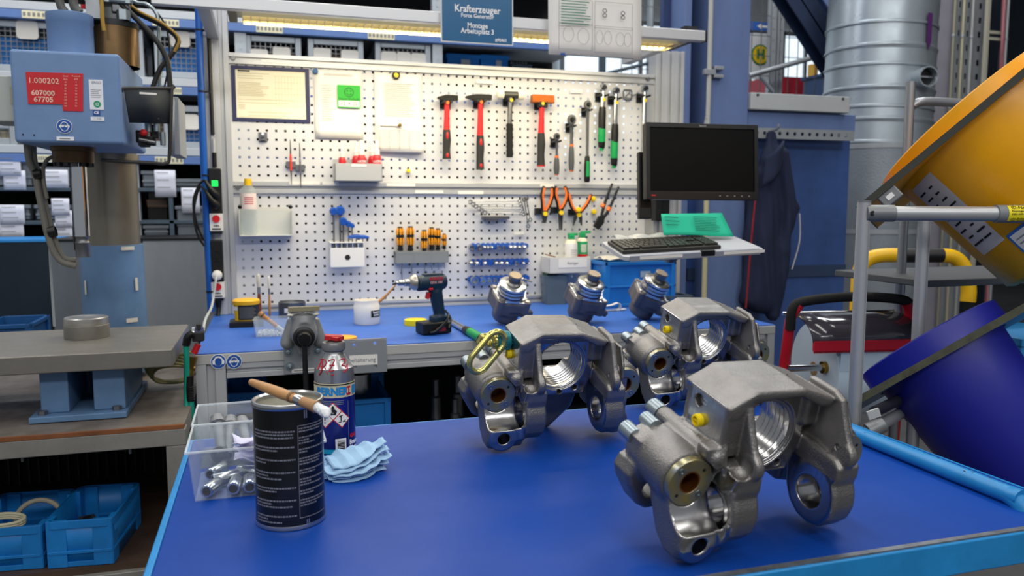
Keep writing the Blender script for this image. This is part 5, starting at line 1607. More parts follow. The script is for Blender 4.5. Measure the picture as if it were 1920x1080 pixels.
g.lathe([(.030, 0), (.028, -.006), (.018, -.020), (.012, -.024), (0, -.024)][::-1], 24, (x0, 0, z0), (1, 0, 0))
put('nose', g, mat('nose alloy', '#b9b4a8', 0.35, 0.8), t)
put('chuck', G().lathe([(0, 0), (.0135, 0), (.0135, .022), (.011, .024), (.0105, .045), (.006, .046), (.006, .056), (0, .057)], 20, (x0 - .018, 0, z0), (-1, 0, .02)), steel, t)
put('bit', G().cyl((x0 - .07, 0, z0 - .001), (x0 - .085, 0, z0 - .003), .0035, n=6), steelk, t)
x0, z0 = k_(802, 551)
put('trigger', G().box((x0, 0, z0), (.014, .018, .026), (0, .25, 0)), redp, t, bev=.004)
x0, z0 = k_(803, 538)
put('direction_switch', G().box((x0, 0, z0), (.016, .055, .008)), redp, t, bev=.002)
x0, z0 = k_(813, 519)
txt('BOSCH', .016, (x0, -.0290, z0), mat('print red', '#c01c34', 0.4), t, bold=.0008)
x0, z0 = k_(813, 526)
txt('GDX 18V', .012, (x0, -.0290, z0), mat('pale pink print', '#d9a8a8', 0.4), t, bold=.0004)
x0, z0 = k_(822, 586)
put('strap', G().tube([(x0 + .03, -.026, z0 - .005), (x0 + .015, -.045, z0 - .02), (x0 - .03, -.05, z0 - .055), (x0 - .05, -.045, .012), (x0 - .035, -.042, .010), (x0 + .0, -.046, z0 - .04), (x0 + .028, -.03, z0 - .015)], .0045, 8), black, t)
put('strap', G().tube([(x0 + .03, .0, z0 + .01), (x0 + .042, -.02, z0 - .02), (x0 + .02, -.045, z0 - .05)], .005, 8), black, t)
# torque wrench lying on the bench
a, b = onZ(846, 603, ZB + .012), onZ(912, 640, ZB + .014)
t = T('torque_wrench', 'torque wrench with green grip lying on the bench beside the driver', 'torque wrench', a)
d = b - a
def tw_(k): return d * k
put('tube', G().tube([tw_(-.1), tw_(.45)], .012, 14), steel, t)
put('sleeve', G().tube([tw_(.44), tw_(.5), tw_(.58)], [.014, .0165, .0165], 14, smooth=0), black, t)
put('scale_window', G().box(tw_(.52) + V(-.004, -.012, .009), (.022, .012, .004), (0.6, 0, math.atan2(d.y, d.x))), paper, t)
put('grip', G().tube([tw_(.58), tw_(.8), tw_(.9)], [.0165, .0165, .0165], 14), green, t)
put('end_grip', G().tube([tw_(.88), tw_(1.05), tw_(1.12)], [.0168, .0155, .008], 14), black, t)
put('head', G().ball(tw_(-.14), .02, 14, 8, (1, 1, .6)), chrome, t)
# three actuator heads standing on the bench
castd = mat('actuator casting', '#6a676c', 0.45, 0.5, var=.15, vs=20, bump=.15, bs=250)
machd = mat('machined bright', '#c8c8c6', 0.24, 0.95, var=.06, vs=12)
oring = mat('blue seal ring', '#2b48b0', 0.4)
def f_head(P):
 d = s_poly(P, [(-62, -50), (50, -62), (64, -48), (64, 42), (40, 64), (-48, 62), (-64, 46)], 'z', 26, 88, 10)
 d = smin(d, s_cyl(P, (0, 0, -22), (0, 0, 40), 52, 20), 12)
 d = smin(d, s_cap(P, (40, 10, 40), (86, -18, 20), 17, 15), 12)
 d = smin(d, s_cyl(P, (86, -18, 20), (100, -26, 14), 11, 2), 4)
 for s in ((-50, -40), (52, -50), (52, 44), (-50, 50)):
  d = smin(d, s_cyl(P, (s[0], s[1], 30), (s[0], s[1], 96), 15, 3), 6)
 for s in ((-50, -40), (52, -50), (52, 44), (-50, 50)):
  d = smax(d, -s_cyl(P, (s[0], s[1], 86), (s[0], s[1], 110), 8), 1)
 d = smax(d, -s_box(P, (10, -62, 30), (24, 8, 14), 4), 3)
 return d
hv, hf = field_mesh(f_head, (-80, -80, -26), (112, 80, 102), 3.5)
def actuator(px, py, label, tilt, spin, first=None):
 p = onb(px, py)
 if first is None:
  t = T('actuator_head', label, 'actuator', p, group='actuator heads on the bench')
  put_field('casting', hv, hf, castd, t, loc=(0, 0, .03))
  put('face_plate', G().prism([(-.058, -.048), (.048, -.060), (.060, -.046), (.060, .040), (.038, .060), (-.046, .060), (-.060, .044)], .118, .124, 'z'), machd, t, bev=.002)
  g = G()
  pr = [(.058, .124), (.058, .131), (.050, .132), (.050, .136), (.055, .137), (.055, .145), (.049, .146), (.049, .150), (.054, .151), (.054, .159), (.048, .160), (.048, .163), (.053, .164), (.053, .172), (.049, .175), (.018, .176)]
  put('piston_collar', g.lathe(pr, 40), machd, t)
  put('seal_ring', G().lathe([(.0495, .1315), (.0530, .1340), (.0495, .1365)], 36).lathe([(.0485, .1590), (.0525, .1615), (.0485, .1640)], 36), oring, t)
  put('neck', G().lathe([(.030, .175), (.032, .181), (.023, .186), (.0255, .208), (.0255, .212), (0, .212)], 32), mat('neck steel', '#77787a', 0.35, 0.9), t)
  put('end_button', G().lathe([(.0245, .212), (.023, .2145), (0, .215)], 28), mat('brownish button', '#8f8272', 0.45, 0.6), t)
  g = G()
  for s in ((-.050, -.040), (.052, -.050), (.052, .044), (-.050, .050)): g.cyl((s[0], s[1], .118), (s[0], s[1], .128), .0085, n=6)
  put('bolt', g, machd, t, kind='stuff')
 else:
  t = dup(first, p, label=label)
 t.rotation_euler = Euler((tilt[0], tilt[1], spin), 'XYZ')
 s = 1.02
 t.scale = (s, s, s)
 return t
a1 = actuator(944, 606, 'actuator head with blue seals, left of the three and nearest the driver', (RAD(30), RAD(2), 0), RAD(6))
a2 = actuator(1084, 603, 'actuator head with blue seals in the middle, a white gadget at its side', (RAD(28), RAD(6), 0), RAD(4), a1)
a3 = actuator(1196, 597, 'actuator head with blue seals, right of the three under the keyboard shelf', (RAD(28), RAD(18), 0), RAD(-4), a1)
for o in (a1, a2, a3):
 Rm_ = np.array(o.rotation_euler.to_matrix())
 q = (hv * .001 + np.array((0, 0, .03))) * o.scale[0]
 o.location.z = ZB + .0004 - float((q @ Rm_[2]).min())
# white power adapter with its ring of strap
p = onb(1137, 570)
t = T('white_adapter', 'white plastic adapter box between two actuator heads', 'adapter', p + V(0, .04, 0))
put('box', G().box((0, 0, .026), (.075, .05, .05)), white, t, bev=.008, seg=3)
put('front_recess', G().box((.02, -.0255, .03), (.02, .002, .02)), mat('pale recess', '#cfcfcb', 0.5), t, bev=.002)
p = onb(1146, 583)
t = T('white_strap', 'white strap folded into a loop in front of the adapter', 'strap', p)
loop = [(-.035, 0, .004), (.03, 0, .006), (.042, 0, .022), (.03, 0, .034), (0, 0, .026), (-.028, 0, .022), (-.04, 0, .012)]
g = G()
N = 40
pts = []
q = G().tube(loop, .001, 3, True, 6)
cen = [sum((Vector(q.v[i * 3 + k]) for k in range(3)), Vector()) / 3 for i in range(len(q.v) // 3)]
n = len(cen)
vs = [c + V(0, y, 0) for y in (-.011, .011) for c in cen]
g._add(vs, [(i, (i + 1) % n, n + (i + 1) % n, n + i) for i in range(n)])
put('strap', g, mat('strap white', '#dedfe0', 0.6), t, solid=.004)
put('tail', G().box((.045, 0, .004), (.05, .022, .004), (0, -.05, .2)), mat('strap white', '#dedfe0'), t)
# boxes at the back of the bench
def box_crate(name, label, x0, x1, ytop, Y, dep, m, cat='crate', ribs=True, base=ZB):
 a, b = PY(x0, ytop, Y), PY(x1, ytop, Y)
 w = b.x - a.x
 h = a.z - base - .0005
 t = T(name, label, cat, ((a.x + b.x) / 2, Y + dep / 2, base + .0005))
 g = G(); th = .004
 g.box((0, 0, th / 2), (w - .02, dep - .02, th))
 for s in (-1, 1):
  g.box((s * (w / 2 - .012), 0, h / 2), (th, dep - .02, h)); g.box((0, s * (dep / 2 - .012), h / 2), (w - .02, th, h))
 put('crate_body', g, m, t, bev=.001)
 g = G()
 for z in ((h - .008, .016), (h * .45, .008), (.008, .014)):
  for s in (-1, 1):
   g.box((0, s * (dep / 2 - .005), z[0]), (w, .010, z[1])); g.box((s * (w / 2 - .005), 0, z[0]), (.010, dep, z[1]))
 for sx in (-1, 1):
  for sy in (-1, 1):
   g.box((sx * (w / 2 - .012), sy * (dep / 2 - .006), h / 2), (.022, .011, h))
   g.box((sx * (w / 2 - .006), sy * (dep / 2 - .022), h / 2), (.011, .04, h))
 put('rib_frame', g, m, t, bev=.0015)
 return t, w, h
t, w, h = box_crate('blue_crate', 'blue plastic crate under the keyboard shelf with foil on top', 1136, 1268, 492, -.30, .22, cratebl, base=ZB)
put('crate_label', G().box((.02, -.1115, h * .72), (.05, .002, .028)), mat('worn label', '#8ea3b8', 0.7), t)
f = T('plastic_film', 'crumpled clear plastic film lying on the blue crate', 'film', t.location + V(0.01, 0, h + .001))
rnd = random.Random(5)
put('film', G().sheet(lambda u, v: V(-w * .47 + w * .95 * u, -.1 + .2 * v, .006 + .012 * abs(math.sin(9 * u + 3 * v)) * (0.5 + .5 * math.sin(14 * v + 5 * u))), 26, 14), glass('film', '#e8e6df', .55, .25), f, solid=.0006)
t, w, h = box_crate('clear_parts_box', 'clear plastic parts box at the right end of the bench', 1228, 1300, 556, -.30, .14, glass('parts box clear', '#5a6672', .55, .1), cat='box')
# small grey bin under the cleaner tray
x0, x1, z0, z1 = board_rect(1023, 518, 1066, 545, -.12)
t = T('small_grey_bin', 'translucent grey bin with dark contents standing under the cleaner tray', 'bin', ((x0 + x1) / 2, -.075, ZB + .0005))
w = x1 - x0; h = z1 - ZB
put('bin', square_tub(w * .85, .085, w, .1, h), glass('smoky bin', '#6f7f8c', .45, .2), t, solid=.002)
put('contents', G().box((0, 0, h * .35), (w * .78, .07, h * .6)).box((-.02, 0, h * .98), (w * .5, .06, .02), (0, .2, 0)), mat('dark green foam', '#1d3a34', 0.7), t, bev=.003)
# ------------------------------------------------------------------ vice on the bench edge
Yv = YB0
vp = PY(568, 600, Yv - .02)
t = T('bench_vice', 'grey cast iron bench vice on a steel plate at the front edge', 'vice', V(vp.x, Yv, ZB))
sv = pj(V(vp.x, Yv, ZB))[2] / F_PX
def v_px(x, y):
 q = PY(x, y, Yv - .06) - t.location
 return q
def cv(x, y, dy=0):
 q = PY(x, y, Yv - .06) - t.location
 return (q.x * 1000, dy, q.z * 1000)
def f_vice(P):
 a = cv(568, 608);
 # front jaw: neck, flared top, round belly
 xs = cv(538, 590)[0], cv(600, 590)[0]
 cx = (xs[0] + xs[1]) / 2
 zt = cv(568, 577)[2]; zb = cv(568, 668)[2]
 d = s_box(P, (cx, -50, zt - 11), (50, 22, 13), 4)
 d = smin(d, s_cap(P, (cx, -58, zt - 20), (cx, -62, zt - 85), 33, 40), 22)
 d = smin(d, s_cap(P, (cx, -60, zt - 80), (cx, -44, zb + 18), 40, 22), 10)
 d = smax(d, -s_cyl(P, (cx, -130, zt - 78), (cx, -92, zt - 78), 31, 3), 5)
 d = smin(d, s_box(P, (cx, 5, zt - 62), (30, 70, 32), 10), 8)
 # back jaw
 d = smin(d, s_box(P, (cx, 20, zt - 11), (50, 26, 13), 4), 6)
 d = smin(d, s_cap(P, (cx, 30, zt - 20), (cx, 40, -2), 40, 52), 20)
 for s in (-1, 1):
  d = smin(d, s_cap(P, (cx + s * 38, -26, zt - 50), (cx + s * 52, -18, zb + 40), 14, 22), 14)
 return smax(d, -s_box(P, (0, 76, -61), (200, 75, 60)), 1)
vv, vf = field_mesh(f_vice, (-90, -130, -85), (90, 110, 120), 3.5)
vicem = mat('vice grey', '#a2a4a6', 0.38, 0.45, var=.2, vs=18, bump=.15, bs=150)
put_field('casting', vv, vf, vicem, t)
a, b = cv(532, 640), cv(608, 704)
put('mount_plate', G().bx((a[0] / 1000, -.014, b[2] / 1000), (b[0] / 1000 + .003, -.003, .035)), galv, t, bev=.002)
g = G()
for q in ((541, 665), (597, 662), (544, 692)):
 c = cv(*q); c = V(c[0] / 1000, -.014, c[2] / 1000)
 g.cyl(c, c + V(0, -.003, 0), .014, n=20); g.lathe([(.0095, .003), (.008, .008), (.003, .009), (0, .006)], 16, c, (0, -1, 0))
put('bolt', g, zinc, t, kind='stuff')
c1, c0 = cv(537, 570), cv(600, 570)
put('jaw_face', G().bx((c1[0] / 1000 + .004, -.076, cv(568, 576)[2] / 1000 - .012), (c0[0] / 1000 - .002, -.071, cv(568, 576)[2] / 1000 + .004)), mat('worn brass edge', '#b3a987', 0.4, 0.7), t, bev=.001)
c = cv(569, 629, -100)
cc = V(c[0] / 1000, -.098, c[2] / 1000)
put('screw_head', G().lathe([(0, .045), (.018, .044), (.021, .038), (.021, .004), (.029, .002), (.029, -.01), (0, -.01)][::-1], 28, cc, (0, -1, 0)), mat('vice black', '#1b1b1c', 0.4, 0.5), t)
put('cam_plate', G().lathe([(.034, -.004), (.034, .0), (.026, .004)], 28, cc, (0, -1, 0)), steelk, t)
q = cc + V(0, -.026, 0)
put('lever_bar', G().cyl(q + V(0, 0, .01), q + V(.001, 0, -.21), .0085, n=14), mat('lever steel', '#3c3c3e', 0.35, 0.85), t)
put('lever_end', G().ball(q + V(.001, 0, -.21), .012, 14, 8), mat('vice black', '#1b1b1c'), t)
p0, p1 = cv(548, 701), cv(596, 699)
pl = put('plate_label', G().bx((p0[0] / 1000, -.0146, p0[2] / 1000 - .006), (p1[0] / 1000 + .01, -.014, p0[2] / 1000 + .006)), paper, t)
lg = G(); lines(lg, p0[0] / 1000 + .006, p1[0] / 1000 + .004, p0[2] / 1000, p0[2] / 1000, 1, .004, -.015, 1, .05)
put('print', lg, ink, pl)
put('blue_rag', G().sheet(lambda u, v: V(.058 + .012 * math.sin(5 * v), -.02 + .05 * u, .06 - .075 * v), 6, 8), mat('cyan rag', '#2fa0cc', 0.7), t, solid=.003)
# second plate with the holder label
a, b = PY(640, 640, Yv - .003), PY(720, 697, Yv - .003)
t = T('holder_plate', 'steel plate with a white label screwed to the bench front edge', 'plate', V((a.x + b.x) / 2, Yv - .0002, (a.z + b.z) / 2))
w, h = b.x - a.x + .02, a.z - b.z
hols = []
for q in ((664, 647), (703, 643), (666, 687), (704, 687)):
 c = PY(*q, Yv - .003) - t.location
 hols.append(circ((c.x, c.z), .0055, 14))
put('plate', G().prism([(-w / 2, -h / 2), (w / 2, -h / 2), (w / 2, h / 2), (-w / 2, h / 2)], -.005, 0, 'y', hols), galv, t, bev=.0008)
put('top_edge', G().bx((-w / 2, -.0045, h / 2), (w / 2, .012, h / 2 + .003)), steel, t)
a, b = PY(655, 667, Yv - .006) - t.location, PY(708, 683, Yv - .006) - t.location
lb = put('label', G().bx((a.x, -.0058, b.z), (b.x, -.0052, a.z)), paper, t)
txt('Fettbehalterung', (a.z - b.z) * .62, (b.x - .006, -.0064, (a.z + b.z) / 2), mat('label grey print', '#6a6f76'), lb, align='RIGHT', sx=.88)
# under the bench
def under(x0, x1, ytop, Y, lb, m=cratebl):
 a, b = PY(x0, ytop, Y), PY(x1, ytop, Y)
 return box_crate('blue_crate', lb, x0, x1, ytop, Y, .3, m, base=.3005)
t, w, h = under(414, 500, 740, -.72, 'blue crate on the bench shelf left of the gas bottle')
put('grip_slot', G().box((0.01, -.151, h * .8), (.07, .004, .02)), black, t)
t, w, h = under(648, 733, 752, -.72, 'blue crate with metal cups on the bench shelf right of the gas bottle')
c = T('steel_cup', 'bright steel cup standing on the blue crate under the bench', 'cup', t.location + V(-.02, -.02, h + .001))
put('cup', G().lathe([(0, 0), (.045, 0), (.045, .07), (.04, .07), (.04, .01), (0, .01)], 28), steel, c)
put('rim', G().ring((0, 0, .066), (0, 0, .072), .047, .04, 28), steel, c)
t2, w, h = under(600, 720, 705, -.40, 'rear blue crate high on the bench shelf behind the cups')
for i, (px, py, h_, r) in enumerate(((817, 712, .13, .022), (858, 705, .16, .024), (845, 740, .1, .02))):
 p = PY(px, py, -.5)
 t = T('metal_spindle', 'dark steel spindle on the bench shelf, %s of the three behind the caliper' % ('left one', 'right one', 'front one')[i], 'spindle', V(p.x, -.5 - .08 * (i == 2), .3005))
 H = p.z - .3
 put('shaft', G().lathe([(0, 0), (r * 1.4, 0), (r * 1.4, .02), (r, .025), (r, H * .8), (r * .6, H * .82), (r * .6, H), (0, H)], 20), steeld, t)
 put('collar', G().ring((0, 0, H * .5), (0, 0, H * .56), r * 1.25, r, 20), steelk, t)
t = T('grey_tote', 'dark grey tote of castings on the shelf at the middle of the bench', 'tote', (1.25, -.55, .3005))
put('tote', G().bx((-.22, -.15, 0), (.22, .15, .2)), mat('tote grey', '#3a3c40', 0.6), t, bev=.01)
put('rim', G().bx((-.23, -.16, .18), (.23, .16, .2)), mat('tote grey', '#3a3c40'), t, bev=.004)
# ------------------------------------------------------------------ power strips, blue pipe, couplings at the left post
Yq = -.036
bp = T('blue_air_pipe', 'long bright blue compressed air pipe rising along the left post', 'pipe', (0, 0, 0))
a, b, c = PY(372, 0, -.06), PY(382, 300, -.06), PY(396, 585, -.06)
put('pipe', G().tube([V(a.x, -.06, 2.4), V(b.x, -.06, b.z), V(c.x, -.06, ZB + .02)], .0145, 14, smooth=2), mat('pipe blue', '#1458b0', 0.35), bp)
g = G()
for y in (58, 173, 330, 548):
 q = PY(384 if y > 200 else 375, y, -.06); xx = a.x + (c.x - a.x) * (2.4 - q.z) / (2.4 - ZB)
 g.ring((xx, -.06, q.z), (xx, -.06, q.z + .006), .018, .0145, 14); g.box((xx + .024, -.062, q.z + .003), (.02, .006, .004))
put('cable_tie', g, black, bp, kind='stuff')
for x in (0,):
 pass
for i, (px, y0, y1, lb, sw) in enumerate(((403, 316, 433, 'upper black power strip with a green lit switch on the left post', 1), (406, 450, 558, 'lower black power strip with a white plug on the left post', 0))):
 a, b = PY(px, y0, -.05), PY(px + 3, y1, -.05)
 t = T('power_strip', lb, 'power strip', V((a.x + b.x) / 2, -.0312, b.z))
 H = a.z - b.z
 w = .05
 put('housing', G().bx((-w / 2, -.04, 0), (w / 2, 0, H)), black, t, bev=.004)
 ew = H * .28
 e = put('white_end', G().bx((-w / 2 - .001, -.042, 0), (w / 2 + .001, 0, ew)), white, t, bev=.002)
 put('red_button', G().cyl((0, -.042, ew * .7), (0, -.046, ew * .7), .0155, n=24), redp, e)
 g = G(); g.box((-.008, -.0425, ew * .3), (.004, .001, .008), (0, .8, 0)); g.box((.008, -.0425, ew * .3), (.004, .001, .008), (0, -.8, 0)); g.box((0, -.0425, ew * .3), (.006, .001, .006)); g.box((0, -.0425, ew * .12), (.035, .001, .006))
 put('maker_mark', g, inkd, e)
 put('end_foot', G().bx((-w / 2 + .004, -.036, -.012), (w / 2 - .004, -.004, 0)), black, t)
 for k in range(2 + i):
  put('socket_well', G().lathe([(.018, .0005), (.0175, .0035), (.015, .0035), (.015, -.006), (0, -.006)], 20, (0, -.04, H * (.42 + .17 * k)), (0, -1, 0)), blackr, t)
 if sw:
  put('green_switch', G().box((0, -.041, H * .76), (.026, .004, .026)), mat('switch glow', '#18c850', 0.4, emit=1.2), t, bev=.002)
  for k in range(2):
   z = H * (.42 + .16 * k)
   put('angle_plug', G().tube([(0, -.045, z), (0, -.065, z), (-.02, -.075, z + .03), (-.035, -.07, z + .06)], [.016, .017, .011, .006], 12), black, t)
   put('plug_cable', G().tube([(-.035, -.07, z + .06), (-.06, -.06, z + .07 - .03 * k), (-.085, -.055, z - .03), (-.075, -.05, z - .12), (-.05, -.045, z - .17 - .02 * k)], .005, 8), black, t)
 else:
  z = H * .40
  put('white_plug', G().lathe([(0, .036), (.008, .036), (.018, .030), (.021, .018), (.021, .004)][::-1], 24, (0, -.04, z), (0, -1, 0)), white, t)
  q = PZ(383, 622, ZB - .0) - t.location
  put('white_cable', G().tube([(0, -.072, z), (-.004, -.085, z - .02), (-.02, -.13, z - .12), (q.x, q.y + .02, q.z + .03), (q.x - .01, q.y - .02, q.z - .08)], .005, 8), mat('grey white cable', '#b9bcbc', 0.5), t)
  put('black_cable', G().tube([(0, -.02, -.01), (0, -.024, -.05), (-.01, -.06, -.1), (-.055, -.16, H * 0 - .14), (-.07, -.25, -.16)], [.011, .009, .0055, .0055, .0055], 10), black, t)
  put('cable_boot', G().tube([(0, -.02, -.008), (0, -.022, -.055)], [.014, .008], 12, smooth=0), black, t)
p = PY(402, 300, -.04)
t = T('black_cable_plug', 'black plug and sleeve above the upper power strip', 'plug', V(p.x, -.04, p.z))
put('sleeve', G().cyl((0, 0, -.03), (0, 0, .03), .009, n=12), black, t)
put('cable', G().cyl((0, 0, .03), (.0, 0, .09), .005, n=10), mat('grey white cable', '#b9bcbc'), t)
# compressed-air couplings with the green hose and yellow hose coil
Yh = -1.02
t = T('green_air_hose', 'turquoise air hose with black spring guards hanging at the bench corner', 'hose', (0, 0, 0))
hm = mat('hose turquoise', '#15957f', 0.4)
H_ = lambda x, y, Y=Yh: PY(x, y, Y)
put('hose', G().tube([H_(349, 640), H_(350, 700), H_(350, 760), H_(348, 830, Yh - .06), H_(344, 862, Yh - .1)], .0085, 10), hm, t)
put('hose', G().tube([H_(358, 748), H_(361, 790), H_(367, 815, Yh + .03), H_(372, 850, Yh + .05)], .0085, 10), hm, t)
for nm, pts in (('spring_guard', [H_(362, 625), H_(352, 632), H_(349, 648)]), ('spring_guard', [H_(356, 705), H_(356, 725), H_(358, 752)])):
 g = G().tube(pts, .0115, 12)
 for k in range(7):
  c = pts[1] + (pts[-1] - pts[1]) * (k / 7)
  g.ball(c, .0135, 10, 4, (1, 1, .3))
 put(nm, g, black, t)
t = T('air_coupling', 'dark blue and brass compressed air coupling block at the bench corner', 'coupling', H_(372, 640, -.99))
def a_(x, y, Y=-.99): return PY(x, y, Y) - t.location
put('connector', G().cyl(a_(362, 624), a_(382, 622), .016, n=18), mat('coupling navy', '#20305a', 0.4), t)
put('steel_ring', G().cyl(a_(360, 624), a_(365, 624), .0175, n=18), steel, t)
put('valve_body', G().box(a_(372, 630), (.035, .04, .03)).box(a_(373, 618), (.014, .03, .04)), mat('black valve', '#242426', 0.5), t, bev=.004)
put('red_sleeve', G().cyl(a_(372, 645), a_(364, 662), .010, n=14), redp, t)
put('brass_fitting', G().cyl(a_(361, 668), a_(357, 690), .016, .013, n=8).cyl(a_(356, 690), a_(356, 704), .012, n=14).cyl(a_(352, 690), a_(366, 690), .009, n=12), mat('brass', '#a08040'), t)
t = T('yellow_hose_coil', 'coil of thin yellowish hoses hanging behind the turquoise hose', 'hose', PY(330, 700, -.75))
for k in range(5):
 q = 0.055 + .006 * k
 put('hose_loop', G().tube([V(-.01 + q * math.cos(a) * 1.1, .01 * k - .02 + .01 * math.sin(3 * a + k), q * .55 * math.sin(a) + .004 * k) for a in np.linspace(0.3, 2 * PI - .2, 12)], .0045, 8), mat('hose olive', '#8f8a5a', 0.45), t)
put('hose_tail', G().tube([V(.03, 0, .03), V(.0, 0, .055), V(.05, 0, .07)], .0045, 8), mat('hose olive', '#8f8a5a'), t)
# ------------------------------------------------------------------ column press on its steel table, left
Zp = .95
cx = -.43
pr = T('column_press', 'blue hydraulic column press with a red number plate at the left', 'press', (cx, -.9, 0))
def p_(x, y, z): return V(x, y, z) - pr.location
platem = mat('press plate steel', '#85817b', 0.42, 0.45, var=.22, vs=4, rvar=.12)
castst = mat('oily steel', '#8f897c', 0.32, 0.65, var=.22, vs=3, stretch=(1, 1, .2), rvar=.1)
# table plate of the press
a, b = PZ(318, 655, Zp), PZ(357, 608, Zp)
XR = (a.x + b.x) / 2
put('press_plate', G().bx(p_(XR - .82, a.y, Zp - .052), p_(XR, b.y, Zp)), platem, pr, bev=.004)
YF, YK = a.y, b.y
# stand under the plate: two cheeks, rear wall and a foot flange
zt = .752
for x0, x1 in ((76, 130), (176, 236)):
 q0, q1 = PY(x0, 760, YF + .06), PY(x1, 760, YF + .06)
 put('stand_cheek', G().bx(p_(q0.x, YF + .06, zt + .018), p_(q1.x, YF + .40, Zp - .052)), pressblue2, pr, bev=.004)
q0, q1 = PY(76, 760, YF + .06), PY(236, 760, YF + .06)
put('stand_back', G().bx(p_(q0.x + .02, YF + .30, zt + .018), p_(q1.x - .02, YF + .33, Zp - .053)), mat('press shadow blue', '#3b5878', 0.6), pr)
f0, f1 = PY(56, 790, YF + .035), PY(240, 785, YF + .035)
put('foot_flange', G().bx(p_(f0.x, YF + .02, zt), p_(f1.x, YF + .45, zt + .018)), pressblue2, pr, bev=.003)
g = G()
for x in (f0.x + .03, f1.x - .03): g.cyl(p_(x, YF + .05, zt + .018), p_(x, YF + .05, zt + .03), .013, n=6)
put('flange_bolt', g, steeld, pr, kind='stuff')
# column: blue sleeve, bare steel tube above
Yc_ = -.52
c0, c1 = PY(150, 560, Yc_), PY(272, 560, Yc_)
cxx = (c0.x + c1.x) / 2; cr = (c1.x - c0.x) / 2 * .98
zs_ = PY(210, 460, Yc_ - cr * .5).z
put('sleeve', G().cyl(p_(cxx, Yc_ + .03, zt + .02), p_(cxx, Yc_ + .03, zs_), cr * 1.04, cr, n=48), pressblue2, pr)
put('column', G().cyl(p_(cxx, Yc_ + .03, zs_), p_(cxx, Yc_ + .03, 1.78), cr * .92, n=48), castst, pr)
tp = mat('old tape', '#cdc9be', 0.8)
for x, y, w, h in ((234, 467, .045, .013), (156, 542, .008, .05), (248, 536, .011, .045), (242, 604, .04, .015)):
 q = PY(x, y, Yc_ - cr); an = math.atan2(-math.sqrt(max(.0001, cr ** 2 - min(cr * .99, abs(q.x - cxx)) ** 2)), q.x - cxx)
 put('tape_strip', drum_patch(G(), cr * 1.03 + .003, an - w / 2 / cr, an + w / 2 / cr, q.z - h / 2, q.z + h / 2, 4), tp, pr, loc=p_(cxx, Yc_ + .03, 0))
# head: big blue box, front face square to the bench
YH = -1.02
h0, h1 = PY(21, 92, YH), PY(236, 272, YH)
hz1, hz0 = PY(22, 91, YH).z, PY(232, 271, YH).z
side = [(YH, hz0), (YH, hz1), (YH + .42, hz1 + .0), (YH + .42, hz0 - .0)]
xl, xr = PY(30, 268, YH).x, PY(232, 271, YH).x
xl2 = PY(22, 92, YH).x
put('head', G().bx(p_(xl - .004, YH, hz0), p_(xr, YH + .46, hz1)), pressblue, pr, bev=.010, seg=3)
# left grey control box
a, b = PY(-30, 141, YH + .06), PY(28, 229, YH + .06)
put('control_box', G().bx(p_(a.x, YH + .05, b.z), p_(xl - .002, YH + .2, a.z)), mat('press grey box', '#aeb2ae', 0.5), pr, bev=.004)
put('control_label', G().bx(p_(PY(15, 150, YH).x - .01, YH + .048, b.z + .05), p_(PY(24, 150, YH).x - .008, YH + .05, a.z - .03)), mat('beige label', '#a8a494', 0.7), pr)
# ram: collar, brown band, chrome rod and tip
rx = PY(150, 360, -.86).x; Yr = -.86
rz = lambda y: PY(150, y, Yr).z
put('ram_collar', G().lathe([(0, rz(272)), (.062, rz(272)), (.062, rz(284)), (.058, rz(285)), (.058, rz(306)), (0, rz(306))][::-1], 40, p_(rx - .012, Yr, 0)), mat('oily bronze', '#5a4632', 0.38, 0.8, var=.3, vs=10), pr)
g = G()
for k in range(14): g.box((.05 * math.cos(k * PI / 7), .05 * math.sin(k * PI / 7), 0), (.012, .014, .012), (0, 0, k * PI / 7))
put('collar_bolt', g, steelk, pr, loc=p_(rx - .012, Yr, rz(309)), kind='stuff')
put('ram', G().cyl(p_(rx, Yr, rz(304)), p_(rx, Yr, rz(443)), .0225, n=32), chrome, pr)
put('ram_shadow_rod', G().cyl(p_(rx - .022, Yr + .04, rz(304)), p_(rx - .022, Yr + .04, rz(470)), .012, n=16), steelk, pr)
put('ram_tip', G().lathe([(.0225, rz(443)), (.019, rz(446)), (.019, rz(452)), (.0225, rz(455)), (.0215, rz(456)), (.0215, rz(482)), (.0, rz(482))][::-1], 28, p_(rx, Yr, 0)), steeld, pr)
# guide ring around the column at the head's underside
put('column_guide', G().cyl(p_(cxx, Yc_ + .03, hz0 - .03), p_(cxx, Yc_ + .03, hz0), cr * 1.0, n=40), castst, pr)
# hydraulic parts on top
tx = PY(132, 60, YH + .12)
put('blue_tank', G().lathe([(.062, 0), (.062, .10), (.0635, .102), (.0635, .128), (.058, .130), (0, .130)], 36, p_(tx.x, YH + .12, hz1 - .002)), pressblue, pr)
ox = PY(210, 80, YH + .24)
put('oil_cylinder', G().lathe([(.078, 0), (.078, .118), (0, .118)], 40, p_(ox.x, YH + .24, hz1 - .002)), mat('brown oil cylinder', '#806646', 0.32, 0.75, var=.3, vs=5), pr)
put('black_flange', G().lathe([(.080, .118), (.080, .136), (0, .136)], 40, p_(ox.x, YH + .24, hz1 - .002)), steelk, pr)
z = hz1 + .134
def q_(dx, dy, dz): return p_(ox.x + dx, YH + .24 + dy, z + dz)
g = G().box(q_(-.01, 0, .03), (.07, .07, .06)).box(q_(.035, -.02, .05), (.05, .05, .05)).box(q_(-.045, -.01, .07), (.035, .05, .1))
put('valve_block', g, steeld, pr, bev=.004)
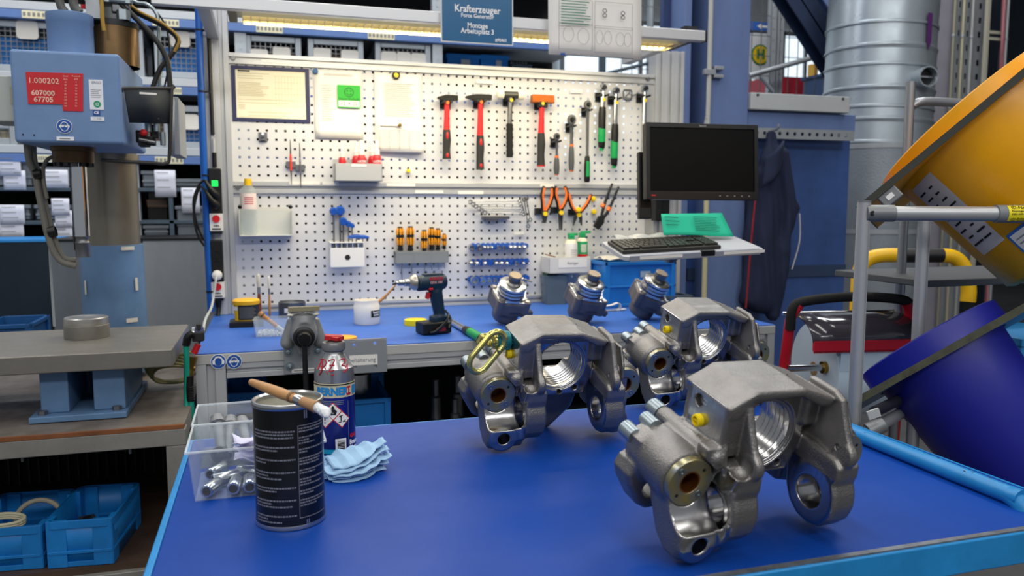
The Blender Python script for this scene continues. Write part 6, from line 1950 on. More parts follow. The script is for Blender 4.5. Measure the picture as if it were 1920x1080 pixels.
g = G().cyl(q_(-.03, -.055, 0), q_(-.03, -.055, .075), .013, n=14).cyl(q_(-.05, -.05, .06), q_(.07, -.05, .06), .009, n=10).cyl(q_(.045, -.055, .0), q_(.045, -.055, .03), .02, n=6)
for dx in (-.05, .0, .06): g.cyl(q_(dx, -.05, .052), q_(dx, -.05, .068), .013, n=6)
put('pipe_fitting', g, zinc, pr)
put('red_mark', G().box(q_(-.055, -.07, .03), (.03, .01, .012)), redp, pr)
hosem = mat('hose black', '#20201f', 0.55)
hosey = mat('hose stripe', '#a88432', 0.5)
def hose(nm, pts, r, m): put(nm, G().tube([p - pr.location for p in pts], r, 10), m, pr)
hp = lambda x, y, dy=.2: PY(x, y, YH + dy)
hose('hydraulic_hose', [hp(205, -40), hp(222, 2), hp(250, 30), hp(290, 72), hp(312, 110), hp(318, 150), hp(320, 180)], .0085, hosem)
hose('hydraulic_hose', [hp(215, -40, .26), hp(245, 15, .26), hp(300, 45, .26), hp(333, 72, .26), hp(325, 98, .26), hp(300, 130, .26), hp(283, 175, .26)], .0085, hosem)
hose('hose_stripe', [hp(216, -42, .25) + V(.003, -.006, .003), hp(246, 14, .25) + V(.003, -.006, .003), hp(300, 44, .25) + V(.003, -.006, .003), hp(334, 71, .25) + V(.002, -.006, 0), hp(327, 97, .25)], .0042, hosey)
hose('metal_pipe', [hp(235, -10, .3), hp(255, 4, .3), hp(275, 8, .3), hp(293, 25, .3), hp(298, 60, .3), hp(299, 165, .3)], .006, zinc)
hose('control_cable', [hp(290, 18, .32), hp(305, 38, .32), hp(314, 60, .32), hp(318, 110, .32), hp(308, 165, .32)], .003, black)
hose('oil_hose', [hp(108, -30, .1), hp(113, 8, .1), hp(122, 22, .1)], .012, mat('hose grey', '#5a5a58', 0.5))
hose('oil_hose', [hp(140, -30, .1), hp(138, 8, .1), hp(150, 24, .1)], .013, mat('hose grey', '#5a5a58'))
hose('striped_hose', [hp(186, -20, .12), hp(191, 10, .12), hp(192, 35, .12), hp(195, 58, .12)], .006, hosey)
put('vertical_bracket', G().box(hp(176, 10, .15) - pr.location, (.04, .03, .08)), galv, pr)
# screen frame on the right side of the head
s0, s1 = PY(229, 166, YH - .0), PY(322, 166, YH + .12)
frm = put('guard_frame', G().tube([p - pr.location for p in (PY(230, 170, YH + .02), PY(231, 166, YH + .02), PY(320, 166, YH + .14), PY(322, 170, YH + .14), PY(318, 285, YH + .14), PY(312, 306, YH + .14), PY(280, 305, YH + .12), PY(215, 302, YH + .10), PY(190, 300, YH + .1))], .0055, 8, smooth=3), mat('guard dark', '#3a3836', 0.5, 0.3), pr)
A, B, C_, D_ = PY(233, 168, YH + .02), PY(320, 169, YH + .14), PY(318, 232, YH + .14), PY(243, 230, YH + .02)
g = G()._add([p - pr.location for p in (A, D_, C_, B)], [(0, 1, 2, 3)])
put('guard_screen', g, mat('smoked screen', '#141d27', 0.7), pr, solid=.004)
A, B = PY(262, 173, YH + .045), PY(294, 175, YH + .09)
g = G()._add([p - pr.location + V(0, -.006, 0) for p in (A, V(A.x, A.y, A.z - .006), V(B.x, B.y, B.z - .006), B)], [(0, 1, 2, 3)])
put('screen_label', g, mat('pale label', '#f1efe8'), pr)
# valve group below the screen
vv_ = PY(285, 255, YH + .14)
g = G()
rnd = random.Random(8)
for k in range(9):
 g.box(vv_ - pr.location + V(rnd.uniform(-.045, .04), rnd.uniform(-.02, .03), rnd.uniform(-.03, .03)), (rnd.uniform(.015, .035), .03, rnd.uniform(.02, .04)))
put('valve_group', g, mat('valve dark', '#2b2a2a', 0.4, 0.5), pr, bev=.003)
g = G()
for dx, dz in ((-.005, .03), (.018, .032), (.035, -.01)): g.cyl(vv_ - pr.location + V(dx, -.03, dz - .02), vv_ - pr.location + V(dx, -.03, dz + .02), .009, n=12)
put('valve_stem', g, zinc, pr)
put('red_knob', G().ball(vv_ - pr.location + V(-.018, -.045, .006), .011, 14, 10), red2, pr)
put('lever', G().cyl(vv_ - pr.location + V(-.03, -.05, -.014), vv_ - pr.location + V(.015, -.05, -.024), .005, n=10), steeld, pr)
A = [PY(323, 180, YH + .16), PY(336, 225, YH + .24), PY(337, 290, YH + .24), PY(322, 290, YH + .16)]
put('side_cover', G()._add([p - pr.location for p in A], [(3, 2, 1, 0)]), mat('press grey cover', '#8f949a', 0.5), pr, solid=.006)
put('side_cover_back', G().bx(p_(A[0].x - .02, YH + .18, A[3].z), p_(A[0].x + .015, YH + .4, A[0].z)), mat('press grey cover', '#8f949a'), pr, bev=.003)
# signs on the head's front face
F = lambda x, y: PY(x, y, YH - .001) - pr.location
a, b, c, d = F(48, 135), F(155, 138), F(155, 209), F(53, 195)
e = F(117, 196)
poly = [(d.x, d.z), (e.x, e.z), (e.x + .001, c.z), (c.x + .001, c.z), (b.x + .001, b.z), (a.x, a.z)]
dp = put('red_number_plate', G().prism(poly, a.y - .0015, a.y + .001), mat('plate red', '#c81e26', 0.4), pr)
pk = mat('plate print', '#f0c8b8', 0.6)
yy = a.y - .0022
q = F(82, 152); txt('1.000202', .0215, (q.x, yy, q.z), pk, dp)
q = F(81, 175); txt('607000', .020, (q.x, yy, q.z), pk, dp, bold=.0004)
q = F(82, 187); txt('67705', .020, (q.x, yy, q.z), pk, dp, bold=.0004)
for x, col in ((123, ('Druck', '(bar)', '10', '20', '40', '60', '80', '100', '120', '140', '160')), (143, ('Presskraft', '(kN)', '5', '10', '20', '30', '40', '50', '60', '70', '80'))):
 for k, s in enumerate(col):
  q = F(x, 143 + k * 5.6)
  txt(s, .0062, (q.x, yy, q.z), pk, dp, sx=.85)
a, b = F(166, 149), F(195, 206)
st_ = put('test_sticker', G().bx((a.x, a.y - .0012, b.z), (b.x, a.y + .001, a.z)), mat('sticker white', '#e9edf4', 0.5), pr)
q = F(181, 155); txt('ERGO', .0095, (q.x, a.y - .0018, q.z), mat('label grey print', '#6a6f76'), st_)
g = G(); lines(g, a.x + .004, b.x - .004, F(0, 162).z, F(0, 176).z, 5, .0013, a.y - .0015, 1); put('print', g, ink, st_)
q = F(182.5, 195.5); g = G().prism(circ((q.x, q.z), .0098, 24), a.y - .0018, a.y - .0012, 'y', [circ((q.x, q.z), .0048, 16)]); g.prism(circ((q.x, q.z), .003, 8), a.y - .0018, a.y - .0012)
put('green_seal', g, mat('seal green', '#1d9a6a', 0.5), st_)
a, b = F(174, 207), F(188, 216)
o = put('ce_sticker', G().bx((a.x, a.y - .0012, b.z), (b.x, a.y + .001, a.z)), signblue, pr)
q = F(181, 211.5); txt('CE', .0105, (q.x, a.y - .0018, q.z), signwhite, o, bold=.0004)
a, b = F(170, 219), F(196, 227)
o = put('number_sticker', G().bx((a.x, a.y - .0012, b.z), (b.x, a.y + .001, a.z)), mat('sticker white', '#e9edf4'), pr)
q = F(183, 223); txt('1 - 0,06', .007, (q.x, a.y - .0018, q.z), ink, o)
a, b = F(106, 256), F(139, 264)
o = put('name_sticker', G().bx((a.x, a.y - .0012, b.z), (b.x, a.y + .001, a.z)), mat('sticker white', '#e9edf4'), pr)
g = G(); lines(g, a.x + .008, b.x - .01, (a.z + b.z) / 2, (a.z + b.z) / 2, 1, .003, a.y - .0016, 1, .0); put('print', g, ink, o)
q = F(121, 237)
duty_sign(pr, V(q.x, q.y - .0005, q.z), .0205, 'eye')
g = G()
for x, y in ((43, 252), (64, 253)): g.cyl(F(x, y), F(x, y) + V(0, -.001, 0), .0022, n=8)
put('hole_mark', g, inkd, pr)
# grey hoses hanging from the head
hosg = mat('hose drab', '#6e6c64', 0.5)
for i, pts in enumerate((((50, 268), (54, 300), (66, 330), (76, 380), (92, 450), (112, 488), (143, 499)), ((62, 268), (64, 300), (72, 330), (86, 390), (102, 450), (120, 484), (143, 488)))):
 hose('grey_hose', [PY(x, y, YH + .2 + .02 * i) for x, y in pts], .0095, hosg)
hose('thin_hose', [PY(108, 292, YH + .2), PY(92, 297, YH + .2), PY(82, 312, YH + .2), PY(82, 340, YH + .2), PY(88, 372, YH + .2)], .006, hosg)
hose('thin_wire', [PY(93, 458, YH + .25), PY(96, 520, YH + .25), PY(102, 612, YH + .25)], .004, mat('pale wire', '#8d949a', 0.5))
for x, y in ((70, 328), (97, 436)): put('cable_tie', G().ring(PY(x - 6, y, YH + .2) - pr.location, PY(x + 8, y - 3, YH + .2) - pr.location, .017, .014, 12), black, pr)
# workpiece on the plate
p = PZ(161, 634, Zp)
wk = T('press_block', 'round steel block with a bright top disc on the press plate', 'steel block', p + V(0, .02, .0005))
rr = 38.5 * pj(p)[2] / F_PX
hh = hgt(p, 607) * 1.22
put('lower_ring', G().lathe([(0, 0), (rr, 0), (rr * 1.01, .003), (rr, hh * .72), (rr * .97, hh * .75), (0, hh * .75)], 40), mat('block steel', '#8d8a84', 0.5, 0.7, var=.15, vs=10), wk)
put('top_disc', G().lathe([(0, hh * .75), (rr * .98, hh * .75), (rr * .99, hh * .78), (rr * .98, hh * 1.12), (rr * .94, hh * 1.16), (rr * .55, hh * 1.16), (rr * .53, hh * 1.15), (0, hh * 1.15)], 40), mat('disc steel', '#b8b6b2', 0.34, 0.85, var=.12, vs=12), wk)
# steel table under the press
tb = T('press_table', 'worn steel framed table with an oil stained top under the press', 'table', (-.6, -1.0, 0))
def t_(x, y, z): return V(x, y, z) - tb.location
YT0 = PZ(345, 797, .75).y; XT1 = PZ(345, 797, .75).x
topm = mat('stained table top', '#857d76', 0.5, 0.2, var=.5, vs=4, hex2='#4b433d', rvar=.15)
rustm = mat('oily brown edge', '#8a5636', 0.4, 0.2, var=.3, vs=9)
steelt = mat('table frame steel', '#8f8d88', 0.48, 0.35, var=.25, vs=5, rvar=.1)
put('table_top', G().bx(t_(-1.6, YT0 + .004, .742), t_(XT1, -.3, .750)), topm, tb)
put('stained_edge', G().bx(t_(-1.6, YT0 - .001, .7405), t_(XT1, YT0 + .010, .7515)), rustm, tb)
z0 = PY(340, 835, YT0).z
put('front_beam', G().bx(t_(-1.6, YT0, z0), t_(XT1 + .004, YT0 + .05, .740)), steelt, tb, bev=.003)
for x in (XT1 - .05,):
 put('leg', G().bx(t_(x, YT0 + .002, 0), t_(x + .052, YT0 + .05, z0)), steelt, tb, bev=.003)
 put('leg', G().bx(t_(x, -.36, 0), t_(x + .052, -.31, .74)), steelt, tb, bev=.003)
put('side_beam', G().bx(t_(XT1 - .045, YT0 + .05, z0), t_(XT1, -.36, .74)), steelt, tb, bev=.003)
g = G()
for x, y in ((42, 860), (244, 845)):
 q = PY(x, y, YT0 + .03); g.cyl(t_(q.x, YT0 + .03, q.z - .008), t_(q.x, YT0 + .03, z0), .004, n=8)
put('bolt_end', g, steeld, tb)
zs2 = .36
q = PZ(300, 1052, zs2)
shm2 = mat('oily brown shelf', '#574335', 0.5, 0.1, var=.4, vs=3, hex2='#2e241e', rvar=.15)
put('lower_shelf', G().bx(t_(-1.6, YT0 + .02, zs2 - .02), t_(XT1 - .055, -.4, zs2)), shm2, tb)
put('shelf_beam', G().bx(t_(-1.6, YT0 + .0, zs2 - .05), t_(XT1 - .05, YT0 + .045, zs2 - .0202)), steelt, tb, bev=.002)
put('rear_grille', G().bx(t_(-1.6, -.42, 0), t_(XT1 - .05, -.40, .74)), mat('grille black', '#08090a', 0.9), tb)
g = G()
for k in range(34): g.bx(t_(-1.2 + k * .032, -.432, .0), t_(-1.195 + k * .032, -.42, .74))
put('grille_bar', g, mat('grille bar', '#1c1d1f', 0.6), tb, kind='stuff')
# blue crates on its shelf
crb = mat('worn crate blue', '#1576c0', 0.42, var=.2, vs=7)
def open_crate(label, x0, x1, yfront, yb_, zh, Y0, dep, skew=0):
 a = PZ(x0, yb_, zs2 + .001); b = PZ(x1, yb_, zs2 + .001)
 w = b.x - a.x
 t = T('open_crate', label, 'crate', ((a.x + b.x) / 2, a.y + dep / 2, zs2 + .0006), rot=skew)
 h = zh; th = .004
 g = G()
 g.box((0, 0, th / 2), (w * .93, dep * .93, th))
 A, B = rrect(w * .93, dep * .93, .018, n=4), rrect(w * .985, dep * .985, .02, n=4)
 n = len(A)
 g._add([V(x, y, 0) for x, y in A] + [V(x, y, h) for x, y in B], [(i, (i + 1) % n, n + (i + 1) % n, n + i) for i in range(n)])
 put('crate_wall', g, crb, t, solid=-.004)
 g = G()
 outer, inner = rrect(w, dep, .022), rrect(w * .955, dep * .955, .02)
 g.prism(outer, h - .022, h, 'z', [inner])
 for s in (-1, 1):
  for u in (-1, 1):
   g.box((s * (w / 2 - .03), u * (dep / 2 - .010), h / 2), (.05, .014, h * .98)); g.box((s * (w / 2 - .010), u * (dep / 2 - .03), h / 2), (.014, .05, h * .98))
 for u in (-1, 1):
  g.box((0, u * (dep / 2 - .008), h * .32), (w * .93, .014, .008)); g.box((u * (w / 2 - .008), 0, h * .32), (.014, dep * .93, .008))
  g.box((0, u * (dep / 2 - .012), .008), (w * .93, .014, .014))
 put('rib_frame', g, crb, t, bev=.0025)
 return t, w, h
o1, w1, h1 = open_crate('open blue crate with pale rings inside on the lower shelf at the left edge', -70, 86, 1000, 1082, .125, 0, .30, RAD(-6))
o2, w2, h2 = open_crate('open blue crate with one steel cube inside on the lower shelf', 96, 222, 960, 1070, .135, 0, .30, RAD(-6))
r1 = T('seal_ring', 'pale beige ring leaning inside the left blue crate', 'ring', o1.location + V(.035, .03, .07), rot=(RAD(75), RAD(20), 0))
g = G(); g.tube([V(.062 * math.cos(a), .062 * math.sin(a), 0) for a in np.linspace(0, 2 * PI, 28, endpoint=False)], .007, 8, True, 1)
put('ring', g, mat('ring beige', '#b0a892', 0.5), r1)
r1 = T('seal_ring', 'flat cream ring bundle at the front of the left blue crate', 'ring', o1.location + V(-.03, -.07, .11), rot=(RAD(12), RAD(5), RAD(10)))
g = G()
for k in range(3): g.tube([V(.055 * math.cos(a), .03 * math.sin(a), .007 * k) for a in np.linspace(0, 2 * PI, 24, endpoint=False)], .0045, 8, True, 1)
put('ring', g, mat('ring cream', '#d5cfb0', 0.5), r1)
r1 = T('steel_cube', 'small steel block lying inside the right blue crate', 'steel block', o2.location + V(-.02, -.02, .07), rot=RAD(15))
put('block', G().box((0, 0, 0), (.045, .045, .05)), steeld, r1, bev=.003)
put('bore', G().cyl((0, 0, .0251), (0, 0, .0255), .012, n=18), steelk, r1)
# far crate behind the table
t, w, h = box_crate('blue_crate', 'dark blue crate low behind the press table at the left edge', -40, 62, 668, -.05, .3, mat('dark crate blue', '#14508c', 0.5, var=.15), base=.3)
t.location.z = .42
t3 = T('low_plinth', 'dark low cabinet behind the press table carrying the dark blue crate', 'cabinet', (-1.1, .12, 0))
put('body', G().bx((-.6, -.25, 0), (.7, .3, .4195)), mat('grille black', '#08090a'), t3)
# ------------------------------------------------------------------ monitor, keyboard shelf
def cam_frame(p00, p10, p01):
 """frame from three corners: origin p00, x to p10, z toward p01"""
 x = (p10 - p00).normalized()
 z = (p01 - p00); z = (z - x * z.dot(x)).normalized()
 y = z.cross(x)
 m = Matrix((x, y, z)).transposed()
 return m.to_euler(), (p10 - p00).length, abs((p01 - p00).dot(z))
A, B, C_ = PD(1212, 373, 3.02), PD(1422, 375, 3.10), PD(1216, 229, 3.02)
rot, w, h = cam_frame(A, B, C_)
mo = T('monitor', 'black computer monitor switched off on an arm at the right of the tool wall', 'monitor', A, rot)
put('case', G().box((w / 2, .022, h / 2), (w, .036, h)), black, mo, bev=.004, seg=3)
put('bezel', G().prism([(0, 0), (w, 0), (w, h), (0, h)], -.002, .006, 'y', [[(.016, .030), (w - .016, .030), (w - .016, h - .018), (.016, h - .018)]]), mat('bezel black', '#0b0b0c', 0.35), mo, bev=.001)
put('screen', G().bx((.014, .0035, .028), (w - .014, .006, h - .016)), mat('dark screen', '#030303', 0.4, spec=.15), mo)
txt('lenovo', .010, (w / 2, -.0026, h - .009), mat('bezel grey print', '#9a9b9c', 0.5), mo, bold=.0003)
g = G(); g.box((.028, -.0024, .014), (.016, .001, .004)); put('red_mark', g, redp, mo)
g = G()
for k in range(5): g.box((w - .16 + k * .03, -.0024, .014), (.006, .001, .004))
put('button_print', g, ink, mo)
put('rear_mount', G().box((w / 2, .06, h / 2), (.11, .05, .11)).box((.02, .08, .06), (.05, .03, .26)), black, mo, bev=.004)
e0, e1 = PD(1206, 382, 3.1), PD(1206, 410, 3.1)
ar = T('monitor_bracket', 'black monitor arm bracket fixed to the right post', 'bracket', V(1.99, -.022, 1.5))
mw = mo.matrix_basis @ V(w / 2, .08, h / 2) - ar.location
put('arm', G().tube([V(0, -.002, 0), V(0, -.12, 0), V(.12, -.2, .02), mw], .02, 12, smooth=2), black, ar)
put('post_plate', G().box((0, -.008, -.04), (.07, .014, .34)), black, ar, bev=.003)
put('cover', G().box((-.045, -.03, -.13), (.035, .05, .16)), black, ar, bev=.004)
# keyboard shelf
A, B, C_ = PD(1170, 482, 2.62), PD(1434, 467, 2.72), PD(1152, 452, 2.86)
rot, w, h = cam_frame(A, B, C_)          # local x along front, z toward the rear
ks = T('keyboard_shelf', 'light grey swivel keyboard shelf under the monitor', 'shelf', A, rot)
shelfm = mat('shelf grey', '#b9bcc4', 0.45)
put('board', G().prism(rrect(w, h, .02, (w / 2, h / 2), 5), 0.0, .014, 'y'), shelfm, ks, bev=.003)
put('front_lip', G().box((w / 2, .006, -.004), (w - .04, .020, .012)), mat('shelf edge grey', '#8e93a0', 0.45), ks, bev=.002)
put('clip', G().box((w * .58, .0, -.006), (.05, .02, .014)), black, ks, bev=.003)
for q in (.25, .84): put('edge_label', G().box((w * q, .004, -.0105), (.15, .010, .001)), paper, ks)
put('support_arm', G().tube([(w * .5, .02, h * .6), (w * .52, .07, h * .9), (w * .6, .10, h * 1.6)], .018, 10), steelk, ks)
def on_shelf(u, v, d=0.0): return ks.matrix_basis @ V(u, -d, v)
# keyboard
kw, kd = w * .70, h * .66
kb2 = T('keyboard', 'dark full size keyboard on the light grey shelf', 'keyboard', on_shelf(w * .015, h * .14, .001), rot)
put('case', G().bx((0, -.012, 0), (kw, 0, kd)), mat('keyboard black', '#1e1d1a', 0.5), kb2, bev=.003)
km = mat('key cap', '#2c2a26', 0.45)
rows = [15, 15, 14, 13, 12, 8]
key_me = None
def key(x, z, kwid, kh):
 global key_me
 o = put('key', G().box((0, -.0035, 0), (.0150, .007, .0150), (PI / 2 * 0, 0, 0)), km, kb2) if key_me is None else None
 if o is None:
  o = bpy.data.objects.new('key', key_me); COL.objects.link(o); o.parent = kb2
 else:
  key_me = o.data
 o.location = (x, -.012, z)
 o.scale = (kwid / .0165, 1, kh / .0175)
pitch_z = (kd - .02) / 6
for r, n in enumerate(rows):
 z = .010 + pitch_z * (5 - r + .5)
 main = kw * .70
 for k in range(n):
  p_w = main / n
  if r == 5:
   cuts = [0, .09, .17, .25, .66, .74, .82, .91, 1]
   x0, x1 = cuts[k] * main, cuts[k + 1] * main
  else:
   x0, x1 = k * p_w, (k + 1) * p_w
  key(.006 + (x0 + x1) / 2, z, x1 - x0 - .002, pitch_z - .002)
 for blk, n2, xx0, xx1 in ((0, 3, .72, .83), (1, 4, .85, .985)):
  for k in range(n2):
   if blk == 0 and r == 3: continue
   x0 = kw * (xx0 + (xx1 - xx0) * k / n2); x1 = kw * (xx0 + (xx1 - xx0) * (k + 1) / n2)
   key((x0 + x1) / 2, z, x1 - x0 - .002, pitch_z - .002)
# green sheet leaning
A, B, C_ = PD(1244, 441, 2.80), PD(1372, 447, 2.88), PD(1240, 398, 2.84)
rot2, w2, h2 = cam_frame(A, B, C_)
gs = T('green_sheet', 'turquoise green printed sheet leaning behind the keyboard', 'sheet', A, rot2)
pg = mat('turquoise paper', '#16b893', 0.7)
curve = lambda u, v: V(w2 * u + .012 * v * (u - .3) * -2, -.012 * math.sin(PI * u) * (1 - v) - .05 * max(0, u - .72) * (1 - v), h2 * v * (1 - .08 * (1 - u) + .12 * u))
put('sheet', G().sheet(curve, 12, 6), pg, gs, solid=.0008)
g = G(); lines(g, w2 * .45, w2 * .82, h2 * .78, h2 * .2, 9, .0022, -.0165, 3, .2); lines(g, w2 * .04, w2 * .26, h2 * .72, h2 * .4, 3, .003, -.013, 4, .5)
put('print', g, mat('green ink', '#0d6e58', 0.7), gs)
fl = T('clear_sleeve', 'crumpled clear plastic sleeve lying at the left of the green sheet', 'film', on_shelf(w * .10, h * .86, .002), rot)
put('film', G().sheet(lambda u, v: V(.19 * u, -.004 - .016 * abs(math.sin(7 * u + 2 * v)) * math.sin(PI * v), .07 * v), 16, 6), glass('film2', '#d9dad4', .4, .25), fl, solid=.0006)
# ------------------------------------------------------------------ jacket on its hook
hk = PY(1449, 246, .36)
jk = T('work_jacket', 'dark navy work jacket with red piping hanging on the perforated rail', 'jacket', V(hk.x, .36, hk.z))
sj = pj(V(hk.x, .36, hk.z))[2] / F_PX * 1000
def j_(x, y, d=0): return np.array([(x - 1449) * sj * 1.15 - 12, d, -(y - 246) * sj])
def f_jacket(P):
 q = P.copy()
 th = q[:, 0] * .05 + 1.2 * np.sin(q[:, 2] * .006)
 q[:, 1] = q[:, 1] + 10 * np.sin(th + q[:, 2] * .004) + 5 * np.sin(q[:, 0] * .11 + q[:, 2] * .013)
 q[:, 0] = q[:, 0] + 6 * np.sin(q[:, 2] * .018)
 d = s_cap(q, j_(1450, 252), j_(1446, 300), 20, 55)
 d = smin(d, s_cap(q, j_(1452, 300), j_(1440, 560), 66, 92), 40)
 d = smin(d, s_cap(q, j_(1425, 330, 10), j_(1418, 560, 10), 50, 55), 30)
 d = smin(d, s_cap(q, j_(1462, 290, -30), j_(1484, 390, -40), 42, 48), 26)
 d = smin(d, s_cap(q, j_(1484, 390, -40), j_(1474, 470, -40), 48, 36), 16)
 d = smin(d, s_cap(q, j_(1474, 470, -35), j_(1460, 590, -20), 40, 46), 26)
 d = smax(d, np.abs(q[:, 1] + 15) - 62, 40)
 d = smax(d, (-(q[:, 2]) + j_(0, 606)[2]), 6)
 return d
jv, jf = field_mesh(f_jacket, (-280, -150, -1090), (280, 120, 60), 9.0)
jm = mat('jacket navy', '#1b2440', 0.9, var=.12, vs=12, bump=.3, bs=400)
put_field('shell', jv, jf, jm, jk)
put('collar', G().sheet(lambda u, v: V((-.10 + .11 * u - .02 * v), -.09 - .03 * math.sin(PI * u), -.06 - .17 * v - .09 * (1 - u)), 8, 6), jm, jk, solid=.012)
a, b, c = [V(*(j_(x, y) / 1000)) for x, y in ((1411, 360), (1402, 470), (1396, 575))]
put('red_piping', G().tube([a + V(0, -.07, 0), b + V(0, -.08, 0), c + V(0, -.085, 0)], .005, 8), mat('piping red', '#8a1420', 0.7), jk)
a, b, c = [V(*(j_(x, y) / 1000)) for x, y in ((1498, 400), (1499, 450), (1486, 505))]
put('white_piping', G().tube([a + V(0, -.055, 0), b + V(0, -.06, 0), c + V(0, -.06, 0)], .0035, 8), mat('piping white', '#b9b6bc', 0.7), jk)
put('hook', G().tube([V(.0, .06, .01), V(0, -.02, .005), V(0, -.05, .015), V(0, -.055, .035)], .007, 8), galv, jk)
# ------------------------------------------------------------------ bumper hoop
yb_m = mat('hoop yellow', '#e6b412', 0.35)
Db = 3.25
bh = T('guard_hoop', 'yellow and black striped tubular guard hoop at the foot of the air duct', 'guard rail', flat(PD(1700, 480, Db), 0))
def bh_(x, y, D=Db): return PD(x, y, D) - bh.location
rb = 13.5 * Db / F_PX
pl = bh_(1608, 560); pr_ = bh_(1815, 560)
put('hoop', G().tube([V(pl.x, pl.y, .1), pl, bh_(1612, 510), bh_(1626, 487), bh_(1655, 479), bh_(1690, 479)], rb, 16), yb_m, bh)
put('black_band', G().tube([bh_(1690, 479), bh_(1730, 479), bh_(1766, 479)], rb * 1.01, 16), black, bh)
put('hoop', G().tube([bh_(1766, 479), bh_(1790, 483), bh_(1808, 503), bh_(1816, 540), V(pr_.x, pr_.y, bh_(1815, 566).z)], rb, 16), yb_m, bh)
put('black_band', G().tube([V(pr_.x, pr_.y, bh_(1815, 566).z), V(pr_.x, pr_.y, .35)], rb * 1.01, 16, smooth=0), black, bh)
g = G()
for q in (pl, pr_): g.box((q.x, q.y, .01), (.16, .16, .02))
put('foot_plate', g, yb_m, bh, bev=.003)
put('hoop', G().cyl((pr_.x, pr_.y, .02), (pr_.x, pr_.y, .35), rb), yb_m, bh)
put('hoop', G().cyl((pl.x, pl.y, .02), (pl.x, pl.y, .12), rb), yb_m, bh)
# ------------------------------------------------------------------ paper roll floor stand
Dp = 2.55
A, B, C_ = PD(1484, 640, Dp), PD(1722, 640, Dp + .06), PD(1484, 560, Dp)
rot, wp, hp_ = cam_frame(A, B, C_)
rot = Euler((0, 0, math.atan2((B - A).y, (B - A).x)))
ps = T('paper_roll_stand', 'red floor stand with a smoked tear cover for the big paper roll', 'roll stand', flat(A, 0), rot)
Rm = rot.to_matrix().transposed()
def ps_(x, y, D=Dp): return Rm @ (PD(x, y, D) - ps.location)
redst = mat('stand red', '#c4182c', 0.4)
xl_, xr_ = ps_(1476, 640).x, ps_(1716, 640).x
ztop = ps_(1600, 562).z; zax = ps_(1520, 692).z
for x in (xl_, xr_):
 put('side_leg', G().tube([(x, .05, .03), (x + .004, .03, zax - .1), (x, .0, zax + .08), (x, -.02, ztop - .05), (x + (.02 if x == xl_ else -.02), -.03, ztop - .01)], .017, 12), redst, ps)
 put('foot', G().tube([(x, -.2, .03), (x, .05, .03), (x, .28, .03)], .016, 10), redst, ps)
put('top_handle', G().tube([(xl_ - .003, -.02, ztop - .09), (xl_ + .0, -.028, ztop - .025), (xl_ + .04, -.03, ztop), ((xl_ + xr_) / 2, -.03, ztop + .012), (xr_ - .04, -.03, ztop), (xr_, -.028, ztop - .025)], .016, 12), blackr, ps)
c0 = ps_(1493, 592); c1 = ps_(1504, 652)
cov = mat('smoked cover', '#3d3a44', 0.12, coat=.4)
zt0, zt1 = ps_(1600, 590).z, ps_(1600, 634).z
put('tear_cover', G().sheet(lambda u, v: V(c0.x + .008 * v + (xr_ - .01 - c0.x - .004) * u, .04 - .13 * math.sin(v * PI / 2), zt0 - (zt0 - zt1) * (1 - math.cos(v * PI / 2)) * 1.0), 4, 14), cov, ps, solid=.004)
zr1 = ps_(1600, 654).z
g = G(); x0c = c0.x + .01; x1c = xr_ - .006
g.bx((x0c, -.098, zr1 + .008), (x1c, -.085, zt1 + .004))
n = 60
for k in range(n):
 g.prism([(x0c + (x1c - x0c) * k / n, zr1 + .009), (x0c + (x1c - x0c) * (k + 1) / n, zr1 + .009), (x0c + (x1c - x0c) * (k + .5) / n, zr1)], -.095, -.088)
put('tear_edge', g, redst, ps)
put('cover_rod', G().cyl((xl_, .04, zt0), (xr_, .04, zt0), .006, n=10), steel, ps)
txt('TORK', .012, ((xl_ + xr_) / 2 + .01, -.034, zt0 - .002), mat('pale print2', '#8f8c90', 0.5), ps)
put('axle', G().cyl((xl_, .0, zax), (xr_, .0, zax), .011, n=14), steel, ps)
put('axle_cap', G().cyl((ps_(1548, 692).x, 0, zax), (ps_(1556, 692).x, 0, zax), .02, n=16), mat('brass', '#a08040'), ps)
# the roll itself
x0r, x1r = ps_(1556, 700).x, ps_(1716, 700).x - .03
rr_ = .155
roll = T('paper_roll', 'huge pale blue paper roll on the red stand', 'paper roll', ps.location + rot.to_matrix() @ V((x0r + x1r) / 2, 0.075, zax - .02), rot)
L = (x1r - x0r) / 2
put('roll', G().lathe([(.022, -L), (rr_, -L), (rr_, L), (.022, L), (.022, -L)], 56, (0, 0, 0), (1, 0, 0)), mat('paper pale blue', '#d0e2f2', 0.85, var=.05, vs=6), roll, ang=50)
put('core', G().ring((-L - .001, 0, 0), (L + .001, 0, 0), .024, .0125, 24), mat('cardboard core', '#a08560', 0.8), roll)
put('loose_sheet', G().sheet(lambda u, v: V(-L * .98 + 2 * L * .98 * u, -rr_ * math.cos(v * .9 - .2) - .003, rr_ * math.sin(.75 - v * 1.3)), 3, 10), mat('paper pale blue', '#bcd4ea'), roll)
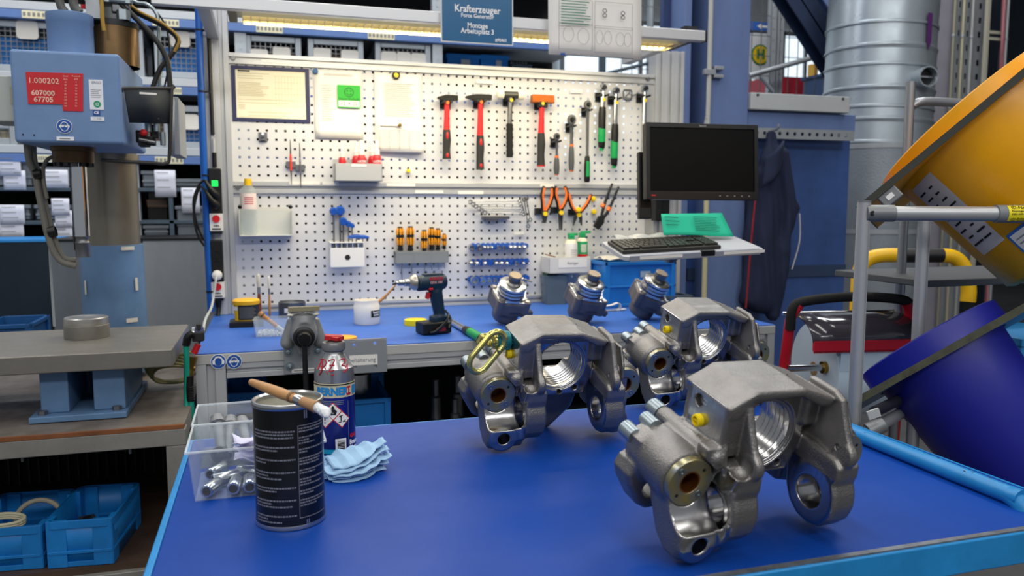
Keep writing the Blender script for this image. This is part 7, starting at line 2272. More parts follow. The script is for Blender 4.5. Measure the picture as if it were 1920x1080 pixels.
# ------------------------------------------------------------------ recycling trolley with two tilted bins
Dt = 1.86
tr_ = T('recycling_trolley', 'aluminium tube trolley holding a yellow and a blue bin in tilted boards', 'trolley', flat(PD(1620, 600, Dt), 0))
def q2(x, y, D=Dt): return PD(x, y, D) - tr_.location
tubem = mat('tube aluminium', '#b4b6b9', 0.42, 0.6, var=.05, vs=6)
conn = mat('connector grey', '#7d8083', 0.45, 0.4)
rt = 12 * Dt / F_PX
def post(x, ytop, D, r, nm='post'):
 a = q2(x, ytop, D)
 g = G().cyl((a.x, a.y, .06), a, r, n=20)
 for k in range(4): g.cyl((a.x + r * .93 * math.cos(k * PI / 2 + .6), a.y + r * .93 * math.sin(k * PI / 2 + .6), .06), (a.x + r * .93 * math.cos(k * PI / 2 + .6), a.y + r * .93 * math.sin(k * PI / 2 + .6), a.z - .001), r * .13, n=6)
 o = put(nm, g, tubem, tr_)
 put('post_cap', G().cyl(a, a + V(0, 0, .004), r * 1.04, n=20), conn, tr_)
 return a
p1 = post(1620, 379, Dt, rt)
p2 = post(1733, 410, Dt + .12, rt)
# top bar with grip and label
a, b, c, d = q2(1628, 400), q2(1675, 400), q2(1866, 401), q2(2060, 402)
put('top_bar', G().tube([a, d], rt * 1.15, 20, smooth=0), tubem, tr_)
put('connector', G().tube([q2(1622, 400), b], rt * 1.32, 20, smooth=0), conn, tr_)
q = q2(1637, 400, Dt - rt * 1.35)
put('connector_screw', G().cyl(q + V(0, .004, 0), q, .006, n=14), steelk, tr_)
put('grip_sleeve', G().tube([c, q2(2050, 402)], rt * 1.4, 20, smooth=0), mat('sleeve grey', '#7a7e82', 0.5), tr_)
# yellow name label on the grip
x_ax = (d - a).normalized(); fw_ = V(*_fw); up_ = x_ax.cross(-fw_).normalized(); up_ = -up_ if up_.z < 0 else up_
ny = x_ax.cross(up_).normalized(); ny = ny if ny.dot(fw_) > 0 else -ny     # pointing away from viewer
lab_o = q2(1882, 401) ; rl = rt * 1.43
def on_grip(s, ang): return lab_o + x_ax * s - ny * (rl * math.cos(ang)) + up_ * (rl * math.sin(ang))
g = G().sheet(lambda u, v: on_grip(.25 * u, -1.0 + 2.0 * v), 2, 12)
put('name_label', g, mat('label yellow', '#f0e01c', 0.5), tr_)
for s, sz, an in (('ID-Nr.: KVP-', .0125, .62), ('Recyclingwagen', .0062, .22), ('KBO KVP-Werkstatt', .0062, -.12), ('max. Bodenbelastung', .0062, -.60), ('max. Gesamtlast', .0062, -.85)):
 me_rot = Matrix((x_ax, (up_ * math.cos(an) - (-ny) * -math.sin(an) * -1), (-ny))).transposed()
 n_ = (-ny * math.cos(an) + up_ * math.sin(an)).normalized()
 y_ = n_.cross(x_ax).normalized()
 mm = Matrix((x_ax, y_, n_)).transposed()
 txt(s, sz, on_grip(.006, an) + n_ * .0012, inkd, tr_, rot=mm.to_euler(), align='LEFT', bold=.0001)
# lower cross tube, rear frame
a, b = q2(1600, 712, Dt), q2(1760, 655, Dt)
put('lower_bar', G().tube([q2(1640, 772), q2(1730, 728, 2.2)], rt * .9, 16, smooth=0), mat('dark tube', '#3a3c40', 0.4, 0.6), tr_)
put('lower_bar', G().tube([q2(1630, 808), q2(1730, 752, 2.2)], rt * .95, 16, smooth=0), tubem, tr_)
put('connector', G().tube([q2(1628, 809), q2(1656, 795)], rt * 1.25, 16, smooth=0), conn, tr_)
put('number_tag', G().box(q2(1638, 776, Dt - .03), (.028, .006, .02), (0, -.35, -.3)), mat('tag grey', '#b5b8ba', 0.5), tr_)
Dr = 2.55
fr_ = [q2(1702, 640, Dr), q2(1704, 230, Dr), q2(1707, 205, Dr), q2(1722, 192, Dr), q2(1760, 191, Dr + .02), q2(1840, 197, Dr + .06)]
fr_[0] = V(fr_[1].x, fr_[1].y, .06)
put('rear_hoop', G().tube(fr_, 8.5 * Dr / F_PX, 14, smooth=3), mat('hoop aluminium', '#9a9ea4', 0.38, 0.8), tr_)
fr2 = q2(1840, 197, Dr + .06)
put('rear_hoop_bar', G().tube([fr2, V(fr2.x + .5, fr2.y + .1, fr2.z - .03), V(fr2.x + .56, fr2.y + .1, fr2.z - .1), V(fr2.x + .56, fr2.y + .1, .06)], 8.5 * Dr / F_PX, 14, smooth=3), mat('hoop aluminium', '#9a9ea4'), tr_)
# dark base board and castors
base = [q2(1600, 900, Dt), q2(1600, 900, Dt)]
o_ = V(0, 0, 0)
put('base_board', G().bx((-.05, -.05, .055), (.5, .3, .075)), mat('base board dark', '#3a3b3e', 0.6), tr_, bev=.003)
g = G()
for x in (0, .42):
 for y in (0, .25): g.cyl((x, y, .031), (x + .03, y, .031), .03, n=18)
put('castor', g, blackr, tr_)
sh_a = q2(1712, 530, 2.4)
put('middle_board', G().bx((sh_a.x, sh_a.y - .05, sh_a.z - .01), (sh_a.x + .8, sh_a.y + .35, sh_a.z + .012)), mat('middle board grey', '#4a4d52', 0.5), tr_, bev=.004)
# tilted boards with bins
right_ = V(*_rt); up0 = -V(*_dn)
def bin_set(O, ang, L0, L1, boardm, edgem, depth, binm, R0, R1, H, sc_, rimh, rim_over, nm, lb, lbb, dip):
 """O: point on the board's top face under the rim's left edge"""
 e1 = (right_ * math.cos(ang) + up0 * math.sin(ang)).normalized()
 e3 = (O - Vector(CAM)).normalized()
 n0 = (up0 * math.cos(ang) - right_ * math.sin(ang)).normalized()
 e1 = (e1 - e3 * e1.dot(e3)).normalized()
 n0 = (n0 - e3 * n0.dot(e3)); n0 = (n0 - e1 * n0.dot(e1)).normalized()
 e3 = (e3 - n0 * dip).normalized()
 e2 = e1.cross(e3).normalized()
 if e2.dot(up0) > 0: e2 = -e2
 M = Matrix((e1, e3, -e2)).transposed()          # x along board, y away, z up through the rim
 if M.determinant() < 0:
  M = Matrix((e1, e3, -e2)).transposed()
 rot = M.to_euler()
 t = T('tilted_board', lbb, 'board', O, rot)
 yc = R0 * 1.12
 hole = circ((sc_, yc), R0 * 1.02, 40)
 # board is only as deep as the frame: the bin bulges past its near edge
 g = G()
 near = 0
 g.prism([(L0, near), (L1, near), (L1, R0 * 2.4), (L0, R0 * 2.4)], -.012, 0, 'z', [hole])
 put('board', g, boardm, t)
 put('edge_band', G().bx((L0 - .001, near - .003, -.0145), (L1, near, .0025)).bx((L0 - .003, near - .003, -.0145), (L0, R0 * 2.4, .0025)), edgem, t)
 b = T(nm, lb, 'bin', O + M @ V(sc_, yc, .001), rot)
 put('body', G().lathe([(0, -H), (R1 * .93, -H), (R1, -H + .012), (R0 * .985, 0.0), (R0, rimh)], 56), binm, b, ang=60)
 put('rim', G().lathe([(R0 * .985, 0.0), (R0 + rim_over, .0), (R0 + rim_over, rimh), (R0 + rim_over * .3, rimh + .004), (R0 * .96, rimh + .003), (R0 * .95, rimh * .4)], 56), binm, b, ang=60)
 return t, b, M
# yellow
ybin = mat('bin yellow', '#f0a80c', 0.34, var=.12, vs=3.5, rvar=.12)
O = PD(1608, 388, 1.97)
ty, by, My = bin_set(O, RAD(39.6), 0.0, .62, mat('board orange yellow', '#d89208', 0.45), mat('black edge band', '#34352f', 0.7, bump=.3, bs=120), .4, ybin, .245, .220, .375, .345, .036, .016, 'yellow_bin', 'big yellow plastic bin hanging tilted in the upper board at the right edge', 'orange yellow tilted board with a black edge holding the yellow bin', .13)
# printed labels on the yellow bin, wrapped on the cone
def cone_patch(b, a0, a1, z0, z1, R0, R1, H, m, nm='label', off=.0012, n=10):
 rr = lambda z: R0 * .985 + (R1 - R0 * .985) * (-z / (H - .012))
 return put(nm, G().sheet(lambda u, v: V((rr(z0 + (z1 - z0) * v) + off) * math.cos(a0 + (a1 - a0) * u), (rr(z0 + (z1 - z0) * v) + off) * math.sin(a0 + (a1 - a0) * u), z0 + (z1 - z0) * v), n, 4), m, b)
la = cone_patch(by, RAD(-158), RAD(-134), -.27, -.035, .245, .220, .375, mat('label pale grey', '#c9c4c0', 0.6, var=.08, vs=20))
def cone_lines(b, R0, R1, H, items, m, parent):
 g = G()
 rr = lambda z: R0 * .985 + (R1 - R0 * .985) * (-z / (H - .012)) + .0022
 for a0, a1, z0, z1 in items:
  g.sheet(lambda u, v: V(rr(z0 + (z1 - z0) * v) * math.cos(RAD(a0 + (a1 - a0) * u)), rr(z0 + (z1 - z0) * v) * math.sin(RAD(a0 + (a1 - a0) * u)), z0 + (z1 - z0) * v), 4, 1)
 return put('print', g, m, parent)
it = []
rnd = random.Random(4)
for k in range(9):
 z = -.06 - .022 * k
 it += [(-156 + 2 * (k % 2), -156 + rnd.uniform(6, 12), z, z - .005), (-144, -144 + rnd.uniform(3, 8), z, z - .005)]
cone_lines(by, .245, .220, .375, it, inkd, la)
lb2 = cone_patch(by, RAD(-132), RAD(-114), -.355, -.265, .245, .220, .375, mat('label blue edge', '#2e6ab8', 0.5))
lb3 = cone_patch(by, RAD(-130.5), RAD(-115.5), -.348, -.272, .245, .220, .375, mat('label pale', '#dcdad6', 0.5), 'label_field', .002)
cone_lines(by, .245, .220, .375, [(-129, -119, -.285 - .012 * k, -.289 - .012 * k) for k in range(5)], ink, lb3)
put('board_clip', G().box((.07, .012, -.03), (.05, .02, .035)), conn, ty, bev=.004)
put('clip_mark', G().box((.07, .001, -.03), (.018, .002, .012)), white, ty)
# blue
bbin = mat('bin blue', '#1a1f8a', 0.4, var=.08, vs=4, rvar=.1)
O = PD(1575, 764, 1.95)
tb2, bb, Mb = bin_set(O, RAD(29.2), -.03, .62, mat('board light blue', '#2a7fbf', 0.5), mat('wood edge band', '#3f4030', 0.7, var=.4, vs=30), .4, bbin, .168, .135, .38, .275, .050, .017, 'blue_bin', 'dark blue plastic bin hanging tilted in the lower board', 'light blue tilted board with a worn dark edge holding the blue bin', .05)
# small blue crate at the far right edge
c = PD(1910, 634, 2.2)
t = T('light_blue_box', 'light blue box corner at the right edge beyond the blue bin', 'box', c)
put('box', G().bx((-.012, -.02, -.16), (.25, .25, 0)), mat('light crate', '#2e8ed0', 0.45), t, bev=.006)
put('rim', G().bx((-.018, -.026, -.02), (.256, .256, .003)), mat('light crate', '#2e8ed0'), t, bev=.003)
# ------------------------------------------------------------------ blue cart in front
ZC = .88
X0, X1, Y0c, Y1c = PZ(346, 880, ZC).x, 1.34, -2.735, PZ(840, 787, ZC).y
ct_ = T('workshop_cart', 'steel cart with a dark blue top and light blue frame in the foreground', 'cart', (.64, -2.2, 0))
def k2(x, y, z): return V(x, y, z) - ct_.location
put('cart_top', G().bx(k2(X0, Y0c, ZC - .010), k2(X1, Y1c, ZC)), cartblue, ct_, bev=.002)
fr0 = cartframe
put('front_rail', G().bx(k2(X0 - .012, Y0c - .014, ZC - .052), k2(X1 + .012, Y0c - .0005, ZC - .002)), fr0, ct_, bev=.003)
put('rear_rail', G().bx(k2(X0 - .012, Y1c + .0005, ZC - .052), k2(X1 + .012, Y1c + .012, ZC - .002)), fr0, ct_, bev=.003)
put('side_rail', G().bx(k2(X0 - .012, Y0c, ZC - .052), k2(X0 - .0005, Y1c, ZC - .0015)), fr0, ct_, bev=.003)
put('side_rail', G().bx(k2(X1 + .0005, Y0c, ZC - .052), k2(X1 + .012, Y1c, ZC - .002)), fr0, ct_, bev=.003)
put('edge_strip', G().bx(k2(X0 - .010, Y0c - .010, ZC - .002), k2(X1 + .010, Y0c - .0005, ZC + .0006)), mat('worn rail edge', '#7c8288', 0.4, 0.6, var=.4, vs=40), ct_)
for x in (X0 + .005, X1 - .045):
 for y in (Y0c + .003, Y1c - .045):
  put('leg', G().bx(k2(x, y, .14), k2(x + .042, y + .042, ZC - .0105)), fr0, ct_, bev=.004)
  w_o = put('castor', G().cyl(k2(x + .01, y + .02, .06), k2(x + .035, y + .02, .06), .06, n=24), blackr, ct_)
  put('fork', G().box(k2(x + .022, y + .02, .11), (.045, .05, .06)), steeld, w_o)
put('lower_deck', G().bx(k2(X0, Y0c + .01, .25), k2(X1, Y1c - .01, .27)), mat('dark deck', '#3a3026', 0.7, var=.3, vs=8), ct_)
a = PZ(1572, 801, ZC + .014); b = PZ(1888, 926, ZC + .014)
d = (b - a).normalized()
a2 = a - d * (Y1c - a.y)
xh = X1 - .004
put('push_handle', G().tube([a2 - ct_.location + V(0, .02, -.05), a2 - ct_.location + V(0, .01, -.01), a2 - ct_.location + d * .03, b - ct_.location - d * .03, b - ct_.location, b - ct_.location + d * .03 + V(0, 0, -.012), b - ct_.location + d * .035 + V(0, 0, -.05)], .0155, 14, smooth=4), fr0, ct_)
g = G(); rnd = random.Random(11)
for k in range(34):
 y = rnd.uniform(Y0c + .1, Y1c - .05); a_ = rnd.uniform(.6, 2.4)
 g.ball(k2(a.x + (y - a.y) / (b.y - a.y) * (b.x - a.x) + .0150 * math.cos(a_), y, ZC + .014 + .0150 * math.sin(a_)), .0016, 6, 4, (1, 2, .6))
put('paint_chip', g, mat('chip dark', '#1c2430', 0.6), ct_, kind='stuff')
# ------------------------------------------------------------------ brake calipers: one casting, three copies
def off(P, s):     # the right half is the left one mirrored and pushed in by s
 Q = P.copy(); Q[:, 0] = np.where(P[:, 0] < 0, -P[:, 0], P[:, 0] + s)
 if s == SA: Q[:, 1] += np.where(P[:, 0] > 25, 9, 0)      # the right arm stands a little further forward
 return Q
SA, SO = 30.0, 54.0      # arms, barrels
BX, BZ = -25, 138        # main bore
def sub_list(P):
 A, O, F = off(P, SA), off(P, SO), P * np.array((-1, 1, 1), np.float32)     # F: left side only
 return [s_cyl(A, (60, 35, 54), (122, 35, 54), 24),                        # arm bores
   s_cyl(A, (119.5, 35, 54), (127, 35, 54), 35),                     # recess round the arm bore
   s_cyl(F, (124, -6, 84), (210, -6, 84), 46),                       # saddle above the foot
   s_cyl(P, (BX, 20, BZ), (BX, 160, BZ), 49), s_cyl(P, (BX, 20, BZ), (BX, 66, BZ), 54),
   s_cyl(F, (160, -20, 20), (160, 60, 20), 12.5),                    # foot hole
   s_cyl(F, (166, 0, 98), (166, 37, 98), 37),
   s_cyl(O, (166, 37, 98), (166, 90, 98), 17)]                       # barrel mouth
def f_cal(P):
 A, O, F = off(P, SA), off(P, SO), P * np.array((-1, 1, 1), np.float32)     # F: left side only
 d = s_poly(P, [(-124, 196), (-124, 132), (-104, 104), (-84, 70), (34, 70), (46, 104), (50, 140), (48, 196), (0, 222), (-86, 226)], 'y', 62, 128, 6)
 d = smin(d, s_poly(P, [(-130, 207), (-127, 190), (-112, 188), (-86, 213), (-4, 211), (34, 192), (52, 190), (58, 200), (54, 204), (-2, 223), (-86, 227)], 'y', 27, 128, 5), 6)
 d = smin(d, s_box(P, (-108, 70, 170), (22, 42, 37), 4), 3)
 d = smin(d, s_box(P, (54, 88, 172), (20, 36, 26), 8), 6)
 # arms: thick lugs below, thin plates with wavy front edges above
 d = smin(d, s_poly(A, [(50, 128), (4, 122), (-7, 114), (-8, 98), (-5, 86), (-10, 72), (-13, 54), (-9, 32), (6, 12), (26, 6), (48, 8), (68, 22), (80, 42), (88, 70), (92, 100), (92, 128)], 'x', 78, 119, 6), 6)
 d = smin(d, s_poly(A, [(44, 212), (26, 204), (16, 182), (2, 156), (-10, 140), (-14, 126), (-6, 112), (8, 108), (92, 108), (92, 212)], 'x', 88, 100, 3.5), 3)
 d = smin(d, s_poly(A, [(20, 122), (24, 148), (44, 184), (80, 184), (80, 122)], 'x', 120, 127, 3), 3)
 d = smin(d, s_cyl(A, (79, 35, 54), (119, 35, 54), 47, 5), 6)
 d = smin(d, s_cyl(A, (86, 3, 130), (101, 3, 130), 18, 4), 3)
 # barrel, its ridge, webs to the arm
 bar = smin(s_cyl(O, (166, 44, 98), (166, 132, 98), 41, 9), s_cap(O, (134, 34, 132), (134, 152, 132), 14), 6)
 d = smin(d, bar, 7)
 d = smin(d, s_box(A, (122, 72, 88), (30, 28, 36), 6), 10)
 d = smin(d, s_box(F, (126, 40, 142), (26, 12, 8), 4), 4)
 d = smin(d, s_poly(F, [(-8, 119), (46, 126), (52, 84), (24, 80), (-2, 98)], 'x', 100, 142, 4), 3)
 # body under the barrel, foot lug
 d = smin(d, s_poly(F, [(42, 100), (8, 60), (0, 40), (-2, 16), (8, -4), (34, -6), (60, 10), (84, 50), (100, 100)], 'x', 114, 192, 9), 6)
 d = smin(d, s_box(F, (130, 62, 54), (26, 28, 40), 8), 10)
 d = smin(d, s_cyl(F, (160, -2, 20), (160, 44, 20), 29, 5), 6)
 d = smin(d, s_poly(P, [(54, 100), (34, 60), (30, 16), (42, 0), (64, 10), (84, 50), (100, 100)], 'x', 60, 124, 8), 8)
 d = smin(d, s_cyl(P, (98, 24, 18), (98, 70, 18), 28, 5), 6)
 # rear ear low outside
 d = smin(d, s_poly(O, [(120, 20), (158, 10), (176, 10), (192, 20), (212, 54), (217, 72), (210, 88), (196, 94), (176, 86), (120, 84)], 'y', 104, 148, 8), 8)
 d = smax(d, -s_cyl(O, (172, 60, 44), (172, 150, 44), 15), 2)
 d = smin(d, s_poly(O, [(166, 80), (196, 82), (206, 100), (206, 126), (184, 136), (160, 120)], 'y', 104, 140, 5), 6)
 # rear bridge and the tail wedge that props the casting
 d = smin(d, s_poly(P, [(-116, 92), (-80, 40), (-28, -40), (-6, -46), (44, 4), (60, 60), (66, 92)], 'y', 128, 168, 10), 10)
 d = smin(d, s_box(P, (-25, 132, 94), (110, 16, 24), 8), 10)
 d = smin(d, s_box(P, (-36, 72, 224.5), (42, .9, 1.8), .8), 1.5)
 for c in sub_list(P):
  d = smax(d, -c, .8)
 d = smax(d, -s_cyl(P, (-140, 90, 190), (-118, 90, 190), 9), .8)          # threaded port in the block
 d = smax(d, -s_cyl(F, (124, 18, 140), (124, 18, 110), 4), .5)            # ledge hole
 d = smax(d, -s_cyl(A, (70, 14, 138), (92, 14, 138), 4), .5)              # arm hole
 for x, z in ((-58, 80), (-22, 78), (12, 86)):
  d = smax(d, -s_cyl(P, (x, 50, z), (x, 80, z), 5.5), .5)
 sph = np.sqrt(((A - np.array((112, 3, 130), np.float32)) ** 2).sum(1)) - 15
 return smax(d, -sph, .8)                                                  # cupped seat outside the arm
cv_, cf_ = field_mesh(f_cal, (-226, -31, -54), (172, 176, 236), 2.3)
Av = off(cv_, SA)
cut = np.min(np.abs(np.stack(sub_list(cv_))), 0)
x_, y_, z_ = cv_.T
flatm = ((x_ < -128.5) & (x_ > -131) & (z_ > 140) & (y_ > 34)) | ((Av[:, 0] < 79.5) & (Av[:, 0] > 76) & (z_ < 96) & (y_ < 90)) | ((np.abs(y_ - 62) < .8) & (z_ < 190)) | ((y_ < 1.5) & (Av[:, 0] > 118) & (z_ < 50))
machined_v = (cut < 0.9) | flatm
midx = machined_v[cf_].all(1).astype(np.int32)
castm = mat('caliper casting', '#8d8a88', 0.40, 0.85, var=.16, vs=14, bump=.45, bs=420, rvar=.08)
cutm = mat('caliper machined', '#b4b3b4', 0.22, 1.0, var=.12, vs=30, stretch=(1, 8, 1), rvar=.06)
bronze = mat('bush bronze', '#a86a34', 0.3, 0.9)
zincy = mat('yellow passivated', '#b8a868', 0.3, 0.85, var=.3, vs=40, hex2='#8f9aa4')
zincb = mat('blue passivated', '#8fa0ac', 0.28, 0.9, var=.2, vs=40)
MM = .001
def caliper(label, loc, yaw, first=None, tilt=RAD(14.0)):
 if first is None:
  t = T('brake_caliper', label, 'brake caliper', loc, group='brake caliper castings on the cart')
  put_field('casting', cv_, cf_, [castm, cutm], t, midx)
  for s in (-1, 1):
   bxs = -166 if s < 0 else 166 - SO
   c = V(bxs, 29, 98) * MM
   fl = put('end_flange', G().lathe([(.0165, .004), (.0165, .012), (.019, .013), (.0345, .013), (.0355, .012), (.0355, .002), (.0165, .002)][::-1], 44, c + V(0, .017, 0), (0, -1, 0)), zincy, t, bev=.0004)
   put('bush', G().lathe([(.0165, -.02), (.0165, .0115), (.0145, .0115), (.0145, -.02)], 32, c + V(0, .017, 0), (0, -1, 0)), bronze, fl)
   put('bore_bottom', G().cyl(c + V(0, .036, 0), c + V(0, .040, 0), .0166, n=28), mat('bore brown', '#3c2618', 0.6), fl)
   h = G()
   for k, an in enumerate((2.3, -.85)):
    q = c + V(.0255 * math.cos(an), .004, .0255 * math.sin(an))
    put('socket_screw', G().ring(q + V(0, .004, 0), q + V(0, -.0012, 0), .0050, .0026, 16), zincb, fl); h.cyl(q + V(0, .002, 0), q + V(0, .0005, 0), .0027, n=6)
   for an in (.72, 3.85):
    q = c + V(.0255 * math.cos(an), .0041, .0255 * math.sin(an))
    h.cyl(q, q + V(0, -.0006, 0), .0026, n=14)
   put('screw_hole', h, blackr, fl, kind='stuff')
   # bolts at the back of the barrel
   for (x, z, y0, L, r) in ((bxs + s * 32, 120, .126, .030, .0125), (bxs + s * 4, 134, .122, .030, .0115), (bxs - s * 32, 132, .160, .026, .0135)):
    o = put('cap_bolt', G().lathe([(0, 0), (r, 0), (r, L - .0015), (r - .0015, L), (.006, L), (.006, L - .006), (0, L - .006)], 28, V(x * MM, y0, z * MM), (0, 1, 0)), zinc, t)
  put('yellow_plug', G().lathe([(0, 0), (.009, 0), (.0095, .004), (.0088, .009), (.0062, .010), (.0055, .004), (0, .004)], 26, V(-130, 80, 164) * MM + V(.001, 0, 0), (-1, 0, 0)).box(V(-135, 80, 164) * MM, (.004, .011, .003)), mat('plug yellow', '#f3d610', 0.35), t)
  g = G()
  for a_ in range(5): g.lathe([(.0495, .0), (.0480, .0008), (.0495, .0016)], 60, V(BX * MM, .078 + .009 * a_, BZ * MM), (0, 1, 0))
  g.lathe([(.0555, 0), (.0498, .001), (.0485, .010), (.0495, .012)], 60, V(BX * MM, .0665, BZ * MM), (0, 1, 0))
  put('bore_groove', g, mat('bore bright', '#d2d1cf', 0.16, 1.0), t)
  g = G()
  for k in range(2):
   for j in range(2): g.box(V(-130.3, 70 - 14 * k + 6, 196 - 6 * j - 34 * k) * MM, (.0006, .008, .0012))
  put('stamped_mark', g, mat('stamp', '#b9bbc0', 0.3, 0.8), t)
  # yellow wire on the right side
  put('safety_wire', G().tube([V(77, 96, 182) * MM, V(81, 90, 162) * MM, V(78, 84, 146) * MM, V(82, 80, 134) * MM], .0014, 6), steel, t)
 else:
  t = dup(first, loc, label=label)
 t.rotation_euler = Euler((tilt, 0, yaw), 'XYZ')
 return t
def settle(t, tilt):
 """raise the casting so its lowest point stands on the cart top"""
 R = Euler((tilt, 0, 0)).to_matrix()
 z = cv_[:, 1] * R[2][1] + cv_[:, 2] * R[2][2]
 t.location.z = ZC - z.min() * MM + .0003
def place(px, py, yaw, label, first=None, tilt=RAD(14), u=-160):
 """left foot lug shows its contact point at the pixel"""
 p = PZ(px, py, ZC)
 t = caliper(label, p, yaw, first, tilt)
 R = Euler((tilt, 0, yaw), 'XYZ').to_matrix()
 off = R @ (V(u, 14, -6) * MM)
 t.location = V(p.x - off.x, p.y - off.y, 0)
 settle(t, tilt)
 return t
ca = place(938, 846, RAD(3), 'raw grey brake caliper casting with the gold lifting link, left of the three')
cb = place(1238, 770, RAD(4), 'raw grey brake caliper casting at the rear right of the cart, partly hidden', ca)
cc_ = place(1292, 1054, RAD(7), 'raw grey brake caliper casting nearest the front edge of the cart', ca)
# lifting eye screwed into the left caliper
R = Euler((RAD(14), 0, RAD(3)), 'XYZ').to_matrix()
org = ca.location + R @ (V(-130, 90, 190) * MM)
le = T('lifting_point', 'teal and gold swivel lifting eye with an oval link screwed into the left caliper', 'lifting eye', org, Euler((RAD(14), 0, RAD(3)), 'XYZ'))
teal = mat('teal paint', '#0e6f78', 0.4, var=.12, vs=30)
gold = mat('gold passivated', '#cdbd6a', 0.26, 0.9, var=.1, vs=12, hex2='#bcc48a')
def f_teal(P):
 d = s_cyl(P, (-1, 0, 0), (-30, 0, 0), 19, 4)
 for k in range(4):
  a = PI / 4 + k * PI / 2
  d = smin(d, s_box(P, (-16, 13 * math.cos(a), 13 * math.sin(a)), (13, 5.5, 5.5), 2.5), 3)
 return d
tv, tf = field_mesh(f_teal, (-36, -26, -26), (4, 26, 26), 1.6)
body = put_field('swivel_body', tv, tf, teal, le)
me_t = text_mesh('M12', .012, bold=.0004)
to = bpy.data.objects.new('lettering', me_t); me_t.materials.clear(); me_t.materials.append(mat('teal raised', '#15828c', 0.35)); COL.objects.link(to); to.parent = body
to.location = (-.016, -.0235, .0); to.rotation_euler = (PI / 2, PI / 2, 0)
def f_eye(P):
 d = s_cyl(P, (-28, 0, 0), (-37, 0, 0), 17, 3)
 d = smin(d, s_cap(P, (-36, 0, 0), (-50, 0, 0), 12, 11), 6)
 d = smin(d, s_cap(P, (-52, -13, -2), (-52, 13, -2), 8.5), 5)
 d = smax(d, -s_cap(P, (-53, -30, -6), (-53, 30, -6), 7.2), 1.5)
 d = smin(d, s_cap(P, (-45, 0, 12), (-58, 0, 10), 6.5), 5)
 d = smin(d, s_cap(P, (-58, 0, 10), (-64, 0, -2), 6.5), 4)
 return d
ev, ef = field_mesh(f_eye, (-76, -28, -24), (-24, 28, 24), 1.6)
put_field('eye', ev, ef, gold, le)
# oval link hanging from the eye: its plane is built from where it hangs, down the barrel's flank
Rt = R.transposed()
def le_px(x, y, D): return Rt @ (PD(x, y, D) - org)
Dl = pj(org)[2]
top = le_px(940, 628, Dl - .03); bot = le_px(887, 692, Dl - .045)
ax_ = (bot - top); Ll = ax_.length; ax_.normalize()
view = Rt @ (Vector(CAM) - (org)).normalized()
sd = ax_.cross(view).normalized()
sd = (sd * .86 + view * .5).normalized(); sd = (sd - ax_ * sd.dot(ax_)).normalized()
wl = .0195
cen = (top + bot) / 2
pts = []
Lh = Ll / 2 - wl * .35
for k in range(12):
 a = PI * k / 11
 pts.append(cen + ax_ * (Lh - wl * .6 + wl * 1.1 * math.sin(a)) + sd * (wl * math.cos(a)))
for k in range(12):
 a = PI + PI * k / 11
 pts.append(cen + ax_ * (-(Lh - wl * .6) + wl * 1.1 * math.sin(a)) + sd * (wl * math.cos(a)))
put('oval_link', G().tube(pts, .0062, 14, True, 2), gold, le)
put('weld_mark', G().ball(cen - sd * wl * 1.0 + view * .006 - ax_ * .018, .0055, 12, 8), gold, le)
# ------------------------------------------------------------------ black can with brush
p = PZ(546, 972, ZC)
rc = 64.5 * pj(p)[2] / F_PX * .985
cp_ = p + V(*(_fw[0], _fw[1], 0)) * 0.0
can = T('black_can', 'tall black metal can with small grey print and an open silver rim', 'can', V(cp_.x, cp_.y, ZC + .0003))
Hc = PY(545, 745, cp_.y).z - ZC
canm = mat('can black', '#08090e', 0.28, coat=.3)
vd = math.atan2(CAM[1] - cp_.y, CAM[0] - cp_.x)      # direction of the viewer round the can
shell = put('shell', G().lathe([(0, .004), (rc * .96, .004), (rc * .985, .0), (rc, .003), (rc, .006), (rc * .985, .010), (rc * .985, Hc * .965), (rc * .97, Hc * .967), (rc * .97, .02), (0, .02)], 64), [canm], can, ang=30)
silver = mat('tinplate', '#b9bbbd', 0.26, 0.95)
put('bottom_rim', G().lathe([(rc * .975, 0.0), (rc * 1.003, .001), (rc * 1.003, .006), (rc * .99, .008)], 64), silver, can)
put('top_rim', G().lathe([(rc * .985, Hc * .955), (rc * 1.015, Hc * .965), (rc * 1.02, Hc * .985), (rc * 1.0, Hc * .998), (rc * .95, Hc), (rc * .90, Hc * .985), (rc * .895, Hc * .96), (rc * .94, Hc * .955)], 64), silver, can)
put('inner_wall', G().lathe([(rc * .955, .022), (rc * .955, Hc * .955)], 48), mat('grease pale wall', '#c4c1b4', 0.4, 0.4), can)
put('grease', G().sheet(lambda u, v: V(rc * .95 * v * math.cos(2 * PI * u), rc * .95 * v * math.sin(2 * PI * u), Hc * (.80 + .05 * math.sin(5 * u * 2 * PI) * v * (1 - v) * 4 + .06 * v ** 3)), 40, 8), mat('pale grease', '#b5b4ac', 0.3), can)
pm = mat('can print', '#7a7c86', 0.6)
frame_ = G()
rp = rc * .985 + .0008
zT, zBt = Hc * .835, Hc * .10
a0, a1 = vd + .24, vd + 1.25
for za in (zT, zBt): drum_patch(frame_, rp, a0, a1, za - .0012, za, 14)
drum_patch(frame_, rp, a0, a0 + .014, zBt, zT, 1)
put('print_frame', frame_, pm, shell)
rnd = random.Random(2)
g = G()
z = Hc * .80
for blk in range(7):
 for k in range(2 + (blk % 3 == 0) + (blk == 5)):
  # words, not bars
  a = vd - 1.15
  end = vd + .16 if k == 0 else vd + rnd.uniform(-.75, .12)
  while a < end:
   wd = rnd.uniform(.03, .11)
   drum_patch(g, rp, a, min(a + wd, end), z - .0024, z, 2)
   a += wd + .018
  z -= .0047
 z -= .0098
z = Hc * .815
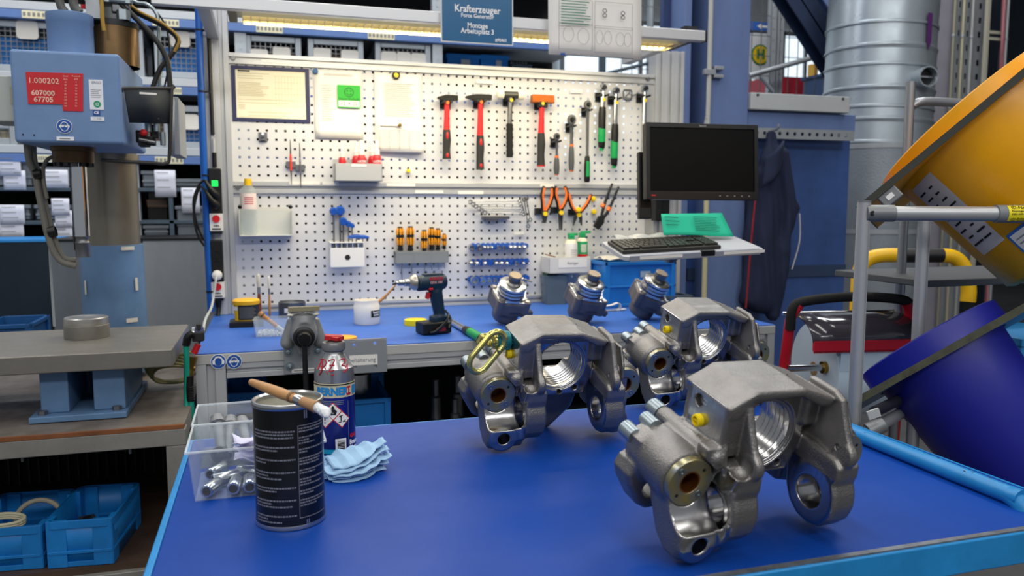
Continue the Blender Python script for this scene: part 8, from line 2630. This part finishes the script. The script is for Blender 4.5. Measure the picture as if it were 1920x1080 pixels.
for blk in range(8):
 for k in range(2 + (blk % 2)):
  a = vd + .27; end = vd + (1.2 if k == 0 else rnd.uniform(.5, 1.15))
  while a < end:
   wd = rnd.uniform(.03, .1)
   drum_patch(g, rp, a, min(a + wd, end), z - .0022, z, 2)
   a += wd + .018
  z -= .0043
 z -= .0052
put('small_print', g, pm, shell)
g = G()
for z0, z1 in ((.885, .95), (.02, .075)):
 for a0 in (.44, .50): drum_patch(g, rp, vd + a0, vd + a0 + .035, Hc * z0, Hc * z1, 1)
put('seam_mark', g, mat('seam silver', '#8f95ae', 0.3, 0.6), shell)
# brush across the rim
zr = Hc + .012
A_, B_ = PZ(470, 716, ZC + Hc + .028), PZ(612, 770, ZC + Hc + .008)
br = T('grease_brush', 'round wooden brush with white greasy bristles lying across the black can', 'brush', A_)
d = B_ - A_
uL = lambda k: d * k
put('handle', G().tube([uL(0), uL(.03), uL(.25), uL(.42), uL(.55), uL(.63)], [.0035, .0055, .0075, .0082, .0070, .0068], 16), mat('beech handle', '#b98a58', 0.5, var=.18, vs=25), br)
put('wire_band', G().tube([uL(.615), uL(.64), uL(.68), uL(.70)], [.0072, .0078, .0076, .0070], 16, smooth=0), steel, br)
put('twine', G().tube([uL(.545), uL(.575)], [.0080, .0080], 14, smooth=0), mat('twine dark', '#7a5a3a', 0.8), br)
put('bristle_root', G().tube([uL(.69), uL(.80), uL(.88)], [.0070, .0080, .0088], 14), mat('bristle tan', '#a9825c', 0.8, bump=.4, bs=400), br)
def f_blob(P):
 d_ = s_cap(P, (-8, 0, 0), (10, 0, -3), 6.5, 7.5)
 d_ = smin(d_, s_cap(P, (8, 3, -3), (16, -3, -5), 5.5, 4), 4)
 return d_ + .7 * np.sin(P[:, 0] * .7) * np.sin(P[:, 1] * .8 + 1) * np.sin(P[:, 2] * .75)
bv_, bf_ = field_mesh(f_blob, (-24, -18, -20), (32, 18, 16), 1.5)
put_field('greasy_tip', bv_, bf_, mat('white grease', '#e2e6ea', 0.5), br, loc=uL(.93), rot=(0, -math.asin(d.normalized().z), math.atan2(d.y, d.x)))
# ------------------------------------------------------------------ gas bottle
p = PZ(630, 842, ZC)
rg = 36.3 * pj(p)[2] / F_PX
gb = T('gas_bottle', 'silver and dark blue gas bottle with red scrawl and a red cap', 'gas bottle', V(p.x, p.y, ZC + .0003))
zz_ = lambda y: PY(630, y, p.y).z - ZC
zl0, zl1, zs_t, znk, ztp = zz_(738), zz_(712), zz_(700), zz_(668), zz_(640)
vg = math.atan2(CAM[1] - p.y, CAM[0] - p.x)
silverb = mat('bottle silver', '#b4b6ba', 0.3, 0.9, var=.15, vs=12, rvar=.08)
put('bottle', G().lathe([(0, .0), (rg * .93, .0), (rg, .006), (rg, zs_t), (rg * .97, zs_t + .014), (rg * .86, zz_(683)), (rg * .66, zz_(671)), (rg * .52, zz_(664)), (rg * .47, zz_(660)), (rg * .47, zz_(650)), (0, zz_(650))], 48), silverb, gb)
put('collar', G().lathe([(rg * .48, zz_(658)), (rg * .58, zz_(655)), (rg * .60, zz_(646)), (rg * .55, zz_(641)), (rg * .2, zz_(638)), (0, zz_(638))], 36), mat('collar alloy', '#8d8f90', 0.4, 0.7, var=.2, vs=30), gb)
put('red_cap', G().box((.0, 0, zz_(633)), (.034, .020, .010), (0, .08, vg + PI / 2)).box((.008, -.004, zz_(634)), (.014, .026, .008), (0, .1, vg + 1.0)), mat('cap red', '#b81c24', 0.45), gb, bev=.002)
navy = mat('bottle navy', '#101f86', 0.3, var=.35, vs=5, hex2='#0a1136', coat=.2)
bl = put('navy_label', G().lathe([(rg + .0006, .010), (rg + .0006, zl0)], 48), navy, gb)
put('cyan_base', G().lathe([(rg + .0008, .0015), (rg + .0008, .0105)], 48), mat('cyan band', '#18a0c0', 0.4), gb)
wl_ = put('cream_label', G().lathe([(rg + .0008, zl0), (rg + .0008, zl1)], 48), mat('label cream', '#cfc7a8', 0.6, var=.1, vs=30), gb)
zm = (zl0 + zl1) / 2
rq = rg + .0018
bt_m = mat('logo blue', '#1c86c8', 0.5)
txt('BERNER', .0205, (0, 0, zm - .002), bt_m, wl_, cyl=(rq, vg - .14), bold=.0011, sx=.92)
put('red_logo', drum_patch(G(), rq, vg + .60, vg + .84, zm - .0105, zm + .007, 4), redp, wl_)
txt('13', .012, (0, 0, zm - .002), mat('label cream', '#cfc7a8'), wl_, cyl=(rq + .0006, vg + .72), bold=.0006)
put('blue_logo', drum_patch(G(), rq, vg + .96, vg + 1.3, zm - .0105, zm + .007, 4), bt_m, wl_)
put('black_line', drum_patch(G(), rq, vg - 1.3, vg + 1.4, zl1 - .0035, zl1 - .0015, 24), inkd, wl_)
# hazard diamonds
def diamond(a, z, s, kind):
 r2 = rg + .0016
 def D(G_, k, rr):
  c = [(0, k), (k, 0), (0, -k), (-k, 0)]
  G_._add([V(rr * math.cos(a + x / rr), rr * math.sin(a + x / rr), z + y) for x, y in c], [(0, 3, 2, 1)])
 g = G(); D(g, s, r2); o = put('hazard_diamond', g, mat('hazard red', '#d02028', 0.5), bl)
 g = G(); D(g, s * .86, r2 + .0004); put('white_field', g, paper, o)
 g = G()
 rr = r2 + .0008
 if kind == '!':
  pts_ = [((-.0016, .008), (.0016, .008), (.001, -.002), (-.001, -.002)), ((-.0013, -.0045), (.0013, -.0045), (.0013, -.007), (-.0013, -.007))]
 elif kind == 'body':
  pts_ = [((-.004, .0075), (0, .0115), (.004, .0075), (0, .004)), ((-.008, .001), (-.003, .0045), (.003, .0045), (.008, .001), (.005, -.007), (-.005, -.007))]
 else:
  pts_ = [((-.007, -.006), (.008, -.006), (.008, -.0045), (-.007, -.0045)), ((-.003, -.004), (-.001, -.004), (-.001, .007), (-.003, .007)), ((-.006, .005), (.002, .007), (.001, .0085), (-.006, .007)), ((.002, -.003), (.008, -.001), (.006, -.0035))]
 for pl_ in pts_:
  g._add([V(rr * math.cos(a + x / rr), rr * math.sin(a + x / rr), z + y) for x, y in pl_], [tuple(range(len(pl_)))[::-1]])
 put('pictogram', g, inkd, o)
zc_ = zz_(766)
diamond(vg - .10, zc_ + .004, .0185, 'body')
diamond(vg + .32, zc_ - .0125, .0175, 'fish')
diamond(vg - .50, zc_ - .0125, .0175, '!')
g = G(); drum_patch(g, rg + .0014, vg - .02, vg + .52, zz_(847), zz_(813), 8)
bc = put('barcode_field', g, paper, bl)
g = G(); rnd = random.Random(12)
zb0, zb1 = zz_(844), zz_(816)
k = zb0
while k < zb1:
 w_ = rnd.choice((.0008, .0014, .002)); drum_patch(g, rg + .002, vg + .08, vg + .44, k, min(k + w_, zb1), 4); k += w_ + rnd.choice((.0008, .0014))
put('barcode', g, inkd, bc)
txt('Brenn', .0135, (0, 0, zz_(823)), signwhite, bl, cyl=(rg + .0014, vg + 1.05), bold=.0006, sx=.8)
txt('Netto', .0135, (0, 0, zz_(834)), signwhite, bl, cyl=(rg + .0014, vg + 1.05), bold=.0006, sx=.8)
txt('GAS', .010, (0, 0, zz_(811)), redp, bl, cyl=(rg + .0014, vg + .98), bold=.0006)
g = G(); drum_patch(g, rg + .0014, vg + .66, vg + .685, zz_(838), zz_(745), 1)
for k in range(3): drum_patch(g, rg + .0014, vg - .65, vg + .45, zz_(744) - .0035 * k, zz_(744) - .0035 * k + .0012, 10)
put('fine_print', g, mat('can print', '#7a7c86'), bl)
# hand written marks on the silver shoulder
pen = mat('red pen', '#b01e34', 0.6)
def shoulder_r(z):
 pr_ = [(zs_t, 1.0), (zs_t + .014, .97), (zz_(683), .86), (zz_(671), .66), (zz_(664), .52)]
 for (z0, r0), (z1, r1) in zip(pr_, pr_[1:]):
  if z0 <= z <= z1: return rg * (r0 + (r1 - r0) * (z - z0) / (z1 - z0)) + .0008
 return rg + .0008
def stroke(pts_px):
 out = []
 for x, y in pts_px:
  z = zz_(y); r2 = shoulder_r(z)
  dx = (x - 630) * pj(p)[2] / F_PX
  s_ = max(-.97, min(.97, dx / r2))
  a = vg + math.asin(s_)
  out.append(V(r2 * math.cos(a), r2 * math.sin(a), z))
 return out
g = G()
for st_px in ([(601, 687), (604, 680), (609, 672)], [(609, 672), (608, 687), (603, 697)], [(604, 672), (612, 670), (616, 675), (611, 682), (606, 682)], [(614, 684), (618, 694)], [(620, 672), (631, 670), (626, 680), (621, 689), (630, 687)], [(622, 679), (631, 679)], [(640, 672), (648, 670), (650, 676), (644, 680), (651, 683), (647, 692)], [(654, 680), (653, 688), (647, 693)], [(624, 696), (630, 695)]):
 g.tube(stroke(st_px), .0012, 5, smooth=3)
put('red_scrawl', g, pen, gb)
# ------------------------------------------------------------------ blue wipe
p = PZ(668, 896, ZC)
wp_ = T('blue_wipe', 'crumpled folded pale blue paper wipe beside the gas bottle', 'wipe', V(p.x, p.y + .03, ZC), rot=RAD(10))
wm = mat('wipe blue', '#9dc2e2', 0.9, bump=.25, bs=250)
def layer(k, x0, x1, z0, z1, dy, amp, ph):
 def f(u, v):
  taper = .35 + .65 * math.sin(PI * min(1, u * 1.1 + .12)) ** .6
  x = x0 + (x1 - x0) * u
  tri = abs((u * 4.3 + ph) % 1 - .5) - .25
  yv = (v - .5) * 2
  y = .050 * yv * taper + dy
  fold = tri * amp * 2.2 + (abs((u * 2.1 + v * 1.7 + ph) % 1 - .5) - .25) * amp * 1.4
  z = z0 + (z1 - z0) * u ** 1.4 + fold * (0.4 + .6 * v) + .006 * (1 - abs(yv)) ** .6 * taper
  return V(x, y, max(.001 + .0015 * k, z))
 return f
for k, a in enumerate(((-.050, .055, .001, .003, .0, .002, 0), (-.055, .062, .006, .014, .004, .006, .4), (-.048, .066, .010, .026, -.002, .007, .6), (-.058, .064, .014, .038, .006, .007, .1), (-.045, .060, .020, .049, .012, .006, .8))):
 put('fold', G().sheet(layer(k, *a), 26, 12), wm, wp_, solid=.0012, ang=14)
rnd = random.Random(9)
g = G()
for k in range(14):
 g.prism([(-.062 + rnd.uniform(-.004, .004), .004 + k * .0022), (-.05, .002 + k * .0022), (-.05, .006 + k * .0022)], -.02 + k * .003, -.017 + k * .003)
put('torn_edge', g, wm, wp_)
# ------------------------------------------------------------------ clear boxes with bushes
clr = glass('clear box plastic', '#dfe6ec', .05, .08)
A_, B_ = PZ(366, 941, ZC), PZ(480, 929, ZC)
wbx = .20
ang = math.atan2((B_ - A_).y, (B_ - A_).x)
def clear_box(label, o, w, d, h, rot, fl=.008):
 t = T('clear_box', label, 'box', o, rot=rot)
 g = G()
 a = [(0, 0), (w, 0), (w, d), (0, d)]
 b = [(-fl, -fl), (w + fl, -fl), (w + fl, d + fl), (-fl, d + fl)]
 vs = [V(x, y, 0) for x, y in a] + [V(x, y, h) for x, y in b]
 g._add(vs, [(0, 3, 2, 1)] + [(i, (i + 1) % 4, 4 + (i + 1) % 4, 4 + i) for i in range(4)])
 put('box_shell', g, clr, t, solid=.0018, bev=.0)
 g = G()
 c = [(x + (-.003 if x < 0 else .003), y + (-.003 if y < 0 else .003)) for x, y in b]
 for i in range(4):
  p0, p1 = V(*c[i], h), V(*c[(i + 1) % 4], h)
  g.tube([p0, p1], .0022, 8, smooth=0)
 put('box_rim', g, glass('clear rim plastic', '#eef2f5', .35, .1), t)
 return t
b1 = clear_box('clear plastic box of steel bushes at the front left of the cart', V(A_.x, A_.y, ZC + .0012), wbx, .150, .085, ang)
M1 = Matrix.Rotation(ang, 3, 'Z')
b2o = PZ(372, 874, ZC)
b2 = clear_box('clear plastic box of grey bolts behind the box of bushes', V(A_.x, A_.y, ZC + .0012) + M1 @ V(-.002, .172, .0), wbx + .01, .135, .085, ang)
zb = mat('bush zinc', '#c3c9cc', 0.24, 0.9)
def bush(i, loc, rot, label, r=.0108, L=.044):
 t = T('steel_bush', label, 'bush', V(A_.x, A_.y, ZC) + M1 @ V(*loc), Euler((rot[0], rot[1], rot[2] + ang)), group='steel bushes in the clear box')
 put('bush', G().lathe([(r * .68, 0), (r * .92, 0), (r, .0012), (r, L - .0012), (r * .92, L), (r * .68, L), (r * .68, 0)], 28, (0, 0, -L / 2)), zb, t)
 put('bore', G().lathe([(r * .67, .001), (r * .67, L - .001)], 24, (0, 0, -L / 2)), mat('bore brown', '#3c2618'), t)
for i, (loc, rot, lb) in enumerate((((.026, .020, .0155), (PI / 2, 0, RAD(-22)), 'steel bush at the front left corner of the clear box, open end showing'), ((.046, .062, .0155), (PI / 2, 0, RAD(-72)), 'steel bush lying lengthways across the left of the clear box'), ((.062, .022, .0155), (PI / 2, 0, RAD(-6)), 'left steel bush of the row of three facing the viewer'), ((.085, .022, .0155), (PI / 2, 0, RAD(2)), 'middle steel bush of the row of three facing the viewer'), ((.108, .022, .0155), (PI / 2, 0, RAD(8)), 'right steel bush of the row, half behind the black can'), ((.030, .105, .0155), (PI / 2, 0, RAD(-30)), 'steel bush lying at the back of the clear box'), ((.085, .085, .0155), (PI / 2, 0, RAD(60)), 'steel bush under the crumpled paper in the clear box'))):
 bush(i, loc, rot, lb)
gb_m = mat('bolt grey', '#8b8d90', 0.5, 0.5)
for i, (x, y, z, tx, tz, lb) in enumerate(((.030, .150 + .075, .050, RAD(-52), RAD(8), 'grey hollow bolt standing steepest at the left of the rear clear box'), (.048, .150 + .08, .045, RAD(-55), RAD(-4), 'second grey hollow bolt in the rear clear box, close behind the first'), (.076, .150 + .075, .044, RAD(-58), RAD(10), 'third grey hollow bolt leaning in the rear clear box'), (.102, .150 + .07, .040, RAD(-60), RAD(5), 'grey hollow bolt at the right of the rear clear box'))):
 t = T('hollow_bolt', lb, 'bolt', V(A_.x, A_.y, ZC) + M1 @ V(x, y, z), Euler((-tx * -1, 0, tz + ang)), group='grey bolts in the clear box')
 put('shank', G().lathe([(0, -.05), (.009, -.05), (.0095, -.048), (.0095, .025), (0, .025)], 20), gb_m, t)
 put('head', G().lathe([(.0095, .022), (.0145, .024), (.0145, .032), (.012, .034), (.0125, .040), (.010, .043), (0, .043)], 24), gb_m, t)
for i, (x, y, r, lb) in enumerate(((.036, .205, .016, 'dark grey sleeve lying at the left in the rear clear box, end showing'), (.090, .200, .015, 'dark grey sleeve lying in the middle of the rear clear box, end showing'))):
 t = T('grey_sleeve', lb, 'sleeve', V(A_.x, A_.y, ZC) + M1 @ V(x, y, .0195), Euler((PI / 2, 0, ang + RAD(-15))), group='grey sleeves in the clear box')
 put('sleeve', G().lathe([(r * .62, -.02), (r, -.02), (r, .02), (r * .62, .02), (r * .62, -.02)], 24), mat('sleeve dark', '#54565a', 0.5, 0.5), t)
 put('bore', G().lathe([(r * .61, -.019), (r * .61, .019)], 20), blackr, t)
pp_ = T('crumpled_paper', 'crumpled lilac white paper lying in the front clear box', 'paper', V(A_.x, A_.y, ZC) + M1 @ V(.098, .085, .034), rot=ang)
pm_ = mat('lilac paper', '#d6d4ee', 0.85)
for k in range(4):
 an = k * 1.1
 put('fold', G().sheet(lambda u, v: V((u - .5) * .075 * math.cos(an) - (v - .5) * .05 * math.sin(an), (u - .5) * .055 * math.sin(an) + (v - .5) * .05 * math.cos(an), .004 + .011 * k + .016 * abs(u - .5 + .3 * math.sin(v * 4 + k)) + .006 * math.sin(7 * u + 5 * v + k * 2)), 10, 8), pm_, pp_, solid=.0006, ang=20)
